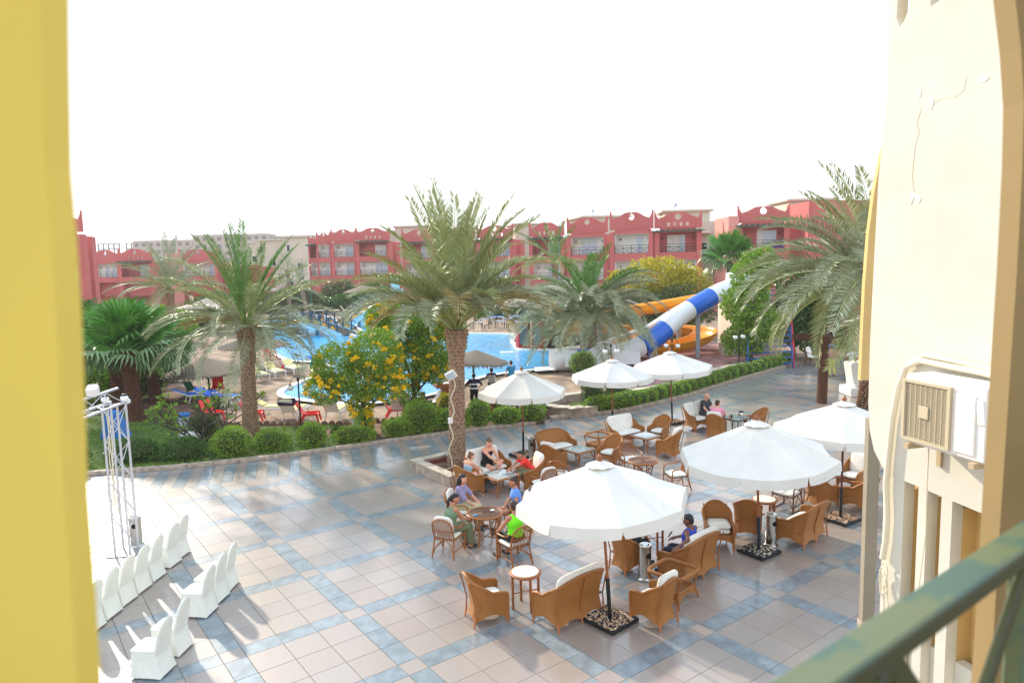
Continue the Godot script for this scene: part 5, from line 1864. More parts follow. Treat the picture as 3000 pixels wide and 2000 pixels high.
# chair of bent cane with a spindle back
func cane_chair(back_cushion: bool, dark: bool, rocker := false) -> Node3D:
	var t := Node3D.new()
	var m: Material = M.cane_dark if dark else M.cane
	var w := 0.27
	for s in [-1.0, 1.0]:
		var f := MB.new()
		f.tube([Vector3(s * w, 0, 0.25), Vector3(s * w * 1.02, 0.4, 0.24), Vector3(s * w * 1.04, 0.6, 0.23)], 0.018, 7)
		part("leg", f, m, t)
		var b := MB.new()
		b.tube([Vector3(s * w * 0.95, 0, -0.34), Vector3(s * w * 0.85, 0.4, -0.24)], 0.018, 7)
		part("leg", b, m, t)
		var a := MB.new()
		a.tube([Vector3(s * w * 1.04, 0.6, 0.23), Vector3(s * w * 1.12, 0.645, 0.15), Vector3(s * w * 1.14, 0.64, 0.0), Vector3(s * w * 1.08, 0.66, -0.16), Vector3(s * w * 0.98, 0.74, -0.28)], 0.018, 7)
		part("arm", a, m, t)
		var br := MB.new()
		br.tube([Vector3(s * w, 0.14, 0.24), Vector3(s * w * 0.97, 0.16, -0.3)], 0.011, 6)
		br.tube([Vector3(s * w, 0.05, 0.24), Vector3(s * w * 0.6, 0.3, 0.2), Vector3(s * w * 0.1, 0.39, 0.18)], 0.010, 6)
		br.tube([Vector3(s * w * 0.95, 0.05, -0.32), Vector3(s * w * 0.6, 0.28, -0.26), Vector3(s * w * 0.1, 0.39, -0.24)], 0.010, 6)
		br.tube([Vector3(s * w, 0.05, 0.2), Vector3(s * w, 0.25, 0.08), Vector3(s * w, 0.38, 0.0)], 0.010, 6)
		part("brace", br, m, t)
	var hoop := MB.new()
	var line := []
	for k in 15:
		var a := PI * k / 14.0
		var x := -cos(a) * w * (0.86 + 0.2 * sin(a))
		var y := 0.42 + 0.48 * pow(sin(a), 0.55)
		line.append(Vector3(x, y, -0.24 - (y - 0.42) * 0.26 - 0.03 * sin(a)))
	hoop.tube(line, 0.019, 8)
	part("back_hoop", hoop, m, t)
	var sp := MB.new()
	for k in 11:
		var f := (k + 1) / 12.0
		var a := acos(1.0 - 2.0 * f)
		var y := 0.42 + 0.46 * pow(sin(a), 0.55)
		var x := lerpf(-0.86, 0.86, f) * w
		sp.tube([Vector3(x * 0.9, 0.42, -0.245), Vector3(x, lerpf(0.42, y, 0.5), -0.29), Vector3(x * 1.05, y, -0.24 - (y - 0.42) * 0.26)], 0.008, 5)
	sp.tube([Vector3(-w * 0.95, 0.6, -0.28), Vector3(0, 0.6, -0.32), Vector3(w * 0.95, 0.6, -0.28)], 0.01, 5)
	part("spindles", sp, m, t).set_meta("kind", "stuff")
	var fr := MB.new()
	fr.tube([Vector3(-w, 0.4, 0.25), Vector3(w, 0.4, 0.25), Vector3(w * 0.88, 0.4, -0.25), Vector3(-w * 0.88, 0.4, -0.25), Vector3(-w, 0.4, 0.24)], 0.017, 6)
	for k in 6: fr.tube([Vector3(-w + 2 * w * (k + 0.5) / 6.0, 0.395, 0.24), Vector3((-w + 2 * w * (k + 0.5) / 6.0) * 0.88, 0.395, -0.24)], 0.009, 5)
	part("seat_frame", fr, m, t)
	if rocker:
		for s in [-1.0, 1.0]:
			var rk := MB.new()
			rk.tube([Vector3(s * w, 0.05, 0.42), Vector3(s * w, 0.012, 0.1), Vector3(s * w, 0.012, -0.2), Vector3(s * w, 0.06, -0.5)], 0.016, 7)
			part("runner", rk, m, t)
	var c := MB.new()
	pillow(c, Vector3(0, 0.445, 0.01), Vector3(0.255, 0.045, 0.25))
	part("seat_cushion", c, M.cushion, t)
	if back_cushion:
		var c2 := MB.new()
		pillow(c2, Vector3(0, 0.70, -0.245), Vector3(0.235, 0.05, 0.25), Basis(Vector3.RIGHT, PI / 2 - 0.25), 0.55)
		part("back_cushion", c2, M.cushion, t)
	return t


func coffee_table(glass: bool, m: Material, w := 0.7, h := 0.46) -> Node3D:
	var t := Node3D.new()
	var fr := MB.new()
	var a := w / 2
	for q in [[0.0, a, w, 0.11], [0.0, -a, w, 0.11], [a, 0.0, 0.11, w], [-a, 0.0, 0.11, w]]:
		fr.bbox(Vector3(q[0], h - 0.02 + (0.003 if q[2] > 0.2 else 0.0), q[1]), Vector3(q[2] + (0.09 if q[2] > 0.2 else -0.0), 0.04, q[3] - (0.0 if q[2] > 0.2 else 0.12)), 0.012)
	part("table_frame", fr, m, t)
	for sx in [-1.0, 1.0]:
		for sz in [-1.0, 1.0]:
			var lg := MB.new()
			lg.tube([Vector3(sx * a, 0, sz * a), Vector3(sx * a, h - 0.04, sz * a)], 0.021, 7)
			part("leg", lg, m, t)
	var br := MB.new()
	for s in [-1.0, 1.0]:
		for u in [-1.0, 1.0]:
			br.tube([Vector3(s * a, 0.14, u * a), Vector3(s * a, h - 0.05, u * a * 0.45)], 0.009, 5)
			br.tube([Vector3(u * a, 0.14, s * a), Vector3(u * a * 0.45, h - 0.05, s * a)], 0.009, 5)
		br.tube([Vector3(s * a, 0.12, -a), Vector3(s * a, 0.12, a)], 0.011, 5)
	br.tube([Vector3(-a, 0.12, 0), Vector3(a, 0.12, 0)], 0.011, 5)
	part("brace", br, m, t)
	if glass:
		var g := MB.new()
		g.bbox(Vector3(0, h + 0.012, 0), Vector3(w - 0.02, 0.012, w - 0.02), 0.004)
		part("glass_top", g, M.table_glass, t)
		var sh := MB.new()
		for k in 9: sh.box(Vector3(-a + 0.08 + (w - 0.16) * k / 8.0, h - 0.045, 0), Vector3(0.03, 0.015, w - 0.1))
		part("slatted_shelf", sh, m, t)
	return t


func round_rattan() -> Node3D:
	var t := Node3D.new()
	var tp := MB.new()
	tp.lathe([Vector2(0.0, 0.655), Vector2(0.40, 0.655), Vector2(0.425, 0.67), Vector2(0.425, 0.70), Vector2(0.40, 0.71), Vector2(0.385, 0.697)], 28)
	part("table_rim", tp, M.cane, t)
	for k in 8:
		var rg := MB.new()
		var line := []
		var r := 0.375 - k * 0.045
		for s in 25: line.append(Vector3(cos(TAU * s / 24.0) * r, 0.692 + (k % 2) * 0.003, sin(TAU * s / 24.0) * r))
		rg.tube(line, 0.02, 6, false, 0.5)
		part("cane_ring", rg, M.wicker_dark if k % 2 else M.cane_dark, t)
	for k in 4:
		var a := TAU * (k + 0.5) / 4.0
		var d := Vector3(cos(a), 0, sin(a))
		var lg := MB.new()
		lg.tube([d * 0.34, d * 0.24 + Vector3.UP * 0.35, d * 0.32 + Vector3.UP * 0.655], 0.018, 7)
		part("leg", lg, M.cane, t)
		var e := d.cross(Vector3.UP)
		var br := MB.new()
		br.tube([d * 0.3 + Vector3.UP * 0.18, (d + e) * 0.12 + Vector3.UP * 0.4, e * 0.3 + Vector3.UP * 0.62], 0.010, 5)
		br.tube([d * 0.3 + Vector3.UP * 0.18, (d - e) * 0.12 + Vector3.UP * 0.4, -e * 0.3 + Vector3.UP * 0.62], 0.010, 5)
		br.tube([d * 0.31 + Vector3.UP * 0.13, Vector3.UP * 0.14], 0.012, 5)
		part("brace", br, M.cane, t)
	return t


func cream_table() -> Node3D:
	var t := Node3D.new()
	var tp := MB.new()
	tp.lathe([Vector2(0.0, 0.63), Vector2(0.27, 0.63), Vector2(0.295, 0.645), Vector2(0.30, 0.665), Vector2(0.285, 0.68), Vector2(0.24, 0.682)], 28)
	part("table_rim", tp, M.timber_pole, t)
	var c := MB.new()
	c.lathe([Vector2(0.0, 0.68), Vector2(0.25, 0.68), Vector2(0.253, 0.688), Vector2(0.24, 0.694), Vector2(0, 0.695)], 28)
	part("table_top", c, M.table_cream, t)
	for k in 4:
		var a := TAU * k / 4.0
		var lg := MB.new()
		lg.bbox(Vector3(cos(a) * 0.255, 0.315, sin(a) * 0.255), Vector3(0.045, 0.63, 0.045), 0.008, Basis(Vector3.UP, -a))
		part("leg", lg, M.timber_pole, t)
	var st := MB.new()
	st.tube([Vector3(-0.25, 0.3, 0), Vector3(0.25, 0.3, 0)], 0.011, 5)
	st.tube([Vector3(0, 0.31, -0.25), Vector3(0, 0.31, 0.25)], 0.011, 5)
	part("stretcher", st, M.timber_pole, t)
	return t


func wicker_table_frame() -> Node3D:
	var t := Node3D.new()
	var top := []
	var low := []
	for k in 29:
		var a := TAU * k / 28.0
		var ca := signf(cos(a)) * pow(absf(cos(a)), 0.35)
		var sa := signf(sin(a)) * pow(absf(sin(a)), 0.35)
		top.append(Vector3(ca * 0.36, 0.56, sa * 0.36))
		low.append(Vector3(ca * 0.29, 0.26, sa * 0.29))
	var tr := MB.new()
	tr.tube(top, 0.038, 8, false)
	part("rolled_rim", tr, M.wicker_rim, t)
	var lo := MB.new()
	lo.tube(low, 0.02, 7, false)
	for k in 9: lo.tube([Vector3(-0.26 + 0.065 * k, 0.262, -0.28), Vector3(-0.26 + 0.065 * k, 0.262, 0.28)], 0.012, 5)
	part("lower_shelf", lo, M.wicker_rim, t)
	for s in [[1, 1], [1, -1], [-1, 1], [-1, -1]]:
		var lg := MB.new()
		lg.tube([Vector3(s[0] * 0.34, 0, s[1] * 0.34), Vector3(s[0] * 0.28, 0.26, s[1] * 0.28), Vector3(s[0] * 0.34, 0.54, s[1] * 0.34)], 0.019, 7)
		part("leg", lg, M.wicker_rim, t)
	var sk := MB.new()
	for q in 4:
		var b := Basis(Vector3.UP, PI / 2 * q)
		var rows := []
		for r in 4:
			var row := PackedVector3Array()
			for k in 9:
				var f := k / 8.0
				var lo_y := 0.06 + 0.13 * sin(PI * f)
				var y := lerpf(lo_y, 0.25, r / 3.0)
				var w := lerpf(0.33, 0.285, clampf(y / 0.26, 0, 1))
				row.append(b * Vector3(lerpf(-w, w, f), y, w))
			rows.append(row)
		sk.sheet(rows, false, 11, 2.5)
	part("woven_skirt", sk, M.wicker, t)
	return t


func ashtray() -> Node3D:
	var t := Node3D.new()
	var b := MB.new()
	b.lathe([Vector2(0.0, 0.0), Vector2(0.165, 0.0), Vector2(0.165, 0.03), Vector2(0.13, 0.045), Vector2(0.125, 0.06), Vector2(0.125, 0.66), Vector2(0.132, 0.665), Vector2(0.132, 0.71), Vector2(0.125, 0.72), Vector2(0.085, 0.715), Vector2(0.06, 0.68), Vector2(0.0, 0.68)], 24)
	part("steel_body", b, M.chrome, t)
	var h := MB.new()
	for k in 2: h.lathe([Vector2(0.055, -0.004), Vector2(0.055, 0.004), Vector2(0, 0.005)], 16, Vector3(0, 0.52, 0.123), Basis(Vector3.RIGHT, PI / 2))
	part("waste_hole", h, M.black_hole, t)
	return t


func umbrella(label: String, at: Vector3, opt: Dictionary) -> Node3D:
	var t := thing("parasol", label, "parasol", at, 0.0, "white parasols on the plaza")
	var r: float = opt.get("r", 1.52)
	var rim_y: float = opt.get("rim", 2.27)
	var apex: float = opt.get("apex", 2.93)
	var tilt: Vector2 = opt.get("tilt", Vector2.ZERO)
	var turn: float = opt.get("turn", 0.2)
	var sag: float = opt.get("sag", 0.05)
	var pole_b := Basis(Vector3.BACK, -tilt.x) * Basis(Vector3.RIGHT, tilt.y)
	var n := 8
	var top_c := pole_b * Vector3(0, apex, 0)
	var corner := func(k: int, f: float, drop: float) -> Vector3:
		var a := turn + TAU * k / n
		return pole_b * Vector3(cos(a) * r * f, lerpf(apex, rim_y, f) - drop, sin(a) * r * f)
	for k in n:
		var rows := []
		var steps := 8
		for q in range(9):
			var f := q / 8.0
			var row := PackedVector3Array()
			for s in steps + 1:
				var u := float(s) / steps
				var a: Vector3 = corner.call(k, f, 0.0)
				var b: Vector3 = corner.call(k + 1, f, 0.0)
				var p := a.lerp(b, u)
				var bow := sin(PI * u)
				p.y -= sag * bow * sin(PI * minf(f * 0.62 + 0.1, 1.0)) * f * 1.0
				var cxy := Vector3(top_c.x, p.y, top_c.z)
				p = cxy + (p - cxy) * (1.0 - 0.02 * bow * f * f)
				p.y += sin(f * 21.0 + k * 1.7 + u * 2.0) * 0.004 * bow
				row.append(p)
			rows.append(row)
		var pn := MB.new()
		pn.sheet(rows, false, 1, 1, true)
		part("canopy_panel", pn, M.canvas, t)
		var vrows := []
		for q in 4:
			var row := PackedVector3Array()
			for s in steps + 1:
				var u := float(s) / steps
				var p: Vector3 = rows[8][s]
				var out := (p - Vector3(top_c.x, p.y, top_c.z)).normalized()
				var wave := sin(u * PI * 2.0 + k * 2.3) * 0.007
				p += out * (0.012 * q + wave * q * 0.33) + Vector3(0, -0.062 * q + (0.006 * sin(u * 9.0 + k) if q == 3 else 0.0), 0)
				if u < 0.01 or u > 0.99: p += (rows[8][4] - p) * 0.02 * q
				row.append(p)
			vrows.append(row)
		var vl := MB.new()
		vl.sheet(vrows, false, 1, 1, true)
		part("valance", vl, M.canvas, t)
		var rb := MB.new()
		rb.tube([corner.call(k, 0.03, 0.06), corner.call(k, 0.98, 0.035)], 0.011, 5)
		rb.tube([pole_b * Vector3(0, rim_y - 0.15, 0), corner.call(k, 0.5, 0.045)], 0.009, 5)
		part("rib", rb, M[opt.get("pole", "timber_pole")], t)
	# vent cap and finial
	var cap := MB.new()
	var crow := []
	for q in 5:
		var f := q / 4.0
		var row := PackedVector3Array()
		for s in 32:
			var a := turn + TAU * s / 32.0
			var lob := 1.0 - 0.06 * absf(sin((a - turn) * 4.0))
			row.append(top_c + Vector3(cos(a), 0, sin(a)) * r * 0.17 * f * lob + Vector3(0, 0.035 - (apex - rim_y) * 0.17 * f + 0.008 * absf(sin((a - turn) * 4.0)) * f, 0))
		crow.append(row)
	cap.sheet(crow, true, 1, 1, true)
	part("vent_cap", cap, M.canvas, t)
	var fn := MB.new()
	fn.lathe([Vector2(0, 0.0), Vector2(0.05, 0.02), Vector2(0.055, 0.07), Vector2(0.04, 0.105), Vector2(0.022, 0.115), Vector2(0.026, 0.13), Vector2(0.0, 0.15)], 12, top_c)
	part("finial", fn, M.timber_pole, t)
	var pl := MB.new()
	pl.tube([pole_b * Vector3(0, 0.75, 0), top_c], 0.026, 10)
	part("pole", pl, M[opt.get("pole", "timber_pole")], t)
	var sl := MB.new()
	sl.tube([pole_b * Vector3(0, 0.06, 0), pole_b * Vector3(0, 0.82, 0)], 0.036, 12)
	part("sleeve", sl, M[opt.get("sleeve", "sleeve_black")], t)
	if opt.get("base", true):
		var yaw: float = opt.get("base_turn", 0.7)
		var bs := MB.new()
		var b := Basis(Vector3.UP, yaw)
		var w: float = opt.get("base_w", 0.72)
		bs.bbox(Vector3(0, 0.045, 0), Vector3(w, 0.06, w), 0.008, b)
		for q in 4:
			var bb := b * Basis(Vector3.UP, PI / 2 * q)
			bs.bbox(bb * Vector3(0, 0.06, w / 2 - 0.01), Vector3(w - 0.04, 0.05, 0.016), 0.004, bb)
		part("base_tray", bs, M.tray_black, t)
		var at2 := []
		var cs := PackedColorArray()
		var pal: Array = opt.get("stones", [Color(0.62, 0.42, 0.26), Color(0.55, 0.36, 0.24), Color(0.72, 0.58, 0.40), Color(0.06, 0.06, 0.07), Color(0.48, 0.30, 0.2)])
		for k in 420:
			var p := Vector3(rr(-w / 2 + 0.03, w / 2 - 0.03), 0.085 + rr(-0.008, 0.012), rr(-w / 2 + 0.03, w / 2 - 0.03))
			var s := rr(0.55, 1.15)
			at2.append(Transform3D(b * Basis.from_euler(Vector3(rr(-0.5, 0.5), rr(0, TAU), rr(-0.5, 0.5))).scaled(Vector3(s, s * 0.7, s)), b * p))
			var c: Color = pal[rng.randi() % pal.size()]
			cs.append(c * rr(0.75, 1.1))
		var pe := MB.new()
		pe.ell(Vector3.ZERO, Vector3(0.024, 0.018, 0.018), 7, 5)
		many("pebbles", pe.mesh(), M.pebble, at2, t, cs)
	return t


func covered_chair() -> Node3D:
	var t := Node3D.new()
	var sk := MB.new()
	var rows := []
	var levels := [[0.0, 0.245, 0.25, -0.30], [0.1, 0.232, 0.24, -0.275], [0.28, 0.215, 0.225, -0.235], [0.42, 0.208, 0.218, -0.212], [0.455, 0.20, 0.21, -0.205]]
	for l in levels:
		var row := PackedVector3Array()
		for k in 32:
			var a := TAU * k / 32.0
			var ca := signf(cos(a)) * pow(absf(cos(a)), 0.22)
			var sa := signf(sin(a)) * pow(absf(sin(a)), 0.22)
			var edge := minf(absf(ca), absf(sa))
			var y: float = l[0]
			if l[0] < 0.05: y = 0.035 * (1.0 - pow(edge, 8.0))
			var pinch = 1.0 - 0.05 * (1.0 - pow(edge, 6.0)) * (1.0 - l[0] / 0.5)
			row.append(Vector3(ca * l[1] * pinch, y, (-sa if sa > 0 else -sa) * (l[2] if sa < 0 else -l[3]) * pinch))
		rows.append(row)
	sk.sheet(rows, true)
	part("skirt", sk, M.sheet_cover, t)
	var st := MB.new()
	pillow(st, Vector3(0, 0.45, 0.01), Vector3(0.212, 0.04, 0.222), Basis(), 0.25)
	part("seat", st, M.sheet_cover, t)
	var bk := MB.new()
	var brows := []
	for q in 13:
		var f := q / 12.0
		var y := 0.40 + 0.55 * f
		var w := 0.205 * (1.0 - 0.12 * f) * (sqrt(maxf(0.0, 1.0 - pow(maxf(0, (f - 0.62) / 0.38), 2.0))) if f > 0.62 else 1.0)
		var zc := -0.195 - 0.11 * f - 0.03 * f * f
		var th := 0.036 * (1.0 - 0.35 * f) * (1.0 if f < 0.95 else 0.4)
		var row := PackedVector3Array()
		for k in 20:
			var a := TAU * k / 20.0
			var ca := signf(cos(a)) * pow(absf(cos(a)), 0.5)
			var sa := signf(sin(a)) * pow(absf(sin(a)), 0.6)
			row.append(Vector3(ca * maxf(w, 0.004), y, zc - sa * th))
		brows.append(row)
	bk.sheet(brows, true)
	part("backrest", bk, M.sheet_cover, t)
	return t


func placed(src: Node3D, called: String, label: String, category: String, x: float, z: float, deg: float, group: String) -> Node3D:
	var o: Node3D = src.duplicate()
	o.name = numbered(called)
	add_child(o)
	o.position = Vector3(x, 0.003, z)
	o.rotation.y = deg_to_rad(deg)
	return tag(o, label, category, group)


func furniture() -> void:
	# --- parasols
	umbrella("largest white parasol in the foreground, over the wicker bench with the cream back roll", Vector3(1.62, 0, -11.8), {"tilt": Vector2(-0.055, 0.0), "r": 1.5, "turn": 0.70, "rim": 2.30, "apex": 2.92, "base_turn": 0.72})
	umbrella("white parasol with the blue-black pole sleeve on a tray of black and white stones", Vector3(5.22, 0, -14.54), {"tilt": Vector2(-0.04, 0.02), "turn": 0.52, "r": 1.62, "sleeve": "sleeve_blue", "rim": 2.2, "apex": 2.93, "sag": 0.09, "base_turn": 0.6, "base_w": 0.66, "stones": [Color(0.05, 0.05, 0.05), Color(0.05, 0.05, 0.06), Color(0.75, 0.68, 0.5), Color(0.08, 0.07, 0.06)]})
	umbrella("white parasol on a dark red pole, cut off by the cream wall at the right", Vector3(7.8, 0, -16.3), {"tilt": Vector2(0.004, 0.0), "turn": 0.42, "r": 1.55, "pole": "timber_pole_dark", "sag": 0.03, "rim": 2.28, "apex": 2.9, "base_turn": 0.6, "base_w": 0.68, "stones": [Color(0.65, 0.36, 0.2), Color(0.6, 0.42, 0.26), Color(0.7, 0.5, 0.34), Color(0.45, 0.26, 0.16)]})
	umbrella("white parasol farthest back at the right, in front of the long hedge", Vector3(6.16, 0, -26.8), {"turn": 0.75, "r": 1.62, "sleeve": "sleeve_blue", "rim": 2.18, "apex": 2.8, "tilt": Vector2(-0.03, 0)})
	umbrella("white parasol in the middle of the back row, before the raised bed", Vector3(3.66, 0, -25.57), {"turn": 0.3, "r": 1.5, "rim": 2.12, "apex": 2.72, "tilt": Vector2(0.0, 0)})
	umbrella("leftmost white parasol, right of the central palm trunk", Vector3(0.29, 0, -22.63), {"turn": 0.6, "r": 1.45, "rim": 2.2, "apex": 2.84, "tilt": Vector2(0.0, 0)})
	# --- wicker chairs and benches
	var plain := wicker_seat(0.29, 0.90, 1, 0)
	var soft := wicker_seat(0.29, 0.90, 1, 1)
	var bench := wicker_seat(0.61, 0.90, 1, 0)
	var bench_soft := wicker_seat(0.61, 0.90, 1, 1)
	var bench_hearts := wicker_seat(0.61, 0.92, 1, 2)
	var ga := "wicker armchairs on the plaza"
	var gb := "wicker two-seat benches on the plaza"
	for q in [
		["plain", -0.575, -12.03, 112.0, "wicker armchair with a white seat in the lower middle, left of the small cream table"],
		["soft", 2.40, -11.80, -139.0, "wicker armchair in front, between the largest parasol's stone tray and the open table frame"],
		["soft", 2.31, -13.93, 122.0, "wicker armchair turned away, holding the person in black under the largest parasol"],
		["soft2", 4.45, -14.95, -6.0, "wicker armchair facing us with two stacked seat cushions, behind the man with the phone"],
		["plain", 5.35, -15.67, 160.0, "wicker armchair seen from behind, left of the pole with the blue sleeve"],
		["soft", 7.75, -17.3, 118.0, "wicker armchair seen from behind, between the cushioned cane rocker and the round glass table"],
		["soft", 9.15, -18.45, -58.0, "wicker armchair with white back cushion by the cream wall, right of the round glass table"],
		["soft", 8.6, -17.05, -140.0, "wicker armchair at the cream wall, behind the dark red parasol pole"],
		["plain", 7.55, -19.0, 100.0, "wicker armchair half hidden under the right edge of the parasol with the blue sleeve"],
		["soft", 1.16, -20.8, 142.0, "wicker armchair with its back to us, left of the glass coffee table in the middle"],
		["plain", 2.98, -21.35, -40.0, "wicker armchair with its round back, right of the glass coffee table in the middle"],
		["plain", 5.05, -23.9, -42.0, "wicker armchair facing us beside the far coffee table, before the back right parasol pole"],
		["soft", 4.98, -22.1, -128.0, "wicker armchair turned to the far coffee table, above the canopy of the right parasol"],
		["soft", 7.15, -24.4, 150.0, "wicker armchair in which the woman in pink sits"],
		["plain", 8.75, -24.9, -80.0, "wicker armchair beyond the tea table, peeping over the right parasol"],
		["plain", -1.3, -18.8, 135.0, "wicker armchair from behind, holding the girl in the pale blue top"],
		["soft", 0.42, -19.3, -66.0, "wicker armchair with white back cushion holding the boy in red"]]:
		var src: Node3D = {"plain": plain, "soft": soft, "soft2": plain}[q[0]]
		var o := placed(src, "wicker_armchair", q[4], "armchair", q[1], q[2], q[3], ga)
		if q[0] == "soft2":
			var c := MB.new()
			pillow(c, Vector3(0, 0.53, 0.03), Vector3(0.25, 0.055, 0.26))
			part("seat_cushion", c, M.cushion, o)
	for q in [
		["soft", 0.915, -12.04, -140.0, "wicker bench seen from behind with a cream back roll, under the largest parasol"],
		["soft", 3.49, -13.63, -139.5, "wicker bench on which the man in the blue tank top sits with his phone"],
		["plain", 6.43, -15.24, -138.0, "wicker bench seen from behind, right of the tray of black and white stones"],
		["plain", 1.33, -22.15, 33.0, "empty wicker bench facing us with an all-wicker back, in the middle by the glass table"],
		["soft", 3.84, -23.81, 34.0, "empty wicker bench with a tall cream back cushion, below the middle back parasol"],
		["hearts", 6.95, -25.75, 36.0, "wicker bench with two rounded back cushions on which the bald man sits"],
		["soft", -0.78, -19.92, 40.0, "wicker bench with a long white back cushion on which the woman in black sits"]]:
		var src: Node3D = {"plain": bench, "soft": bench_soft, "hearts": bench_hearts}[q[0]]
		placed(src, "wicker_bench", q[4], "bench", q[1], q[2], q[3], gb)
	# --- cane chairs
	var cane := cane_chair(true, false)
	var cane_bare := cane_chair(false, false)
	var rock := cane_chair(true, true, true)
	var gc := "cane chairs on the plaza"
	for q in [
		["c", -1.32, -16.45, 78.0, "cane chair at the round rattan table, under the woman in the purple print"],
		["c", -1.5, -14.95, 160.0, "cane chair with its back to us, left of the round rattan table"],
		["c", 0.0, -16.15, -80.0, "cane chair right of the round rattan table, under the woman in the blue blouse"],
		["b", -0.07, -14.42, -147.0, "cane chair nearest us at the round rattan table, under the man in lime green"],
		["b", 3.45, -20.45, 12.0, "empty cane chair with a loose cushion at the second round rattan table"],
		["b", 4.45, -18.9, -78.0, "empty cane chair seen sideways, above the right edge of the largest parasol"],
		["b", 1.2, -19.2, 165.0, "cane chair of which the slatted back shows over the left edge of the largest parasol"],
		["c", 0.75, -18.4, -150.0, "cane chair whose white cushion peeps out left above the largest parasol"]]:
		placed(cane if q[0] == "c" else cane_bare, "cane_chair", q[4], "chair", q[1], q[2], q[3], gc)
	placed(rock, "cane_rocker", "dark cane rocking chair with thick white cushions, right of the blue-sleeved pole", "rocking chair", 6.85, -17.15, -48.0, "")
	# --- tables
	placed(round_rattan(), "rattan_table", "round rattan table of coiled cane with four people seated round it", "table", -0.72, -15.5, 20.0, "round rattan tables")
	placed(round_rattan(), "rattan_table", "round rattan table half hidden behind the top of the largest parasol", "table", 3.62, -19.35, 10.0, "round rattan tables")
	placed(cream_table(), "side_table", "small round cream-topped table in front, left of the wicker bench with the cream back roll", "table", 0.14, -12.42, 20.0, "round cream-topped tables")
	placed(cream_table(), "side_table", "small round cream-topped table behind the pole with the blue sleeve", "table", 5.85, -16.0, 40.0, "round cream-topped tables")
	placed(cream_table(), "side_table", "round table of which the legs show under the largest parasol, by the person in black", "table", 2.95, -14.75, 15.0, "round cream-topped tables")
	var ct := coffee_table(true, M.cane)
	placed(ct, "coffee_table", "glass-topped cane coffee table in the middle, before the all-wicker bench", "table", 2.02, -21.6, 38.0, "glass coffee tables")
	placed(ct, "coffee_table", "glass-topped cane coffee table before the bench with the tall cream cushion", "table", 4.42, -23.1, 38.0, "glass coffee tables")
	placed(coffee_table(true, M.cane, 0.74, 0.5), "coffee_table", "glass-topped coffee table between the three players at the palm planter", "table", -0.42, -19.0, 38.0, "glass coffee tables")
	placed(coffee_table(true, M.cane_dark, 0.74, 0.62), "coffee_table", "tea table in front of the bald man and the woman in pink", "table", 7.95, -24.75, 38.0, "glass coffee tables")
	var wt := wicker_table_frame()
	placed(wt, "open_table_frame", "woven table frame without its top, in front behind the front armchair", "table frame", 2.92, -12.62, 45.0, "woven table frames")
	placed(wt, "open_table_frame", "woven table frame without its top, farther back by the tall-cushion bench", "table frame", 2.82, -23.0, 40.0, "woven table frames")
	var gt := thing("glass_table", "round pale glass table on arched dark cane legs by the cream wall", "table", Vector3(8.15, 0.003, -17.95))
	var gm := MB.new()
	gm.lathe([Vector2(0, 0.69), Vector2(0.41, 0.69), Vector2(0.43, 0.70), Vector2(0.41, 0.712), Vector2(0, 0.712)], 28)
	part("table_top", gm, mat("frosted_glass", Color(0.72, 0.80, 0.80), 0.15), gt)
	var gr := MB.new()
	gr.lathe([Vector2(0.38, 0.64), Vector2(0.425, 0.645), Vector2(0.43, 0.685), Vector2(0.38, 0.688)], 28)
	part("table_rim", gr, M.cane, gt)
	for k in 4:
		var a := TAU * k / 4.0 + 0.4
		var d := Vector3(cos(a), 0, sin(a))
		var e := d.cross(Vector3.UP)
		var lg := MB.new()
		lg.tube([d * 0.36, d * 0.3 + Vector3.UP * 0.66], 0.017, 6)
		part("leg", lg, M.cane_dark, gt)
		var br := MB.new()
		var arc := []
		for s in 9: arc.append(d.lerp(e, s / 8.0).normalized() * 0.31 + Vector3.UP * (0.42 + 0.2 * sin(PI * s / 8.0)))
		br.tube(arc, 0.011, 5)
		part("brace", br, M.cane_dark, gt)
	# --- steel ash bins
	var ash := ashtray()
	for q in [[2.55, -13.44, 25.0, "steel ash bin in the middle, left of the bench with the phone user"], [5.62, -14.95, 20.0, "steel ash bin behind the tray of black and white stones"], [0.56, -22.15, 0.0, "steel ash bin far back, right of the boy in red"], [-8.85, -15.75, 15.0, "open steel bin standing inside the legs of the truss tower"]]:
		placed(ash, "ash_bin", q[3], "ash bin", q[0], q[1], q[2], "steel ash bins")
	# small things on the tables
	var small := [[Vector3(-0.55, 0.715, -15.62), Vector3(0.09, 0.012, 0.09), "cloth_white", "small white packet on the round rattan table"], [Vector3(-0.92, 0.713, -15.32), Vector3(0.11, 0.01, 0.07), "cloth_teal", "flat dark phone on the left side of the round rattan table"], [Vector3(-0.82, 0.525, -18.95), Vector3(0.13, 0.012, 0.07), "cloth_black", "black phone on the edge of the players' coffee table"]]
	for q in small:
		var mb := MB.new()
		mb.bbox(q[0], q[1], 0.004, Basis(Vector3.UP, 0.5))
		tag(put("table_item", mb.mesh(), M[q[2]]), q[3], "phone" if "phone" in q[3] else "packet")
	var kettle := thing("kettle", "black-lidded steel tea kettle on the tea table of the bald man", "kettle", Vector3(8.12, 0.64, -24.62))
	var km := MB.new()
	km.lathe([Vector2(0, 0), Vector2(0.09, 0.01), Vector2(0.095, 0.12), Vector2(0.075, 0.2), Vector2(0, 0.2)], 14)
	part("pot", km, M.chrome, kettle)
	var kl := MB.new()
	kl.lathe([Vector2(0.085, 0.2), Vector2(0.1, 0.22), Vector2(0.03, 0.25), Vector2(0.0, 0.27)], 14)
	part("lid", kl, M.black_metal, kettle)
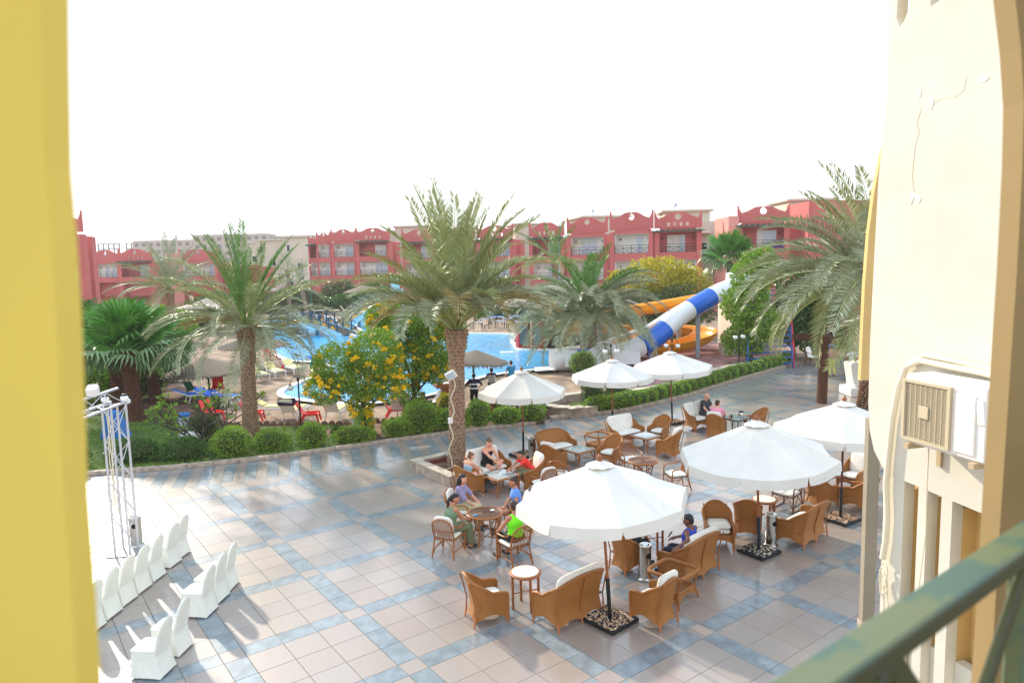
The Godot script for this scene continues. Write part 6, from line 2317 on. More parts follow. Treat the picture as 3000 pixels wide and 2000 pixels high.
	for q in [[7.78, -24.62, "cloth_black", "dark cup on the tea table beside the woman in pink"], [7.68, -24.5, "terracotta", "small glass of tea in front of the woman in pink"]]:
		var cm := MB.new()
		cm.lathe([Vector2(0, 0), Vector2(0.03, 0), Vector2(0.035, 0.11), Vector2(0.03, 0.11), Vector2(0.026, 0.02)], 10, Vector3(q[0], 0.64, q[1]))
		tag(put("cup", cm.mesh(), M[q[2]]), q[3], "cup")
	# --- white covered chairs in rows
	var cov := covered_chair()
	var rows := [
		[-7.72, -15.2, -97.0, "farthest white covered chair of the back row, at its right end"], [-7.70, -14.72, -98.0, "second white covered chair from the right end of the back row"], [-7.72, -14.05, -96.0, "white covered chair just left of the gap in the back row"], [-7.75, -13.53, -97.0, "fourth white covered chair from the right end of the back row"], [-7.78, -13.02, -97.0, "middle white covered chair of the unbroken run beside the truss tower"], [-7.79, -12.5, -96.0, "white covered chair last but one before the yellow wall in the back row"], [-7.8, -11.98, -97.0, "white covered chair touching the yellow wall in the back row"],
		[-5.98, -13.55, -93.0, "white covered chair farthest back in the row of three"], [-5.98, -13.05, -97.0, "middle white covered chair in the row of three"], [-5.98, -12.5, -96.0, "white covered chair nearest us in the row of three"],
		[-5.88, -11.22, -96.0, "rear one of the two white covered chairs at the bottom left"], [-5.87, -10.58, -97.0, "front one of the two white covered chairs at the bottom left"], [-7.3, -10.75, -96.0, "white covered chair of which only a sliver shows beside the yellow wall"]]
	for q in rows: placed(cov, "covered_chair", q[3], "chair", q[0], q[1], q[2], "white covered chairs")
	# --- truss tower
	var tt := thing("truss_tower", "aluminium lattice truss tower with a cross beam at the left of the plaza", "truss", Vector3.ZERO)
	var legs := [Vector3(-9.06, 0.03, -15.22), Vector3(-8.74, 0.03, -15.25), Vector3(-8.74, 0.03, -15.6), Vector3(-9.08, 0.03, -15.6)]
	var th := 3.42
	var pm := MB.new()
	pm.bbox(Vector3(-8.905, 0.016, -15.42), Vector3(0.62, 0.025, 0.62), 0.004, Basis(Vector3.UP, 0.05))
	part("foot_plate", pm, M.plate_steel, tt)
	for l in legs:
		var lm := MB.new()
		lm.tube([l, l + Vector3(0, th - 0.03, 0)], 0.025, 10)
		part("leg", lm, M.alu, tt)
	for k in 4:
		var a: Vector3 = legs[k]
		var b: Vector3 = legs[(k + 1) % 4]
		for s in 8:
			var y0 := 0.06 + 0.41 * s
			var bm := MB.new()
			if (s + k) % 2 == 0: bm.tube([a + Vector3(0, y0, 0), b + Vector3(0, y0 + 0.41, 0)], 0.009, 6)
			else: bm.tube([b + Vector3(0, y0, 0), a + Vector3(0, y0 + 0.41, 0)], 0.009, 6)
			part("diagonal", bm, M.alu, tt)
	var beam := thing("truss_beam", "aluminium lattice beam lying on the truss tower and running towards the house", "truss")
	var bd := Vector3(0.03, 0, 1).normalized()
	var o1 := Vector3(-8.72, th + 0.03, -15.5)
	var o2 := Vector3(-9.08, th + 0.03, -15.5)
	var o3 := Vector3(-8.9, th + 0.34, -15.5)
	for o in [o1, o2, o3]:
		var cm := MB.new()
		cm.tube([o - bd * 0.12, o + bd * 5.2], 0.028, 10)
		part("chord", cm, M.alu, beam)
	var cp := MB.new()
	cp.lathe([Vector2(0, 0), Vector2(0.055, 0.01), Vector2(0.06, 0.08), Vector2(0.0, 0.1)], 12, o1 - bd * 0.1, Basis(Vector3.RIGHT, -PI / 2))
	part("end_cap", cp, M.white_plastic, beam)
	var faces := [[o1, o2], [o1, o3], [o2, o3]]
	for f in faces:
		for s in 12:
			var dm := MB.new()
			dm.tube([f[s % 2] + bd * 0.42 * s, f[(s + 1) % 2] + bd * 0.42 * (s + 1)], 0.009, 6)
			part("diagonal", dm, M.alu, beam)
	for q in [[o1 + bd * 0.02 + Vector3(0.0, 0.09, -0.05), "white globe lamp cap on the corner of the truss beam"], [o2 + bd * 0.1 + Vector3(0.0, 0.1, 0), "white globe lamp cap behind the corner of the truss beam"]]:
		var gb2 := thing("globe_cap", q[1], "lamp", q[0])
		var g := MB.new()
		g.ell(Vector3.ZERO, Vector3(0.085, 0.08, 0.085), 14, 8)
		part("globe_lamp", g, M.globe, gb2)
		var c := MB.new()
		c.lathe([Vector2(0.06, 0.06), Vector2(0.055, 0.1), Vector2(0, 0.105)], 12)
		part("cap", c, M.black_metal, gb2)
	var spot := thing("stage_lamp", "white box-shaped stage lamp clamped on top of the truss beam", "lamp", o3 + bd * 0.95 + Vector3(0.05, 0.14, 0), 0.3)
	var sb := MB.new()
	sb.bbox(Vector3.ZERO, Vector3(0.22, 0.2, 0.24), 0.03, Basis(Vector3.RIGHT, 0.3))
	part("housing", sb, M.ac_white, spot)
	var cabs := MB.new()
	for k in 3:
		var line := []
		for s in 14: line.append(Vector3(-9.0 + 0.03 * k + 0.02 * sin(s * 0.8 + k * 2), th - 0.03 - 0.17 * s * (1.0 + 0.05 * k), -15.26 + 0.02 * cos(s * 0.7 + k)))
		line.append(line[-1] + Vector3(-0.08, 0.12, 0.03))
		line.append(line[-1] + Vector3(-0.03, 0.25, 0.0))
		cabs.tube(line, 0.011, 5)
	tag(put("hanging_cable", cabs.mesh(), M.cable_cream), "cream cables hanging down one leg of the truss tower", "cable")
	var hatch := MB.new()
	for q in [[-10.05, -15.75, 0.9, 0.03, 0.1], [-9.75, -15.3, 0.03, 0.95, 0.1]]: hatch.box(Vector3(q[0], 0.006, q[1]), Vector3(q[2], 0.012, q[3]))
	tag(put("floor_hatch", hatch.mesh(), M.black_metal), "dark frame of a floor hatch in the paving left of the truss tower", "hatch")
	for s in [plain, soft, bench, bench_soft, bench_hearts, cane, cane_bare, rock, ct, wt, ash, cov]: s.free()


# ---------------------------------------------------------------- the house we look out of
func near_house() -> void:
	# left jamb of the opening we look through
	var jl := thing("yellow_jamb", "bright yellow plastered jamb of the opening filling the left edge of the view", "wall")
	var a := PackedVector2Array([Vector2(-0.36, 7.6), Vector2(-0.3635, 6.6289), Vector2(-0.3652, 6.5963), Vector2(-0.3699, 6.5411), Vector2(-0.3765, 6.4561), Vector2(-0.3770, 6.4067), Vector2(-0.3787, 6.3383), Vector2(-0.3830, 6.2621), Vector2(-0.3884, 6.1679), Vector2(-0.3901, 6.0769), Vector2(-0.3929, 5.9863), Vector2(-0.3937, 5.9452), Vector2(-0.397, 5.2), Vector2(-1.6, 5.2), Vector2(-1.6, 7.6)])
	var mb := MB.new()
	mb.slab(a, -0.62, -0.585)
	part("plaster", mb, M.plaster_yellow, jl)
	# right jamb; the shade on it is put into its plaster colour
	var jr := thing("shade_tinted_jamb", "plastered jamb along the right edge of the view, its shade put into the colour", "wall")
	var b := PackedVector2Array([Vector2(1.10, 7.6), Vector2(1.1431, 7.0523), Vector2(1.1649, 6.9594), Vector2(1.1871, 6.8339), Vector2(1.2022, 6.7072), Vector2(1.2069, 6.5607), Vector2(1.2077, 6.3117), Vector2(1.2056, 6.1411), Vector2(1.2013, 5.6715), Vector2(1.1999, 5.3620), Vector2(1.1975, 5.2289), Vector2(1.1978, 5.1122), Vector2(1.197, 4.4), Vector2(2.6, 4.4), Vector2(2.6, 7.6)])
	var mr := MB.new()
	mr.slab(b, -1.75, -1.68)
	part("plaster", mr, M.plaster_shade, jr)
	# balcony rail in front of us
	var rl := thing("balcony_rail", "weathered green balcony rail with crossed braces in the near right corner", "railing", Vector3(0.50183, 5.919, -0.87687), atan2(0.595, 0.804))
	# local x runs along the rail (away to the right), +z points at us
	var top := MB.new()
	top.bbox(Vector3(0.2, -0.004, 0.022), Vector3(3.2, 0.008, 0.046), 0.003)
	part("rail_top", top, M.rail_paint, rl)
	var bar := MB.new()
	bar.bbox(Vector3(0.2, -0.021, 0.022), Vector3(3.2, 0.026, 0.0445), 0.003)
	part("rail_bar", bar, M.rail_dark, rl)
	for x in [-1.16, -0.075, 0.36, 1.4]:
		var p := MB.new()
		p.bbox(Vector3(x, -0.53, 0.022), Vector3(0.028, 1.0, 0.028), 0.004)
		part("rail_post", p, M.rail_dark if x < 0.2 else M.rail_paint, rl)
	for q in [[-0.075, 0.36], [0.36, 1.4], [-1.16, -0.075]]:
		for s in [0, 1]:
			var p0 := Vector3(q[s], -0.04, 0.022 + 0.008 * s)
			var p1 := Vector3(q[1 - s], -0.50, 0.022 + 0.008 * s)
			var br := MB.new()
			var d := (p1 - p0).normalized()
			br.bbox((p0 + p1) / 2, Vector3(p0.distance_to(p1), 0.024, 0.014), 0.003, Basis(d, Vector3(-d.y, d.x, 0), Vector3.BACK))
			part("cross_brace", br, M.rail_dark, rl)
	# the neighbouring wing: local x = -s (towards us), y up, z out of the wall
	var w := Vector3(-0.25136, 0, -0.96789)
	var o := Vector3(3.93726, 0, -5.33053)
	var tr := Transform3D(Basis(-w, Vector3.UP, Vector3(-0.96789, 0, 0.25136)), o)
	var hs := thing("cream_wing", "cream plastered wing of the hotel at the right with tall recessed slots", "building")
	hs.transform = tr
	var up := PackedVector2Array([Vector2(1.6, 4.13), Vector2(-1.317, 4.243), Vector2(-1.393, 4.299), Vector2(-1.501, 4.425), Vector2(-1.569, 4.616), Vector2(-1.599, 4.887), Vector2(-1.603, 5.503), Vector2(-1.586, 6.305), Vector2(-1.564, 7.083), Vector2(-1.506, 7.673), Vector2(-1.491, 8.676), Vector2(-1.490, 9.6),
		Vector2(-1.410, 9.6), Vector2(-1.405, 8.645), Vector2(-1.414, 8.495), Vector2(-1.374, 8.399), Vector2(-1.321, 8.435), Vector2(-1.278, 8.515), Vector2(-1.255, 8.62), Vector2(-1.24, 9.6),
		Vector2(-1.045, 9.6), Vector2(-1.035, 8.465), Vector2(-0.86, 8.50), Vector2(-0.5, 8.9), Vector2(-0.3, 9.6), Vector2(1.6, 9.6)])
	var um := MB.new()
	um.slab(up, -0.12, 0.0)
	part("wall", um, M.plaster_cream, hs)
	var pier := MB.new()
	for q in [[-1.36, -1.115], [-0.95, -0.849], [-0.70, -0.588], [-0.30, 1.6]]:
		pier.box(Vector3((q[0] + q[1]) / 2, 2.19, -0.064), Vector3(q[1] - q[0], 4.38, 0.12))
	part("pier", pier, M.plaster_cream, hs)
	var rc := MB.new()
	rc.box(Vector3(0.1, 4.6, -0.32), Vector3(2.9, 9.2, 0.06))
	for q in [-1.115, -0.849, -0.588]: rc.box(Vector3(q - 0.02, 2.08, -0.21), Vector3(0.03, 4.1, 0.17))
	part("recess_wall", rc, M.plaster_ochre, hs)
	var ld := MB.new()
	for q in [[-1.09, -0.952], [-0.845, -0.702], [-0.584, -0.302]]: ld.box(Vector3((q[0] + q[1]) / 2, 1.36, -0.16), Vector3(q[1] - q[0], 2.72, 0.1))
	part("sill_wall", ld, M.plaster_cream, hs)
	var fl := MB.new()
	for q in [PackedVector2Array([Vector2(-0.529, 7.75), Vector2(-0.505, 7.705), Vector2(-0.47, 7.70), Vector2(-0.432, 7.727), Vector2(-0.455, 7.745), Vector2(-0.49, 7.742)]), PackedVector2Array([Vector2(-0.995, 7.684), Vector2(-0.979, 7.58), Vector2(-0.958, 7.65), Vector2(-0.956, 7.675)]), PackedVector2Array([Vector2(-1.166, 6.9), Vector2(-1.16, 6.79), Vector2(-1.13, 6.86), Vector2(-1.07, 6.80), Vector2(-1.05, 6.84), Vector2(-1.11, 6.88)]), PackedVector2Array([Vector2(-1.13, 7.80), Vector2(-1.12, 7.72), Vector2(-1.10, 7.74), Vector2(-1.10, 7.79)])]:
		fl.slab(q, 0.0005, 0.004)
	part("bare_plaster", fl, M.white_edge, hs)
	var ck := MB.new()
	ck.tube([Vector3(-1.09, 7.62, 0.001), Vector3(-1.13, 7.5, 0.001), Vector3(-1.10, 7.42, 0.001), Vector3(-1.14, 7.3, 0.001), Vector3(-1.16, 7.05, 0.001), Vector3(-1.13, 6.9, 0.001)], 0.0014, 4)
	ck.tube([Vector3(-1.0, 7.6, 0.001), Vector3(-0.9, 7.66, 0.001), Vector3(-0.75, 7.64, 0.001), Vector3(-0.66, 7.68, 0.001), Vector3(-0.64, 7.78, 0.001)], 0.0012, 4)
	part("plaster_crack", ck, M.plaster_ochre, hs)
	# air conditioner on the wing
	var ac := thing("air_conditioner", "white outdoor air conditioner unit with a square grille on the cream wing", "air conditioner")
	ac.transform = Transform3D(tr.basis, tr * Vector3(-0.3905, 5.03, 0.215))
	var cs := MB.new()
	cs.bbox(Vector3(0, 0, -0.01), Vector3(0.8, 0.6, 0.29), 0.018)
	part("case", cs, M.ac_white, ac)
	var gi := MB.new()
	gi.box(Vector3(-0.155, -0.005, 0.137), Vector3(0.44, 0.49, 0.012))
	part("grille_back", gi, M.ac_inside, ac)
	var gg := MB.new()
	for k in 27: gg.box(Vector3(-0.155, -0.236 + 0.0178 * k, 0.149), Vector3(0.44, 0.0085, 0.007))
	for k in 9: gg.box(Vector3(-0.365 + 0.0525 * k, -0.005, 0.152), Vector3(0.006, 0.49, 0.006))
	for s in [-1, 1]:
		gg.box(Vector3(-0.155 + s * 0.228, -0.005, 0.146), Vector3(0.03, 0.52, 0.035))
		gg.box(Vector3(-0.155, -0.005 + s * 0.25, 0.1465), Vector3(0.43, 0.022, 0.034))
	gg.bbox(Vector3(-0.17, 0.0, 0.158), Vector3(0.10, 0.105, 0.012), 0.003)
	part("grille", gg, M.ac_grille, ac)
	var pn := MB.new()
	pn.bbox(Vector3(0.215, -0.02, 0.138), Vector3(0.19, 0.48, 0.02), 0.009)
	pn.bbox(Vector3(0.345, 0.1, 0.136), Vector3(0.07, 0.2, 0.014), 0.006, Basis(Vector3.BACK, 0.12))
	part("service_panel", pn, M.ac_white, ac)
	var bk := MB.new()
	for s in [-0.33, 0.31]:
		bk.box(Vector3(s, -0.325, -0.02), Vector3(0.05, 0.045, 0.38))
		bk.box(Vector3(s, -0.42, -0.2), Vector3(0.045, 0.25, 0.03))
	part("bracket", bk, M.rust, ac)
	# lagged pipes and loose cables
	var pp := MB.new()
	pp.tube([tr * Vector3(0.1, 5.34, 0.05), tr * Vector3(-0.3, 5.385, 0.06), tr * Vector3(-0.62, 5.39, 0.05), tr * Vector3(-0.94, 5.40, 0.05), tr * Vector3(-1.10, 5.32, 0.045), tr * Vector3(-1.19, 5.1, 0.04), tr * Vector3(-1.245, 4.79, 0.04), tr * Vector3(-1.275, 4.4, 0.04), tr * Vector3(-1.29, 4.15, 0.04), tr * Vector3(-1.262, 3.85, 0.04), tr * Vector3(-1.27, 3.6, 0.04), tr * Vector3(-1.3, 3.4, 0.04)], 0.028, 8)
	pp.tube([tr * Vector3(0.1, 5.375, 0.03), tr * Vector3(-0.3, 5.42, 0.035), tr * Vector3(-0.62, 5.44, 0.03), tr * Vector3(-0.92, 5.45, 0.03), tr * Vector3(-1.08, 5.36, 0.03)], 0.02, 8)
	tag(put("lagged_pipe", pp.mesh(), M.cable_cream), "wrapped cream pipe that loops over the air conditioner and hangs down the wall", "pipe")
	var wr := MB.new()
	var coil := []
	for k in 40: coil.append(tr * Vector3(-1.27 + 0.05 * cos(k * 0.55) * (1.0 + 0.3 * sin(k)), 3.27 + 0.12 * sin(k * 0.55) - 0.004 * k, 0.05 + 0.01 * sin(k * 1.3)))
	wr.tube(coil, 0.007, 5)
	wr.tube([tr * Vector3(-1.24, 3.2, 0.05), tr * Vector3(-1.2, 2.9, 0.04), tr * Vector3(-1.17, 2.5, 0.04)], 0.007, 5)
	wr.tube([tr * Vector3(-1.27, 3.15, 0.05), tr * Vector3(-1.26, 2.9, 0.04), tr * Vector3(-1.27, 2.6, 0.04)], 0.01, 5)
	tag(put("cable_coil", wr.mesh(), M.cable_cream), "loose coil of cream cable at the lower end of the wrapped pipe", "cable")
	var st := MB.new()
	st.tube([tr * Vector3(-0.66, 4.74, 0.2), tr * Vector3(-0.70, 4.3, 0.16), tr * Vector3(-0.75, 3.867, 0.1), tr * Vector3(-0.85, 3.3, 0.05)], 0.006, 5)
	tag(put("drain_hose", st.mesh(), M.cable_cream), "thin drain hose hanging from under the air conditioner", "hose")
	# farther parts of the same front
	var col := thing("ground_column", "grey-tan column with a pale foot, just past the end of the cream wing", "column", Vector3(4.75, 0, -9.1), 0.0)
	var c1 := MB.new()
	c1.box(Vector3(0, 2.8, 0), Vector3(0.16, 2.8, 0.1))
	part("shaft", c1, M.plaster_grey, col)
	var c2 := MB.new()
	c2.box(Vector3(-0.005, 0.7, 0.0), Vector3(0.18, 1.4, 0.12))
	part("foot", c2, M.kerb, col)
	var fin := thing("far_jamb", "tan curved wall edge of the next balcony, left beside the cream wing", "wall")
	var fm := MB.new()
	fm.slab(PackedVector2Array([Vector2(5.97, 4.2), Vector2(6.8, 4.2), Vector2(6.8, 8.7), Vector2(6.42, 8.6), Vector2(6.2, 8.0), Vector2(6.10, 7.4), Vector2(6.03, 6.7), Vector2(5.99, 5.8)]), -12.0, -11.9)
	part("plaster", fm, M.plaster_ochre, fin)
	var pt := thing("potted_grass", "tuft of green grass-like leaves in a terracotta pot by the cream wing", "potted plant", Vector3(10.4, 0, -20.4))
	var pm := MB.new()
	pm.lathe([Vector2(0, 0), Vector2(0.18, 0), Vector2(0.25, 0.3), Vector2(0.27, 0.34), Vector2(0.22, 0.34), Vector2(0.0, 0.3)], 14)
	part("pot", pm, M.terracotta, pt)
	var gt := []
	var gc := PackedColorArray()
	for k in 260:
		var an := rr(0, TAU)
		var el := rr(0.3, 1.3)
		gt.append(Transform3D(Basis(Vector3.UP, an) * Basis(Vector3.RIGHT, -el).scaled(Vector3.ONE * rr(0.7, 1.2)), Vector3(rr(-0.1, 0.1), 0.3, rr(-0.1, 0.1))))
		var g := rr(0.8, 1.3)
		gc.append(Color(g, g, g))
	many("leaves", leaf_shape(0.6, 0.016, 0.5), M.leaf_green, gt, pt, gc)


# ---------------------------------------------------------------- round the pool
func lounger(sheet: Material, back_up: bool) -> Node3D:
	var t := Node3D.new()
	var f := MB.new()
	for s in [-0.3, 0.3]:
		f.bbox(Vector3(s, 0.33, 0.25), Vector3(0.06, 0.07, 1.5), 0.015)
	part("frame", f, M.white_plastic, t)
	for z in [-0.35, 0.75]:
		var l := MB.new()
		for s in [-0.3, 0.3]: l.tube([Vector3(s, 0.32, z), Vector3(s * 1.05, 0.0, z + (0.16 if z > 0 else -0.12))], 0.03, 6)
		part("leg", l, M.white_plastic, t)
	for k in 9:
		var sl := MB.new()
		sl.bbox(Vector3(0, 0.36, -0.42 + 0.16 * k), Vector3(0.56, 0.03, 0.12), 0.01)
		part("slat", sl, M.white_plastic, t)
	var el := 0.95 if back_up else 0.45
	var b := Basis(Vector3.RIGHT, el)
	var bk := MB.new()
	bk.bbox(Vector3(0, 0.37, -0.48) + b * Vector3(0, 0, -0.34), Vector3(0.6, 0.045, 0.68), 0.015, b)
	part("backrest", bk, M.white_plastic, t)
	var c := MB.new()
	c.bbox(Vector3(0, 0.40, 0.2), Vector3(0.54, 0.05, 1.35), 0.02)
	c.bbox(Vector3(0, 0.41, -0.48) + b * Vector3(0, 0.03, -0.34), Vector3(0.54, 0.05, 0.66), 0.02, b)
	part("mattress", c, sheet, t)
	return t


func plastic_chair(m: Material) -> Node3D:
	var t := Node3D.new()
	var s := MB.new()
	var rows := []
	for q in 9:
		var f := q / 8.0
		var row := PackedVector3Array()
		for k in 7:
			var u := k / 6.0 * 2 - 1
			var z := lerpf(0.34, -0.24, minf(f * 1.7, 1.0)) if f < 0.588 else lerpf(-0.24, -0.5, (f - 0.588) / 0.412)
			var y := (0.34 - 0.05 * sin(PI * minf(f * 1.7, 1.0))) if f < 0.588 else lerpf(0.32, 0.82, (f - 0.588) / 0.412)
			row.append(Vector3(u * (0.27 - 0.05 * maxf(0, f - 0.6)), y + 0.03 * u * u - (0.05 * pow(absf(u), 3.0) if q == 0 else 0.0), z - 0.02 * u * u))
		rows.append(row)
	s.sheet(rows)
	var inv := []
	for r in rows:
		var row := PackedVector3Array()
		for p in r: row.append(p + Vector3(0, -0.02, -0.02))
		inv.append(row)
	s.sheet(inv, false, 1, 1, true)
	part("seat", s, m, t)
	for x in [-0.26, 0.26]:
		var l := MB.new()
		l.tube([Vector3(x, 0.34, 0.3), Vector3(x * 1.1, 0.0, 0.38)], [0.05, 0.035], 6)
		l.tube([Vector3(x, 0.33, -0.2), Vector3(x * 1.12, 0.0, -0.42)], [0.055, 0.035], 6)
		part("leg", l, m, t)
		var a := MB.new()
		a.bbox(Vector3(x * 1.02, 0.35, 0.05), Vector3(0.05, 0.09, 0.6), 0.02)
		part("side", a, m, t)
	return t


func lamp_post(label: String, at: Vector3, h: float, turn: float) -> void:
	var t := thing("lamp_post", label, "lamp post", at, turn, "double globe lamp posts")
	var p := MB.new()
	p.tube([Vector3.ZERO, Vector3(0, h, 0)], [0.035, 0.028], 8)
	p.lathe([Vector2(0.06, 0), Vector2(0.06, 0.1), Vector2(0.036, 0.14)], 10)
	p.lathe([Vector2(0.05, h - 0.12), Vector2(0.055, h), Vector2(0, h + 0.04)], 10)
	part("post", p, M.black_metal, t)
	for s in [-1.0, 1.0]:
		var a := MB.new()
		var line := []
		for k in 9:
			var f := PI * k / 8.0
			line.append(Vector3(s * (0.15 - 0.15 * cos(f)), h - 0.1 + 0.2 * sin(f) - 0.12 * k / 8.0, 0))
		a.tube(line, 0.013, 6)
		a.lathe([Vector2(0.06, -0.01), Vector2(0.06, 0.03), Vector2(0.0, 0.04)], 10, Vector3(s * 0.3, h - 0.25, 0))
		var am := part("arm", a, M.black_metal, t)
		var g := MB.new()
		g.ell(Vector3(s * 0.3, h - 0.35, 0), Vector3(0.125, 0.115, 0.125), 14, 9)
		part("globe", g, M.globe, am)


func thatch_shade(label: String, at: Vector3, r: float, h: float, pole: Material, tilt := 0.0, m := "thatch") -> void:
	var t := thing("thatched_shade", label, "sun shade", at, 0.0, "thatched sun shades")
	var p := MB.new()
	p.tube([Vector3.ZERO, Vector3(0, h, 0)], 0.05, 8)
	part("pole", p, pole, t)
	var c := MB.new()
	var rows := []
	for q in 6:
		var f := 1.0 - q / 5.0
		var row := PackedVector3Array()
		for k in 28:
			var a := TAU * k / 28.0
			var rg := 1.0 + (0.05 * sin(k * 5.3) if q == 0 else 0.0)
			row.append(Basis(Vector3.BACK, tilt) * Vector3(cos(a) * r * f * rg, h - f * 0.55 * r * 0.6 + 0.12 - (0.06 * absf(sin(a * 4.0)) if q == 0 else 0.0), -sin(a) * r * f * rg))
		rows.append(row)
	c.sheet(rows, true)
	part("thatch_roof", c, M[m], t)
	var fr := MB.new()
	for k in 120:
		var a := TAU * k / 120.0 + rr(-0.02, 0.02)
		var e := Vector3(cos(a), 0, sin(a))
		var b := Basis(Vector3.BACK, tilt) * (e * r * 0.99 + Vector3(0, h - 0.33 * r + 0.12, 0))
		fr.tri(b - e.cross(Vector3.UP) * 0.06, b + e.cross(Vector3.UP) * 0.06, b + e * 0.05 - Vector3.UP * rr(0.1, 0.25))
	part("fringe", fr, M[m], t).set_meta("kind", "stuff")


func dark_set(label: String, x: float, z: float, turn: float) -> void:
	var t := thing("dark_table", "dark metal table " + label, "table", Vector3(x, 0.09, z), turn, "dark metal tables across the pool")
	var m := MB.new()
	m.bbox(Vector3(0, 0.7, 0), Vector3(1.0, 0.04, 0.7), 0.01)
	part("table_top", m, M.steel_grey, t)
	for s in [[1, 1], [1, -1], [-1, 1], [-1, -1]]:
		var l := MB.new()
		l.tube([Vector3(s[0] * 0.42, 0, s[1] * 0.28), Vector3(s[0] * 0.42, 0.69, s[1] * 0.28)], 0.025, 5)
		part("leg", l, M.black_metal, t)
	var places := [["left of", -0.85, 0.0, PI / 2], ["right of", 0.85, 0.0, -PI / 2]]
	for q in places:
		var off := Basis(Vector3.UP, turn) * Vector3(q[1], 0, q[2])
		var c := thing("metal_chair", "dark metal chair %s the dark table %s" % [q[0], label], "chair", Vector3(x, 0.09, z) + off, turn + q[3], "dark metal chairs across the pool")
		var s := MB.new()
		s.bbox(Vector3(0, 0.44, 0), Vector3(0.46, 0.04, 0.44), 0.01)
		part("seat", s, M.black_metal, c)
		var b := MB.new()
		for k in 5: b.tube([Vector3(-0.2 + 0.1 * k, 0.45, -0.2), Vector3(-0.2 + 0.1 * k, 0.9, -0.28)], 0.016, 5)
		b.tube([Vector3(-0.22, 0.9, -0.28), Vector3(0.22, 0.9, -0.28)], 0.02, 5)
		part("backrest", b, M.black_metal, c)
		for u in [[1, 1], [1, -1], [-1, 1], [-1, -1]]:
			var l := MB.new()
			l.tube([Vector3(u[0] * 0.21, 0, u[1] * 0.21), Vector3(u[0] * 0.2, 0.44, u[1] * 0.19)], 0.018, 5)
			part("leg", l, M.black_metal, c)


func bridge(label: String, a: Vector3, b: Vector3, rise: float, w: float) -> void:
	var t := thing("pool_bridge", label, "bridge", Vector3.ZERO, 0.0, "arched bridges over the pool")
	var d := (b - a)
	var side := d.cross(Vector3.UP).normalized() * w * 0.5
	var n := 18
	var arch := func(f: float) -> Vector3: return a + d * f + Vector3(0, rise * sin(PI * f) + 0.12, 0)
	var deck := MB.new()
	var up := []
	for s in [-1.0, 1.0]:
		var row := PackedVector3Array()
		for k in n + 1: row.append(arch.call(float(k) / n) + side * s)
		up.append(row)
	deck.sheet([up[1], up[0]])
	part("deck", deck, M.timber_grey, t)
	for s in [-1.0, 1.0]:
		var sk := MB.new()
		var r0 := PackedVector3Array()
		var r1 := PackedVector3Array()
		for k in n + 1:
			var f := float(k) / n
			var p: Vector3 = arch.call(f) + side * s * 1.02
			r1.append(p + Vector3.UP * 0.12)
			r0.append(p - Vector3.UP * (0.42 + 0.5 * pow(absf(f - 0.5) * 2.0, 3.0)))
		sk.sheet([r0, r1])
		part("arch_beam", sk, M.pool_blue_paint, t)
		var rail := MB.new()
		for h in [0.55, 1.05]:
			var line := []
			for k in n + 1: line.append(arch.call(float(k) / n) + side * s + Vector3.UP * h)
			rail.tube(line, 0.05, 6)
		part("rail", rail, M.bridge_paint, t)
		for k in 9:
			var p: Vector3 = arch.call((k + 0.5) / 9.0) + side * s
			var po := MB.new()
			po.box(p + Vector3.UP * 0.6, Vector3(0.11, 1.0, 0.11))
			part("rail_post", po, M.bridge_paint, t)
			if k < 8:
				var q: Vector3 = arch.call((k + 1.5) / 9.0) + side * s
				var x := MB.new()
				x.tube([p + Vector3.UP * 0.15, q + Vector3.UP * 1.0], 0.03, 5)
				x.tube([p + Vector3.UP * 1.0, q + Vector3.UP * 0.15], 0.03, 5)
				part("cross_bar", x, M.bridge_paint, t)
				var y := MB.new()
				y.tri(p.lerp(q, 0.2) + Vector3.UP * 0.2, p.lerp(q, 0.8) + Vector3.UP * 0.2, p.lerp(q, 0.5) + Vector3.UP * 0.75)
				part("yellow_panel", y, M.slide_yellow, t)
	for f in [0.22, 0.5, 0.78]:
		var c := MB.new()
		var p: Vector3 = arch.call(f)
		for s in [-0.8, 0.8]: c.box(Vector3(p.x, p.y / 2 - 0.1, p.z) + side * s, Vector3(0.35, p.y - 0.1, 0.35))
		part("pier", c, M.pool_blue_paint, t)


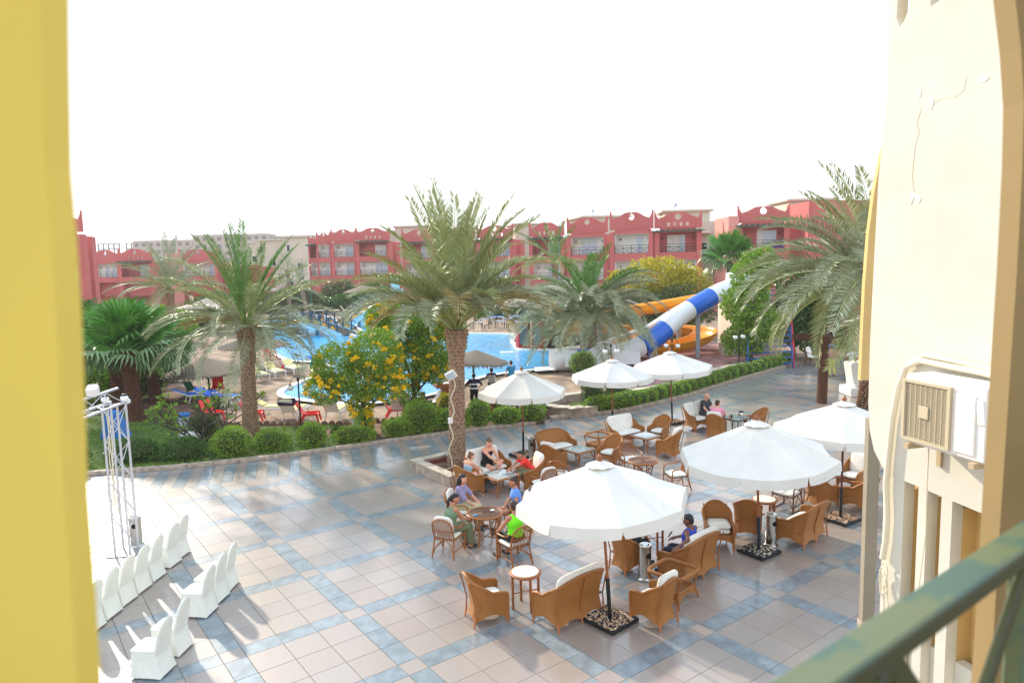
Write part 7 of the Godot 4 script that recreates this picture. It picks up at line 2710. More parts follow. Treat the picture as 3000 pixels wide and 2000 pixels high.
func poolside() -> void:
	var red := plastic_chair(M.red_plastic)
	var green := plastic_chair(M.green_plastic)
	var grey := plastic_chair(M.grey_plastic)
	var g1 := "plastic lounge chairs by the pool"
	for q in [[red, -14.9, -35.0, 20.0, "red plastic chair facing us between the thatched shade and the palm trunk"], [red, -8.3, -28.15, 95.0, "red plastic chair seen sideways behind the black lamp post"], [green, -11.6, -30.9, 70.0, "green plastic chair right behind the left date palm's trunk"], [green, -15.9, -34.7, 160.0, "green plastic chair with its back to us beside the blue lounger"], [red, -10.75, -28.6, 100.0, "red plastic chair low behind the trunk of the left date palm"], [red, -13.8, -42.6, 110.0, "red plastic chair among the yellow loungers"], [red, -4.9, -28.6, 100.0, "red plastic chair mostly hidden by the yellow-flowering tree"], [grey, -3.65, -29.8, -70.0, "grey plastic chair left of the wooden towel desk"], [red, -12.6, -28.9, 60.0, "red plastic chair behind the bare-branched shrub"], [green, -12.3, -43.4, 200.0, "green plastic chair beside the blue sun bed at the pool edge"], [red, -29.2, -95.5, 0.0, "red plastic chair across the pool, by the pole with the green shade"], [red, -17.2, -49.5, 60.0, "red plastic chair at the left edge of the pool"]]:
		placed(q[0], "plastic_chair", q[4], "chair", q[1], q[2], q[3], g1).position.y = 0.088
	var lb := lounger(M.blue_fabric, false)
	var ly := lounger(M.yellow_fabric, false)
	var lyu := lounger(M.yellow_fabric, true)
	var g2 := "sun loungers round the pool"
	for q in [[lb, -13.9, -32.6, 80.0, "blue sun lounger in front of the red chair at the left"], [lb, -15.2, -33.3, 130.0, "blue-cushioned lounger at the left end beside the green chair"], [ly, -13.9, -40.6, 40.0, "yellow lounger nearest us in the row by the pool"], [ly, -13.2, -41.8, 40.0, "second yellow lounger in the row by the pool"], [ly, -14.5, -39.6, 40.0, "yellow lounger behind the palm trunk, left end of its row"], [lb, -11.8, -43.6, 80.0, "blue sun bed standing alone at the pool edge"], [lyu, -9.2, -28.9, 175.0, "lounger with raised back and purple towel behind the lamp post"], [lyu, -7.4, -28.8, 175.0, "lounger with raised back right of the one with the purple towel"], [lyu, -4.6, -29.1, 190.0, "lounger with raised back under a pink towel, between the flowering trees"], [ly, -10.2, -29.7, 85.0, "pale yellow lounger right of the left date palm's trunk"], [lb, -30.3, -95.5, 90.0, "blue lounger far across the pool"], [ly, -26.3, -95.5, 90.0, "first pale lounger of the row far across the pool"], [ly, -24.2, -95.2, 90.0, "second pale lounger of the row far across the pool"], [lyu, -22.2, -94.9, 90.0, "lounger with raised back at the end of the row far across the pool"], [lb, -1.8, -76.5, 100.0, "blue lounger beyond the dark metal tables"], [lb, 0.2, -77.0, 100.0, "second blue lounger beyond the dark metal tables"]]:
		placed(q[0], "sun_lounger", q[4], "sun lounger", q[1], q[2], q[3], g2).position.y = 0.088
	for n in [red, green, grey, lb, ly, lyu]: n.free()
	var tw := MB.new()
	tw.bbox(Vector3(-9.24, 0.93, -28.17), Vector3(0.72, 0.3, 0.2), 0.04)
	tag(put("purple_towel", tw.mesh(), M.purple_towel), "dark purple towel over the raised back behind the lamp post", "towel")
	var tw2 := MB.new()
	tw2.bbox(Vector3(-4.65, 0.78, -28.45), Vector3(0.75, 0.75, 0.1), 0.04, Basis(Vector3.RIGHT, -0.35))
	tag(put("pink_towel", tw2.mesh(), M.pink_towel), "pale pink towel hung over the lounger between the flowering trees", "towel")
	lamp_post("black lamp post with two white globes left of the flowering trees", Vector3(-8.2, 0.06, -26.5), 2.1, 0.3)
	lamp_post("lamp post with two globes in front of the large dark leafy tree", Vector3(12.7, 0.09, -39.0), 2.15, 0.5)
	lamp_post("lamp post with two globes before the white slide's splash guard", Vector3(4.85, 0.09, -34.2), 2.15, 0.2)
	lamp_post("lamp post with two globes above the back right parasol, by the blue-banded tube", Vector3(8.3, 0.09, -36.2), 2.1, -0.4)
	# bins
	for q in [[Vector3(-6.05, 0.06, -26.7), "grey plastic bin with a blue bag under the left flowering tree", "bin_grey"], [Vector3(-13.1, 0.06, -27.3), "pale grey bin behind the bare-branched shrub", "bin_grey"]]:
		var b := thing("litter_bin", q[1], "bin", q[0])
		var m := MB.new()
		m.lathe([Vector2(0, 0), Vector2(0.2, 0), Vector2(0.25, 0.62), Vector2(0.27, 0.65), Vector2(0.24, 0.65), Vector2(0.2, 0.5)], 16)
		part("bin_body", m, M[q[2]], b)
		var bag := MB.new()
		bag.lathe([Vector2(0.275, 0.56), Vector2(0.285, 0.66), Vector2(0.25, 0.67), Vector2(0.2, 0.6)], 16)
		part("bin_bag", bag, M.bin_blue, b)
	var bb := thing("blue_bin", "blue bin-shaped litter container with sloping sides behind the truss tower", "bin", Vector3(-15.2, 0.06, -26.3))
	var bm := MB.new()
	bm.slab(PackedVector2Array([Vector2(-0.5, 0.0), Vector2(0.5, 0.0), Vector2(0.1, 1.0), Vector2(-0.2, 1.05)]), -0.25, 0.25)
	part("bin_body", bm, M.bin_blue, bb)
	var rk := thing("white_rock", "pale rock lying in the lawn under the bare-branched shrub", "rock", Vector3(-12.2, 0.06, -25.8))
	var rm := MB.new()
	rm.ell(Vector3(0, 0.1, 0), Vector3(0.45, 0.2, 0.3), 10, 6)
	part("stone", rm, M.white_edge, rk)
	# scalloped stone edging of the deck
	var ed := thing("scalloped_edging", "row of rounded brown edging stones between the lawn and the pool paving", "edging")
	var line := smooth_line(PackedVector2Array([Vector2(-14.10, -31.58), Vector2(-11.99, -28.32), Vector2(-10.33, -27.88), Vector2(-6.98, -27.64), Vector2(-6.12, -27.79), Vector2(-4.85, -28.02), Vector2(-3.68, -28.58), Vector2(-2.60, -28.85), Vector2(-1.2, -29.5)]), 4)
	var dist := 0.0
	for k in line.size() - 1:
		var seg := line[k].distance_to(line[k + 1])
		while dist < seg:
			var p := line[k].lerp(line[k + 1], dist / seg)
			var e := MB.new()
			e.ell(Vector3.ZERO, Vector3(0.15, rr(0.14, 0.19), 0.11), 8, 6)
			part("edging_stone", e, M.soil, ed, Transform3D(Basis(Vector3.UP, rr(-0.3, 0.3)), v3(p, 0.06)))
			dist += 0.3
		dist -= seg
	# thatched shades, awnings
	thatch_shade("wide thatched shade left of the palm trunk, hanging low", Vector3(-15.6, 0.05, -35.6), 2.2, 1.75, M.timber_grey, 0.05)
	thatch_shade("thatched shade behind the central palm trunk at the pool edge", Vector3(-1.9, 0.09, -33.6), 1.55, 2.0, M.timber_grey, -0.08)
	thatch_shade("small thatched shade far across the pool by the high bridge", Vector3(-19.5, 0.09, -93.5), 2.7, 3.6, M.green_plastic, 0.0)
	thatch_shade("thatched shade behind the left date palm, near the pool's left edge", Vector3(-16.6, 0.09, -45.0), 2.2, 1.95, M.timber_grey, 0.0)
	for q in [[-31.5, -73.0, 3.3, "left peaked grey awning behind the left date palm's crown"], [-27.6, -71.0, 3.5, "right peaked grey awning behind the left date palm's crown"], [-31.0, -86.0, 4.4, "flat pale awning behind the two peaked awnings"]]:
		thatch_shade(q[3], Vector3(q[0], 0, q[1]), 2.8, q[2], M.timber_grey, 0.02, "thatch_pale")
	var gp := thing("green_frame", "turquoise shade frame without its cover across the pool", "frame", Vector3(-28.0, 0.09, -95.5))
	for s in [-0.6, 0.9]:
		var m := MB.new()
		m.tube([Vector3(s, 0, 0), Vector3(s, 3.4, 0)], 0.06, 6)
		part("frame_post", m, M.green_plastic, gp)
	var bt := thing("blue_pillar", "pale blue stepped pillar on the far side of the high pool bridge", "pillar", Vector3(-14.8, 0, -92))
	var pm := MB.new()
	pm.bbox(Vector3(0, 1.6, 0), Vector3(1.6, 3.2, 1.0), 0.05)
	pm.bbox(Vector3(-0.25, 4.0, 0), Vector3(1.0, 1.7, 0.8), 0.05)
	part("pillar_body", pm, M.pool_blue_paint, bt)
	bridge("low arched bridge over the pool with dark blue rails and yellow panels", Vector3(-23.0, 0.0, -68.5), Vector3(-15.0, 0.0, -64.5), 0.95, 2.0)
	bridge("high arched bridge over the pool with long ramps, left of the flowering trees", Vector3(-17.5, 0.0, -72.0), Vector3(-9.0, 0.0, -76.5), 2.3, 2.2)
	# dark metal tables by the far edge of the pool
	for q in [["nearest the central palm", -3.2, -66.0, 0.2], ["second from the central palm", -1.0, -66.8, -0.3], ["behind the hanging fronds", 1.2, -65.5, 0.4], ["in the middle of the far group", -0.3, -69.6, 0.1], ["at the back of the far group", -2.6, -70.0, -0.2], ["in the shade of the thatched bar", 3.4, -62.0, 0.3], ["right of the grey bar post", 6.0, -60.5, -0.2]]:
		dark_set(q[0], q[1], q[2], q[3])
	# pool bar
	var bar := thing("pool_bar", "round pool bar with a thatched roof on grey posts and a plank counter", "bar", Vector3(4.2, 0.09, -54.0))
	var rf := MB.new()
	var rows := []
	for q in 6:
		var f := 1.0 - q / 5.0
		var row := PackedVector3Array()
		for k in 24:
			var a := TAU * k / 24.0
			row.append(Vector3(cos(a) * 5.6 * f, 4.9 - 2.0 * f + (0.05 * (k % 2)), -sin(a) * 4.4 * f))
		rows.append(row)
	rf.sheet(rows, true)
	part("thatch_roof", rf, M.thatch_pale, bar)
	for k in 6:
		var a := TAU * k / 6.0 + 0.5
		var m := MB.new()
		m.tube([Vector3(cos(a) * 3.6, 0, sin(a) * 2.8), Vector3(cos(a) * 3.6, 3.6, sin(a) * 2.8)], 0.24, 8)
		part("roof_post", m, M.timber_grey, bar)
	for k in 26:
		var a := PI * 0.05 + PI * 1.0 * k / 25.0
		var m := MB.new()
		m.bbox(Vector3(cos(a) * 2.9 + 0.5, 0.55, sin(a) * 3.4), Vector3(0.42, 1.1 + 0.03 * (k % 2), 0.09), 0.01, Basis(Vector3.UP, PI / 2 - a))
		part("counter_plank", m, M.timber_grey, bar)
	var ct := MB.new()
	for k in 20:
		var a := PI * 0.03 + PI * 1.04 * k / 19.0
		ct.bbox(Vector3(cos(a) * 2.9 + 0.5, 1.16, sin(a) * 3.4), Vector3(0.58, 0.07 + 0.004 * (k % 2), 0.5), 0.01, Basis(Vector3.UP, PI / 2 - a))
	part("counter_top", ct, M.timber_brown, bar)
	for q in [[0.75, -51.2, "red drinks fridge at the left end of the pool bar", 0.3], [1.95, -50.9, "second red drinks fridge, beside the grey post of the pool bar", -0.4]]:
		var f := thing("drinks_fridge", q[2], "fridge", Vector3(q[0], 0.09, q[1]), q[3], "red drinks fridges")
		var m := MB.new()
		m.bbox(Vector3(0, 0.95, 0), Vector3(0.8, 1.9, 0.7), 0.04)
		part("cabinet", m, M.fridge_red, f)
		var d := MB.new()
		d.bbox(Vector3(0.0, 0.95, 0.36), Vector3(0.62, 1.4, 0.03), 0.01)
		part("door", d, M.grey_plastic, f)
		var tp := MB.new()
		tp.bbox(Vector3(0, 1.94, 0), Vector3(0.84, 0.07, 0.74), 0.02)
		part("top_sign", tp, M.white_plastic, f)
	# towel desk left of the palm
	var dk := thing("towel_desk", "wooden towel desk with a sloping tray, left of the central palm trunk", "desk", Vector3(-2.85, 0.09, -29.9), 0.35)
	var dm := MB.new()
	dm.bbox(Vector3(0.1, 0.5, 0), Vector3(0.7, 1.0, 0.5), 0.02)
	part("desk_body", dm, M.timber_pole, dk)
	var tr2 := MB.new()
	tr2.bbox(Vector3(0, 1.04, 0), Vector3(1.1, 0.05, 0.75), 0.01)
	for s in [-0.36, 0.36]: tr2.bbox(Vector3(0, 1.12, s), Vector3(1.1, 0.16, 0.03), 0.008)
	for s in [-0.535, 0.535]: tr2.bbox(Vector3(s, 1.121, 0), Vector3(0.03, 0.158, 0.69), 0.008)
	part("desk_tray", tr2, M.timber_pole, dk)
	var wt := MB.new()
	pillow(wt, Vector3(-2.75, 1.2, -29.9), Vector3(0.26, 0.09, 0.2), Basis(Vector3.UP, 0.3), 0.6)
	tag(put("white_towel", wt.mesh(), M.cloth_white), "heap of white towels in the tray of the wooden desk", "towel")
	var ct2 := MB.new()
	ct2.bbox(Vector3(-2.4, 0.75, -29.6), Vector3(0.16, 0.7, 0.3), 0.05)
	tag(put("draped_towel", ct2.mesh(), mat("berry_towel", Color(0.58, 0.16, 0.30), 0.95, "grain", 3.0)), "berry red patterned towel hanging from the wooden desk", "towel")
	var by := MB.new()
	by.ell(Vector3(-0.95, 0.42, -28.0), Vector3(0.22, 0.3, 0.22), 14, 9)
	tag(put("red_buoy", by.mesh(), mat("buoy_red", Color(0.45, 0.06, 0.06), 0.5)), "dark red round container between the clipped bushes right of the palm trunk", "container")
	# pergola on the right
	var pg := thing("timber_pergola", "brown timber pergola post with roof beams and a thatched slope at the right", "pergola", Vector3(13.3, 0, -29.8))
	var pp := MB.new()
	pp.tube([Vector3(0, 0, 0), Vector3(0.03, 1.4, 0), Vector3(0, 2.75, 0)], [0.22, 0.21, 0.23], 9)
	part("post", pp, M.timber_brown, pg)
	for q in [[Vector3(-1.2, 2.85, -0.3), Vector3(0.6, 2.85, 0.1), 0.13], [Vector3(-0.4, 2.9, 1.2), Vector3(4.4, 2.95, -7), 0.14], [Vector3(-0.3, 2.95, 0.1), Vector3(1.0, 3.5, -0.6), 0.12]]:
		var m := MB.new()
		m.tube([q[0], q[1]], q[2], 8)
		part("beam", m, M.timber_brown, pg)
	var sl := MB.new()
	sl.sheet([PackedVector3Array([Vector3(-0.1, 3.0, 0.3), Vector3(4.4, 3.0, -7)]), PackedVector3Array([Vector3(3.2, 4.0, 0.3), Vector3(7.5, 4.0, -7)])])
	sl.sheet([PackedVector3Array([Vector3(-0.1, 2.93, 0.3), Vector3(4.4, 2.93, -7)]), PackedVector3Array([Vector3(3.2, 3.93, 0.3), Vector3(7.5, 3.93, -7)])], false, 1, 1, true)
	part("roof_slope", sl, M.thatch_pale, pg)
	var p2 := MB.new()
	p2.tube([Vector3(4.5, 0, -7), Vector3(4.5, 2.9, -7)], 0.2, 8)
	part("post", p2, M.timber_brown, pg)
	var ur := thing("stone_urn", "tall white stone basin on a stepped base at the right, before the palm trunk", "urn", Vector3(15.55, 0, -31.4))
	var um := MB.new()
	um.bbox(Vector3(0.2, 0.2, 0), Vector3(1.4, 0.4, 1.2), 0.04)
	um.bbox(Vector3(0.25, 0.5, 0), Vector3(1.0, 0.2, 0.9), 0.04)
	part("base", um, M.white_edge, ur)
	var ut := MB.new()
	ut.slab(PackedVector2Array([Vector2(-0.28, 0.6), Vector2(0.6, 0.6), Vector2(0.7, 1.55), Vector2(-0.38, 1.5), Vector2(-0.42, 1.42)]), -0.35, 0.35)
	part("basin", ut, M.sheet_cover, ur)
	var wc := cane_chair(true, true)
	placed(wc, "cane_chair", "dark cane chair with white cushion under the timber pergola, left of its post", "chair", 17.3, -40.0, 40.0, "cane chairs on the plaza").scale = Vector3.ONE * 1.15
	placed(wc, "cane_chair", "dark cane chair right behind the pergola post", "chair", 18.9, -38.8, -120.0, "cane chairs on the plaza")
	wc.free()
	# pool toys: the small floats seen on the water
	for q in [[Vector3(-0.35, 0.04, -49.0), "white float on the water left of the slide outlet"], [Vector3(-19.6, 0.04, -64.8), "pale float on the water below the low bridge"]]:
		var m := MB.new()
		m.bbox(q[0], Vector3(1.0, 0.14, 0.45), 0.05)
		tag(put("pool_float", m.mesh(), M.white_plastic), q[1], "float")


# ---------------------------------------------------------------- people
# joins tapered capsules [a, b, ra, rb] with a smooth minimum and meshes the field as surface nets
func blend(mb: MB, bones: Array, cell: float, k: float) -> void:
	var lo := Vector3(1e9, 1e9, 1e9)
	var hi := -lo
	for q in bones:
		var r := maxf(q[2], q[3])
		lo = lo.min((q[0] as Vector3).min(q[1]) - Vector3.ONE * r)
		hi = hi.max((q[0] as Vector3).max(q[1]) + Vector3.ONE * r)
	lo -= Vector3.ONE * cell * 3.0
	hi += Vector3.ONE * cell * 3.0
	var nx := int((hi.x - lo.x) / cell) + 2
	var ny := int((hi.y - lo.y) / cell) + 2
	var nz := int((hi.z - lo.z) / cell) + 2
	var fld := PackedFloat32Array()
	fld.resize(nx * ny * nz)
	fld.fill(1.0)
	for q in bones:
		var a: Vector3 = q[0]
		var ab: Vector3 = q[1] - a
		var ra: float = q[2]
		var dr: float = q[3] - ra
		var inv := 1.0 / maxf(ab.length_squared(), 1e-9)
		var m := maxf(q[2], q[3]) + k + cell * 1.8
		var b0 := ((a.min(q[1]) - Vector3.ONE * m - lo) / cell).floor()
		var b1 := ((a.max(q[1]) + Vector3.ONE * m - lo) / cell).ceil()
		for z in range(maxi(0, int(b0.z)), mini(nz, int(b1.z) + 1)):
			for y in range(maxi(0, int(b0.y)), mini(ny, int(b1.y) + 1)):
				var row := (z * ny + y) * nx
				for x in range(maxi(0, int(b0.x)), mini(nx, int(b1.x) + 1)):
					var p := lo + Vector3(x, y, z) * cell - a
					var h := clampf(p.dot(ab) * inv, 0.0, 1.0)
					var d := (p - ab * h).length() - ra - dr * h
					if d > m: continue
					var o := fld[row + x]
					if absf(o - d) < k:
						var t := 0.5 + 0.5 * (o - d) / k
						fld[row + x] = lerpf(o, d, t) - k * t * (1.0 - t)
					elif d < o:
						fld[row + x] = d
	var idx := PackedInt32Array()
	idx.resize(nx * ny * nz)
	idx.fill(-1)
	var offs := PackedInt32Array([0, 1, nx, nx + 1, nx * ny, nx * ny + 1, nx * ny + nx, nx * ny + nx + 1])
	var first := mb.v.size()
	var far := cell * 2.2
	var cells := PackedInt32Array()
	for z in nz - 1:
		for y in ny - 1:
			var row := (z * ny + y) * nx
			for x in nx - 1:
				var f0 := fld[row + x]
				if f0 > far or f0 < -far: continue
				var i := row + x
				var sg := 0
				for c in 8:
					if fld[i + offs[c]] < 0.0: sg += 1
				if sg == 0 or sg == 8: continue
				var sum := Vector3.ZERO
				var cnt := 0
				for c in 8:
					var fa := fld[i + offs[c]]
					for ax in 3:
						if c & (1 << ax): continue
						var fb := fld[i + offs[c | (1 << ax)]]
						if (fa < 0.0) == (fb < 0.0): continue
						var t := fa / (fa - fb)
						var p := Vector3(c & 1, (c >> 1) & 1, (c >> 2) & 1)
						p[ax] += t
						sum += p
						cnt += 1
				var g := Vector3(fld[i + 1] - f0, fld[i + nx] - f0, fld[i + nx * ny] - f0)
				idx[i] = mb.v.size()
				cells.append(i)
				mb.vert(lo + (Vector3(x, y, z) + sum / cnt) * cell, g.normalized())
	var stride := [1, nx, nx * ny]
	var acc := PackedVector3Array()
	acc.resize(mb.v.size() - first)
	for i in cells:
		for ax in 3:
			var fa := fld[i]
			var fb := fld[i + stride[ax]]
			if (fa < 0.0) == (fb < 0.0): continue
			var u: int = stride[(ax + 1) % 3]
			var w: int = stride[(ax + 2) % 3]
			var q := [idx[i], idx[i - u], idx[i - u - w], idx[i - w]]
			if q.min() < 0: continue
			if fa < 0.0: mb.i.append_array(PackedInt32Array([q[0], q[2], q[1], q[0], q[3], q[2]]))
			else: mb.i.append_array(PackedInt32Array([q[0], q[1], q[2], q[0], q[2], q[3]]))
			var nn: Vector3 = (mb.v[q[2]] - mb.v[q[0]]).cross(mb.v[q[3]] - mb.v[q[1]])
			if fa >= 0.0: nn = -nn
			for c in q: acc[c - first] += nn
	for j in acc.size():
		if acc[j].length() > 0: mb.n[first + j] = acc[j].normalized()


func hand(mb: MB, wrist: Vector3, dir: Vector3, up: Vector3, side: float, s: float) -> void:
	# palm, four fingers of unequal length with a bend, and a thumb from the side of the palm
	var d := dir.normalized()
	var x := d.cross(up).normalized() * side
	var u := x.cross(d).normalized()
	if u.dot(up) < 0: u = -u
	var bones := [[wrist, wrist + d * 0.05 * s, 0.026 * s, 0.03 * s], [wrist + d * 0.03 * s + x * 0.015 * s, wrist + d * 0.085 * s + x * 0.022 * s, 0.018 * s, 0.017 * s], [wrist + d * 0.03 * s - x * 0.015 * s, wrist + d * 0.08 * s - x * 0.024 * s, 0.018 * s, 0.016 * s]]
	for k in 4:
		var f := (k - 1.5) * 0.019
		var l: float = [0.066, 0.078, 0.072, 0.056][k]
		var a := wrist + (d * 0.085 + x * -f) * s
		var b := a + (d * l * 0.55 - u * l * 0.12) * s
		var c := b + (d * l * 0.38 - u * l * 0.38) * s
		bones.append([a, b, 0.0098 * s, 0.009 * s])
		bones.append([b, c, 0.009 * s, 0.0075 * s])
	var t0 := wrist + (d * 0.025 + x * 0.028) * s
	bones.append([t0, t0 + (d * 0.03 + x * 0.028 - u * 0.008) * s, 0.012 * s, 0.011 * s])
	bones.append([t0 + (d * 0.03 + x * 0.028 - u * 0.008) * s, t0 + (d * 0.06 + x * 0.03 - u * 0.016) * s, 0.011 * s, 0.008 * s])
	blend(mb, bones, 0.0068 * s, 0.006 * s)


func elbow(sh: Vector3, wr: Vector3, up_len: float, lo_len: float, pole: Vector3) -> Array:
	var d := wr - sh
	var l := clampf(d.length(), 0.05, (up_len + lo_len) * 0.995)
	var dn := d.normalized()
	var w := sh + dn * l
	var a := (up_len * up_len - lo_len * lo_len + l * l) / (2.0 * l)
	var h := sqrt(maxf(0.0, up_len * up_len - a * a))
	var p := (pole - dn * pole.dot(dn)).normalized()
	return [sh + dn * a + p * h, w]


func person(label: String, x: float, z: float, deg: float, o: Dictionary) -> Node3D:
	var s: float = o.get("size", 1.0)
	var t := thing("person", label, "person", Vector3(x, o.get("ground", 0.004), z), deg_to_rad(deg), "")
	var seated: bool = o.get("seated", true)
	var lean: float = o.get("lean", 0.1)
	var hip := Vector3(0, 0.56 if seated else 0.93 * s, o.get("back", -0.1) if seated else 0.0)
	if seated: hip.y = o.get("seat", 0.455) + 0.105 * s
	var up := Vector3(0, cos(lean), sin(lean))
	var fw := Vector3(0, -sin(lean), cos(lean))
	var roll: float = o.get("twist", 0.0)
	var bx := Basis(up, roll)
	var rt := bx * Vector3.RIGHT
	fw = bx * fw
	var slim: float = o.get("slim", 1.0)
	var chest := hip + up * 0.32 * s + fw * 0.01
	var sho := hip + up * 0.445 * s
	var sw: float = o.get("shoulder", 0.158) * s
	var nk := hip + up * 0.50 * s + fw * 0.015
	var hb := Basis.from_euler(Vector3(o.get("nod", 0.15), o.get("look", 0.0), o.get("cock", 0.0)))
	var hc := hip + up * 0.555 * s + fw * (0.02 + 0.3 * sin(lean) * 0.1) + hb * Vector3(0, 0.085, 0.015) * s
	var torso := [
		[hip - rt * 0.085 * s, hip + rt * 0.085 * s, 0.105 * s * slim, 0.105 * s * slim],
		[hip + up * 0.06 * s - rt * 0.045 * s, chest - up * 0.08 * s - rt * 0.05 * s, 0.098 * s * slim, 0.095 * s * slim],
		[hip + up * 0.06 * s + rt * 0.045 * s, chest - up * 0.08 * s + rt * 0.05 * s, 0.098 * s * slim, 0.095 * s * slim],
		[chest - rt * 0.07 * s, chest + rt * 0.07 * s, 0.108 * s * slim, 0.108 * s * slim],
		[chest + up * 0.08 * s - rt * 0.08 * s, chest + up * 0.08 * s + rt * 0.08 * s, 0.085 * s, 0.085 * s],
		[sho - rt * sw * 0.92, sho + rt * sw * 0.92, 0.05 * s, 0.05 * s]]
	if o.get("female", false):
		for q in [-1.0, 1.0]: torso.append([chest + rt * 0.065 * s * q + fw * 0.065 * s + up * 0.01, chest + rt * 0.06 * s * q + fw * 0.075 * s, 0.055 * s, 0.05 * s])
	var bones := torso.duplicate()
	bones.append([sho + up * 0.01, nk + up * 0.03 * s, 0.06 * s, 0.048 * s])
	bones.append([nk, hc - hb * Vector3(0, 0.04, 0.01) * s, 0.05 * s, 0.048 * s])
	var legs := []
	var feet := []
	var knees: Array = o.get("knees", [Vector3(-0.12, 0.5, 0.36), Vector3(0.12, 0.5, 0.36)])
	var ankles: Array = o.get("ankles", [Vector3(-0.12, 0.09, 0.38), Vector3(0.12, 0.09, 0.40)])
	if not seated:
		knees = o.get("knees", [Vector3(-0.12, 0.5, 0.04) * s, Vector3(0.12, 0.5, 0.03) * s])
		ankles = o.get("ankles", [Vector3(-0.14, 0.085, -0.03) * s, Vector3(0.14, 0.085, -0.02) * s])
	for k in 2:
		var q := -1.0 if k == 0 else 1.0
		var h := hip + rt * 0.085 * s * q - up * 0.02
		legs.append([h, knees[k], 0.088 * s * slim, 0.058 * s])
		legs.append([knees[k], (knees[k] as Vector3).lerp(ankles[k], 0.35) + Vector3(0, 0, -0.012), 0.055 * s, 0.054 * s])
		legs.append([(knees[k] as Vector3).lerp(ankles[k], 0.35) + Vector3(0, 0, -0.012), ankles[k], 0.054 * s, 0.036 * s])
		var tf: Vector3 = o.get("toes", Vector3(0.02, 0, 1))
		var a: Vector3 = ankles[k]
		feet.append([Vector3(a.x, a.y - 0.045 * s, a.z - 0.03 * s), a + Vector3(tf.x * q * 0.17, -0.055 * s, tf.z * 0.15 * s), 0.036 * s, 0.03 * s])
		feet.append([a, a + Vector3(0, -0.04 * s, 0.02), 0.036 * s, 0.034 * s])
	bones.append_array(legs)
	bones.append_array(feet)
	var hands: Array = o.get("hands", [Vector3(-0.14, 0.62, 0.3), Vector3(0.14, 0.62, 0.3)])
	var poles: Array = o.get("poles", [Vector3(-1, -0.4, -0.6), Vector3(1, -0.4, -0.6)])
	var sleeves := []
	var body := MB.new()
	var wrists := []
	for k in 2:
		var q := -1.0 if k == 0 else 1.0
		var sh := sho + rt * sw * q
		var e := elbow(sh, hands[k], 0.285 * s, 0.25 * s, poles[k])
		bones.append([sh, e[0], 0.048 * s, 0.038 * s])
		bones.append([e[0], e[1], 0.038 * s, 0.026 * s])
		sleeves.append([sh, sh.lerp(e[0], o.get("sleeve", 0.55)), 0.06 * s, 0.056 * s])
		wrists.append([e[1], (e[1] - e[0]).normalized()])
	var cell: float = o.get("cell", 0.019)
	blend(body, bones, cell, 0.035 * s)
	for k in 2:
		if cell < 0.025:
			var hu: Vector3 = o.get("palm", Vector3.UP)
			var hd: Vector3 = wrists[k][1]
			if absf(hd.dot(hu)) > 0.9: hu = Vector3.BACK
			hand(body, wrists[k][0], hd, hu, -1.0 if k == 0 else 1.0, s * 1.05)
		else:
			blend(body, [[wrists[k][0], wrists[k][0] + wrists[k][1] * 0.09, 0.03, 0.026]], 0.014, 0.01)
	# head with brow, nose, chin and ears
	var hs: float = maxf(s, 0.9)
	var hp := func(v: Vector3) -> Vector3: return hc + hb * (v * hs)
	var head := [[hp.call(Vector3(0, 0.03, -0.02)), hp.call(Vector3(0, 0.035, 0.02)), 0.088 * hs, 0.08 * hs], [hp.call(Vector3(0, -0.03, 0.035)), hp.call(Vector3(0, -0.075, 0.05)), 0.064 * hs, 0.036 * hs], [hp.call(Vector3(-0.03, -0.02, 0.045)), hp.call(Vector3(0.03, -0.02, 0.045)), 0.046 * hs, 0.046 * hs],
		[hp.call(Vector3(0, 0.012, 0.092)), hp.call(Vector3(0, -0.022, 0.112)), 0.010 * hs, 0.014 * hs], [hp.call(Vector3(-0.08, 0.0, -0.002)), hp.call(Vector3(-0.084, -0.025, -0.0)), 0.018 * hs, 0.012 * hs], [hp.call(Vector3(0.08, 0.0, -0.002)), hp.call(Vector3(0.084, -0.025, 0.0)), 0.018 * hs, 0.012 * hs], [hp.call(Vector3(0, -0.06, -0.01)), hp.call(Vector3(0, -0.12, -0.02)), 0.05 * hs, 0.05 * hs]]
	blend(body, head, 0.0085 if cell < 0.025 else 0.014, 0.016)
	part("body", body, M[o.get("skin", "skin")], t)
	var face := MB.new()
	for q in [-1.0, 1.0]:
		face.ell(hp.call(Vector3(q * 0.033, 0.008, 0.085)), Vector3(0.009, 0.005, 0.006) * hs, 8, 5, hb)
		face.box(hp.call(Vector3(q * 0.034, 0.03, 0.091)), Vector3(0.026, 0.003, 0.006) * hs, hb)
	part("eyes", face, M.eye, t)
	var lip := MB.new()
	lip.ell(hp.call(Vector3(0, -0.05, 0.091)), Vector3(0.021, 0.007, 0.008) * hs, 8, 5, hb)
	part("mouth", lip, M.lip, t)
	# hair
	var style: String = o.get("hair", "short")
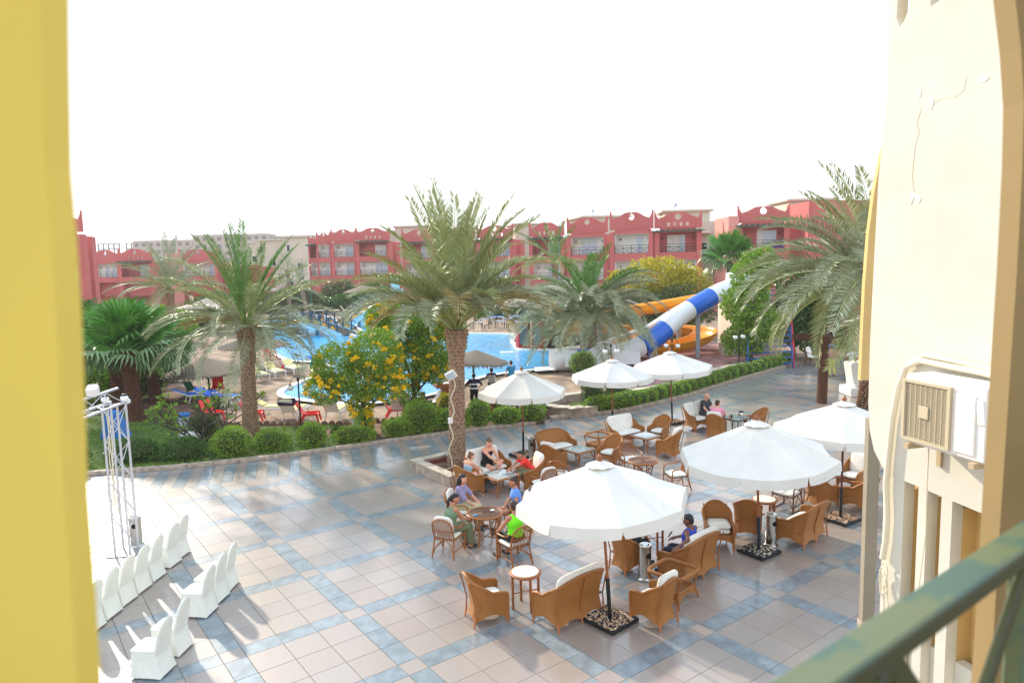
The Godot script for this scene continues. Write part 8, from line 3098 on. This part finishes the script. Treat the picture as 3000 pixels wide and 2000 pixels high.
	if style != "bald":
		var hair := [[hp.call(Vector3(0, 0.052, -0.028)), hp.call(Vector3(0, 0.062, 0.012)), 0.088 * hs, 0.076 * hs], [hp.call(Vector3(0, -0.0, -0.045)), hp.call(Vector3(0, 0.02, -0.045)), 0.072 * hs, 0.08 * hs]]
		match style:
			"short": hair.append([hp.call(Vector3(0, -0.03, -0.055)), hp.call(Vector3(0, 0.0, -0.05)), 0.05 * hs, 0.06 * hs])
			"bun":
				hair.append([hp.call(Vector3(0, 0.12, -0.085)), hp.call(Vector3(0, 0.125, -0.09)), 0.042 * hs, 0.042 * hs])
			"topbun":
				hair.append([hp.call(Vector3(0, 0.155, -0.035)), hp.call(Vector3(0.0, 0.158, -0.035)), 0.027 * hs, 0.027 * hs])
			"curly":
				for k in 14: hair.append([hp.call(Vector3(rr(-0.06, 0.06), rr(0.04, 0.15), rr(-0.11, 0.0))), hp.call(Vector3(rr(-0.06, 0.06), rr(0.04, 0.13), rr(-0.1, -0.02))), 0.026, 0.022])
			"tail":
				hair.append([hp.call(Vector3(0, 0.03, -0.11)), hp.call(Vector3(0, -0.06, -0.14)), 0.03 * hs, 0.034 * hs])
				hair.append([hp.call(Vector3(0, -0.06, -0.14)), hp.call(Vector3(0.02, -0.24, -0.12)), 0.034 * hs, 0.03 * hs])
				hair.append([hp.call(Vector3(0.02, -0.24, -0.12)), hp.call(Vector3(0.03, -0.4, -0.1)), 0.03 * hs, 0.012 * hs])
			"long":
				for q in [-0.06, 0.0, 0.06]:
					hair.append([hp.call(Vector3(q, 0.0, -0.06)), hp.call(Vector3(q * 1.1, -0.2, -0.085)), 0.052 * hs, 0.046 * hs])
					hair.append([hp.call(Vector3(q * 1.1, -0.2, -0.085)), hp.call(Vector3(q, -0.33, -0.08)), 0.046 * hs, 0.02 * hs])
				for q in [-0.075, 0.075]: hair.append([hp.call(Vector3(q, 0.02, 0.0)), hp.call(Vector3(q * 1.05, -0.12, -0.01)), 0.028 * hs, 0.022 * hs])
		var hm := MB.new()
		blend(hm, hair, 0.0095 if cell < 0.025 else 0.015, 0.012)
		part("hair", hm, M[o.get("hair_color", "hair_black")], t)
	# clothes
	var grow := func(list: Array, g: float) -> Array:
		var out := []
		for q in list: out.append([q[0], q[1], q[2] + g, q[3] + g])
		return out
	var top: Array = grow.call(torso, 0.012)
	var kind: String = o.get("top", "tee")
	if kind == "strap":
		top = grow.call(torso.slice(0, 4), 0.011)
		if o.get("female", false): top.append_array(grow.call(torso.slice(6), 0.010))
		for q in [-1.0, 1.0]: top.append([chest + rt * 0.07 * q * s + fw * 0.10 * s + up * 0.03, sho + rt * 0.085 * q * s + up * 0.045 * s, 0.016, 0.016])
		for q in [-1.0, 1.0]: top.append([chest + rt * 0.07 * q * s - fw * 0.10 * s + up * 0.03, sho + rt * 0.085 * q * s + up * 0.045 * s, 0.016, 0.016])
	elif kind == "bandeau":
		top = grow.call(torso.slice(0, 4), 0.010)
	elif kind == "tank":
		top = grow.call(torso.slice(0, 5), 0.012)
		for q in [-1.0, 1.0]: top.append([chest + rt * 0.085 * q * s + up * 0.06 * s, sho + rt * 0.095 * q * s + up * 0.02 * s, 0.08 * s, 0.044 * s])
	else:
		top.append_array(grow.call(sleeves, 0.004))
	var tm := MB.new()
	blend(tm, top, cell, 0.03 * s)
	part("shirt", tm, M[o.get("top_mat", "cloth_white")], t)
	if o.has("stripes"):
		var sm := MB.new()
		for k in o.stripes.size():
			var c: Vector3 = hip + up * o.stripes[k][0] * s
			blend(sm, [[c - rt * 0.075 * s, c + rt * 0.075 * s, 0.1225 * s * slim, 0.1225 * s * slim]], 0.02, 0.01)
		# keep only thin belts of it
		var keep := PackedInt32Array()
		for k in range(0, sm.i.size(), 3):
			var m: Vector3 = (sm.v[sm.i[k]] + sm.v[sm.i[k + 1]] + sm.v[sm.i[k + 2]]) / 3.0
			for q in o.stripes:
				if absf((m - hip).dot(up) - q[0] * s) < q[1] * s:
					keep.append_array(sm.i.slice(k, k + 3))
					break
		sm.i = keep
		if keep.size(): part("stripe", sm, M.cloth_white, t)
	var bot := []
	var bl: float = o.get("bottom_len", 0.8)
	for k in 2:
		var lg: Array = legs[k * 3]
		bot.append([lg[0], (lg[0] as Vector3).lerp(lg[1], minf(bl, 1.0)), lg[2] + 0.014, lerpf(lg[2], lg[3], minf(bl, 1.0)) + 0.018])
		if bl > 1.0:
			bot.append([legs[k * 3 + 1][0], legs[k * 3 + 1][1], 0.075 * s, 0.072 * s])
			bot.append([legs[k * 3 + 2][0], (legs[k * 3 + 2][0] as Vector3).lerp(legs[k * 3 + 2][1], (bl - 1.0)), 0.072 * s, 0.062 * s])
	bot.append([hip - rt * 0.085 * s, hip + rt * 0.085 * s, 0.118 * s * slim, 0.118 * s * slim])
	if o.get("skirt", false):
		var mk: Vector3 = ((knees[0] as Vector3) + knees[1]) * 0.5
		bot.append([hip + Vector3(0, 0, 0.05), mk, 0.11 * s, 0.11 * s])
		if bl > 1.0:
			var ma: Vector3 = ((ankles[0] as Vector3) + ankles[1]) * 0.5
			for q in [-0.09, 0.0, 0.09]: bot.append([mk + rt * q, ma + rt * q * 1.6 + Vector3(0, 0.06, 0.02), 0.095 * s, 0.075 * s])
	var bmb := MB.new()
	blend(bmb, bot, cell, 0.03 * s)
	part("skirt" if o.get("skirt", false) else "trousers", bmb, M[o.get("bottom_mat", "cloth_grey")], t)
	var sh := MB.new()
	var shb := []
	for q in feet: shb.append([q[0] - Vector3(0, 0.006, 0), q[1] - Vector3(0, 0.006, 0), q[2] + 0.004, q[3] + 0.006])
	blend(sh, [shb[0], shb[2]], maxf(0.015, cell * 0.8), 0.01)
	part("shoes", sh, M[o.get("shoe_mat", "cloth_dark")], t)
	t.set_meta("hand_right", wrists[1][0])
	return t


func people() -> void:
	var p := person("girl with a hair bun in a pale blue strapless top, her back to us", -1.27, -18.82, 135, {"size": 0.86, "lean": 0.25, "skin": "skin", "hair": "bun", "hair_color": "hair_fair", "top": "bandeau", "top_mat": "cloth_pale_blue", "bottom_mat": "cloth_pale_blue", "bottom_len": 0.5, "slim": 0.85, "female": true, "look": -0.1, "nod": 0.35, "hands": [Vector3(-0.06, 0.62, 0.42), Vector3(0.12, 0.62, 0.4)]})
	p = person("woman with a hair bun in a black strap top on the white-cushioned bench", -0.78, -19.95, 40, {"lean": 0.2, "hair": "topbun", "hair_color": "hair_fair", "female": true, "top": "strap", "top_mat": "cloth_black", "bottom_mat": "cloth_black", "bottom_len": 0.35, "slim": 0.9, "nod": 0.4, "look": -0.15, "knees": [Vector3(-0.13, 0.5, 0.36), Vector3(0.27, 0.62, 0.28)], "ankles": [Vector3(-0.1, 0.1, 0.34), Vector3(0.06, 0.5, 0.36)], "hands": [Vector3(0.02, 0.66, 0.38), Vector3(0.1, 0.67, 0.36)]})
	p = person("boy in a red T-shirt leaning over the coffee table by the palm planter", 0.36, -19.25, -66, {"size": 0.88, "lean": 0.62, "hair": "short", "hair_color": "hair_black", "skin": "skin_tan", "top_mat": "cloth_red", "bottom_mat": "cloth_camo", "bottom_len": 0.9, "nod": 0.1, "hands": [Vector3(-0.02, 0.6, 0.64), Vector3(0.06, 0.6, 0.66)], "poles": [Vector3(-1, -0.8, 0), Vector3(1, -0.8, 0)]})
	p = person("woman with long loose black hair in a purple print blouse and pale skirt", -1.28, -16.45, 74, {"lean": 0.12, "hair": "long", "female": true, "top_mat": "cloth_lilac", "bottom_mat": "cloth_khaki", "bottom_len": 1.7, "skirt": true, "look": -0.3, "nod": 0.12, "sleeve": 1.0, "hands": [Vector3(-0.1, 0.62, 0.3), Vector3(0.12, 0.62, 0.34)]})
	p = person("woman with a long dark ponytail in a sage green dress, her back to us", -1.42, -15.05, 128, {"lean": 0.22, "hair": "tail", "female": true, "skin": "skin_tan", "top": "tank", "top_mat": "cloth_sage", "bottom_mat": "cloth_camo", "bottom_len": 1.75, "skirt": true, "look": -0.45, "nod": 0.2, "hands": [Vector3(-0.1, 0.66, 0.36), Vector3(0.16, 0.62, 0.36)]})
	p = person("woman in a blue blouse with sunglasses pushed into her curly hair", -0.05, -16.12, -84, {"lean": 0.12, "hair": "curly", "hair_color": "hair_brown", "female": true, "skin": "skin_tan", "top_mat": "cloth_blue", "bottom_mat": "cloth_navy", "bottom_len": 0.42, "look": 0.05, "nod": 0.1, "sleeve": 0.3, "hands": [Vector3(-0.1, 0.58, 0.22), Vector3(0.2, 0.57, 0.12)]})
	p = person("man in a bright lime green tank top, back to us at the rattan table", -0.06, -14.44, -140, {"lean": 0.02, "back": -0.06, "shoulder": 0.18, "slim": 1.12, "hair": "short", "hair_color": "hair_brown", "skin": "skin_tan", "top": "tank", "top_mat": "cloth_lime", "bottom_mat": "cloth_black", "bottom_len": 0.9, "look": -0.35, "nod": 0.3, "hands": [Vector3(-0.40, 0.44, 0.34), Vector3(0.2, 0.66, 0.26)], "poles": [Vector3(-1, 0.1, -0.2), Vector3(1, -0.4, -0.4)]})
	p = person("man in a blue and white tank top looking at his phone on the wicker bench", 3.33, -13.50, -132, {"lean": -0.12, "shoulder": 0.175, "skin": "skin_dark", "hair": "short", "top": "tank", "top_mat": "cloth_royal", "bottom_mat": "cloth_navy", "bottom_len": 0.9, "look": 0.15, "nod": 0.35, "hands": [Vector3(-0.13, 0.72, 0.24), Vector3(0.62, 0.88, -0.22)], "poles": [Vector3(-1, -0.6, -0.4), Vector3(0.2, 0.2, -1)]})
	var ph := MB.new()
	ph.bbox(Vector3(-0.115, 0.76, 0.36), Vector3(0.075, 0.15, 0.01), 0.003, Basis(Vector3.RIGHT, -0.5))
	var pho := put("phone", ph.mesh(), M.cloth_black)
	pho.transform = p.transform
	tag(pho, "black phone in the hand of the man in the blue tank top", "phone")
	p = person("person in a black top under the largest parasol, head hidden by the canopy", 2.36, -13.98, 126, {"lean": 0.1, "hair": "short", "skin": "skin_tan", "top_mat": "cloth_black", "bottom_mat": "cloth_black", "bottom_len": 0.9, "look": 0.0, "hands": [Vector3(-0.12, 0.62, 0.32), Vector3(0.2, 0.6, 0.36)]})
	p = person("bald man in a dark shirt on the bench with two rounded cushions", 7.22, -25.85, 32, {"lean": 0.1, "hair": "bald", "skin": "skin", "slim": 1.15, "shoulder": 0.18, "top_mat": "cloth_dark", "bottom_mat": "cloth_dark", "bottom_len": 0.9, "look": 0.3, "nod": 0.25, "cell": 0.022})
	p = person("woman in a pink top, her back to us, sitting opposite the bald man", 7.22, -24.5, 148, {"lean": 0.15, "hair": "short", "hair_color": "hair_brown", "slim": 1.3, "shoulder": 0.18, "female": true, "top_mat": "cloth_pink", "bottom_mat": "cloth_grey", "bottom_len": 1.5, "look": -0.2, "nod": 0.25, "hands": [Vector3(-0.16, 0.7, 0.38), Vector3(0.16, 0.68, 0.4)], "cell": 0.022})
	p = person("man in a navy striped shirt and dark shorts standing by the pool, back to us", -1.68, -29.75, 178, {"seated": false, "ground": 0.09, "size": 0.93, "lean": 0.0, "shoulder": 0.175, "skin": "skin_dark", "hair": "short", "top_mat": "cloth_navy", "bottom_mat": "cloth_black", "bottom_len": 0.95, "look": 0.0, "nod": 0.1, "stripes": [[0.27, 0.03], [0.08, 0.025]], "hands": [Vector3(-0.22, 0.98, 0.16), Vector3(0.22, 0.98, 0.16)], "poles": [Vector3(-1, 0, -0.6), Vector3(1, 0, -0.6)], "cell": 0.022, "sleeve": 0.7})
	p = person("man in a blue-white striped shirt sitting at the pool behind the leftmost parasol", -1.05, -34.3, 175, {"seat": 0.25, "ground": 0.09, "lean": 0.15, "skin": "skin_tan", "hair": "short", "top_mat": "cloth_navy", "bottom_mat": "cloth_navy", "stripes": [[0.38, 0.02], [0.29, 0.02], [0.2, 0.02], [0.11, 0.02]], "cell": 0.026, "knees": [Vector3(-0.12, 0.34, 0.36), Vector3(0.12, 0.34, 0.36)]})
	p = person("man in a teal shirt at the pool, seen over the leftmost parasol's slope", -0.1, -35.6, 200, {"seat": 0.4, "ground": 0.09, "lean": 0.05, "skin": "skin", "hair": "short", "top_mat": "cloth_teal", "bottom_mat": "cloth_navy", "cell": 0.026, "look": 0.4})
	p = person("woman in a white T-shirt and black trousers walking away at the right", 17.4, -35.6, 172, {"seated": false, "size": 0.96, "female": true, "hair": "short", "hair_color": "hair_brown", "skin": "skin", "top_mat": "cloth_white", "bottom_mat": "cloth_black", "bottom_len": 1.95, "cell": 0.026, "hands": [Vector3(-0.24, 0.85, 0.08), Vector3(0.25, 0.9, 0.1)], "ankles": [Vector3(-0.1, 0.085, 0.12), Vector3(0.1, 0.085, -0.16)]})
	var bag := MB.new()
	bag.bbox(Vector3(0.2, 0.92, -0.06), Vector3(0.28, 0.22, 0.1), 0.03)
	bag.tube([Vector3(0.2, 1.02, -0.06), Vector3(0.05, 1.3, -0.12), Vector3(-0.14, 1.42, -0.02)], 0.008, 5)
	var bo := put("shoulder_bag", bag.mesh(), mat("bag_red", Color(0.42, 0.12, 0.14), 0.6))
	bo.transform = p.transform * Transform3D(Basis(Vector3.UP, PI), Vector3(0.3, 0, 0.02))
	tag(bo, "dark red shoulder bag carried by the woman in the white T-shirt", "bag")
	p = person("person in a pinkish top and yellow trousers walking left of the red shoulder bag", 16.75, -36.4, 190, {"seated": false, "size": 0.95, "female": true, "hair": "short", "hair_color": "hair_brown", "skin": "skin", "top_mat": "cloth_pink", "bottom_mat": "cloth_yellow", "bottom_len": 1.8, "cell": 0.028, "hands": [Vector3(-0.2, 0.95, 0.1), Vector3(0.2, 0.95, 0.1)]})
	p = person("seated person in a teal top behind the pergola post at the right", 18.9, -41.2, 20, {"lean": 0.1, "hair": "short", "skin": "skin_tan", "top_mat": "cloth_teal", "bottom_mat": "cloth_navy", "cell": 0.03})
	p = person("person in a black outfit sitting on the paving between the two flowering trees", -3.95, -29.6, 60, {"seat": 0.02, "ground": 0.09, "lean": 0.3, "hair": "short", "skin": "skin_dark", "top_mat": "cloth_black", "bottom_mat": "cloth_black", "bottom_len": 1.6, "knees": [Vector3(-0.12, 0.4, 0.3), Vector3(0.12, 0.4, 0.32)], "ankles": [Vector3(-0.12, 0.08, 0.55), Vector3(0.12, 0.08, 0.56)], "hands": [Vector3(-0.1, 0.4, 0.34), Vector3(0.12, 0.4, 0.34)], "cell": 0.026})
	p = person("left one of two people in white shirts far across the pool", -12.6, -93.5, 180, {"seated": false, "ground": 1.9, "hair": "short", "top_mat": "cloth_white", "bottom_mat": "cloth_navy", "bottom_len": 1.9, "cell": 0.034})
	p = person("right one of two people in white shirts far across the pool", -11.6, -93.5, 180, {"seated": false, "ground": 1.9, "hair": "short", "top_mat": "cloth_white", "bottom_mat": "cloth_black", "bottom_len": 1.9, "cell": 0.034})
	p = person("person in a light blue top at a table under the thatched pool bar", 4.6, -59.2, 160, {"lean": 0.1, "hair": "short", "ground": 0.09, "top_mat": "cloth_blue", "bottom_mat": "cloth_navy", "cell": 0.034})
	# sunglasses in the hair
	var sg := MB.new()
	for q in [-0.03, 0.03]: sg.ell(Vector3(q, 1.215, 0.055), Vector3(0.026, 0.018, 0.008), 8, 5, Basis(Vector3.RIGHT, -0.9))
	sg.tube([Vector3(-0.06, 1.215, 0.05), Vector3(0.06, 1.215, 0.05)], 0.004, 5)
	var so := put("sunglasses", sg.mesh(), M.table_cream)
	so.position = Vector3(-0.05, 0.004, -16.12)
	so.rotation.y = deg_to_rad(-84)
	tag(so, "pale sunglasses pushed up into the curly hair of the woman in blue", "sunglasses")
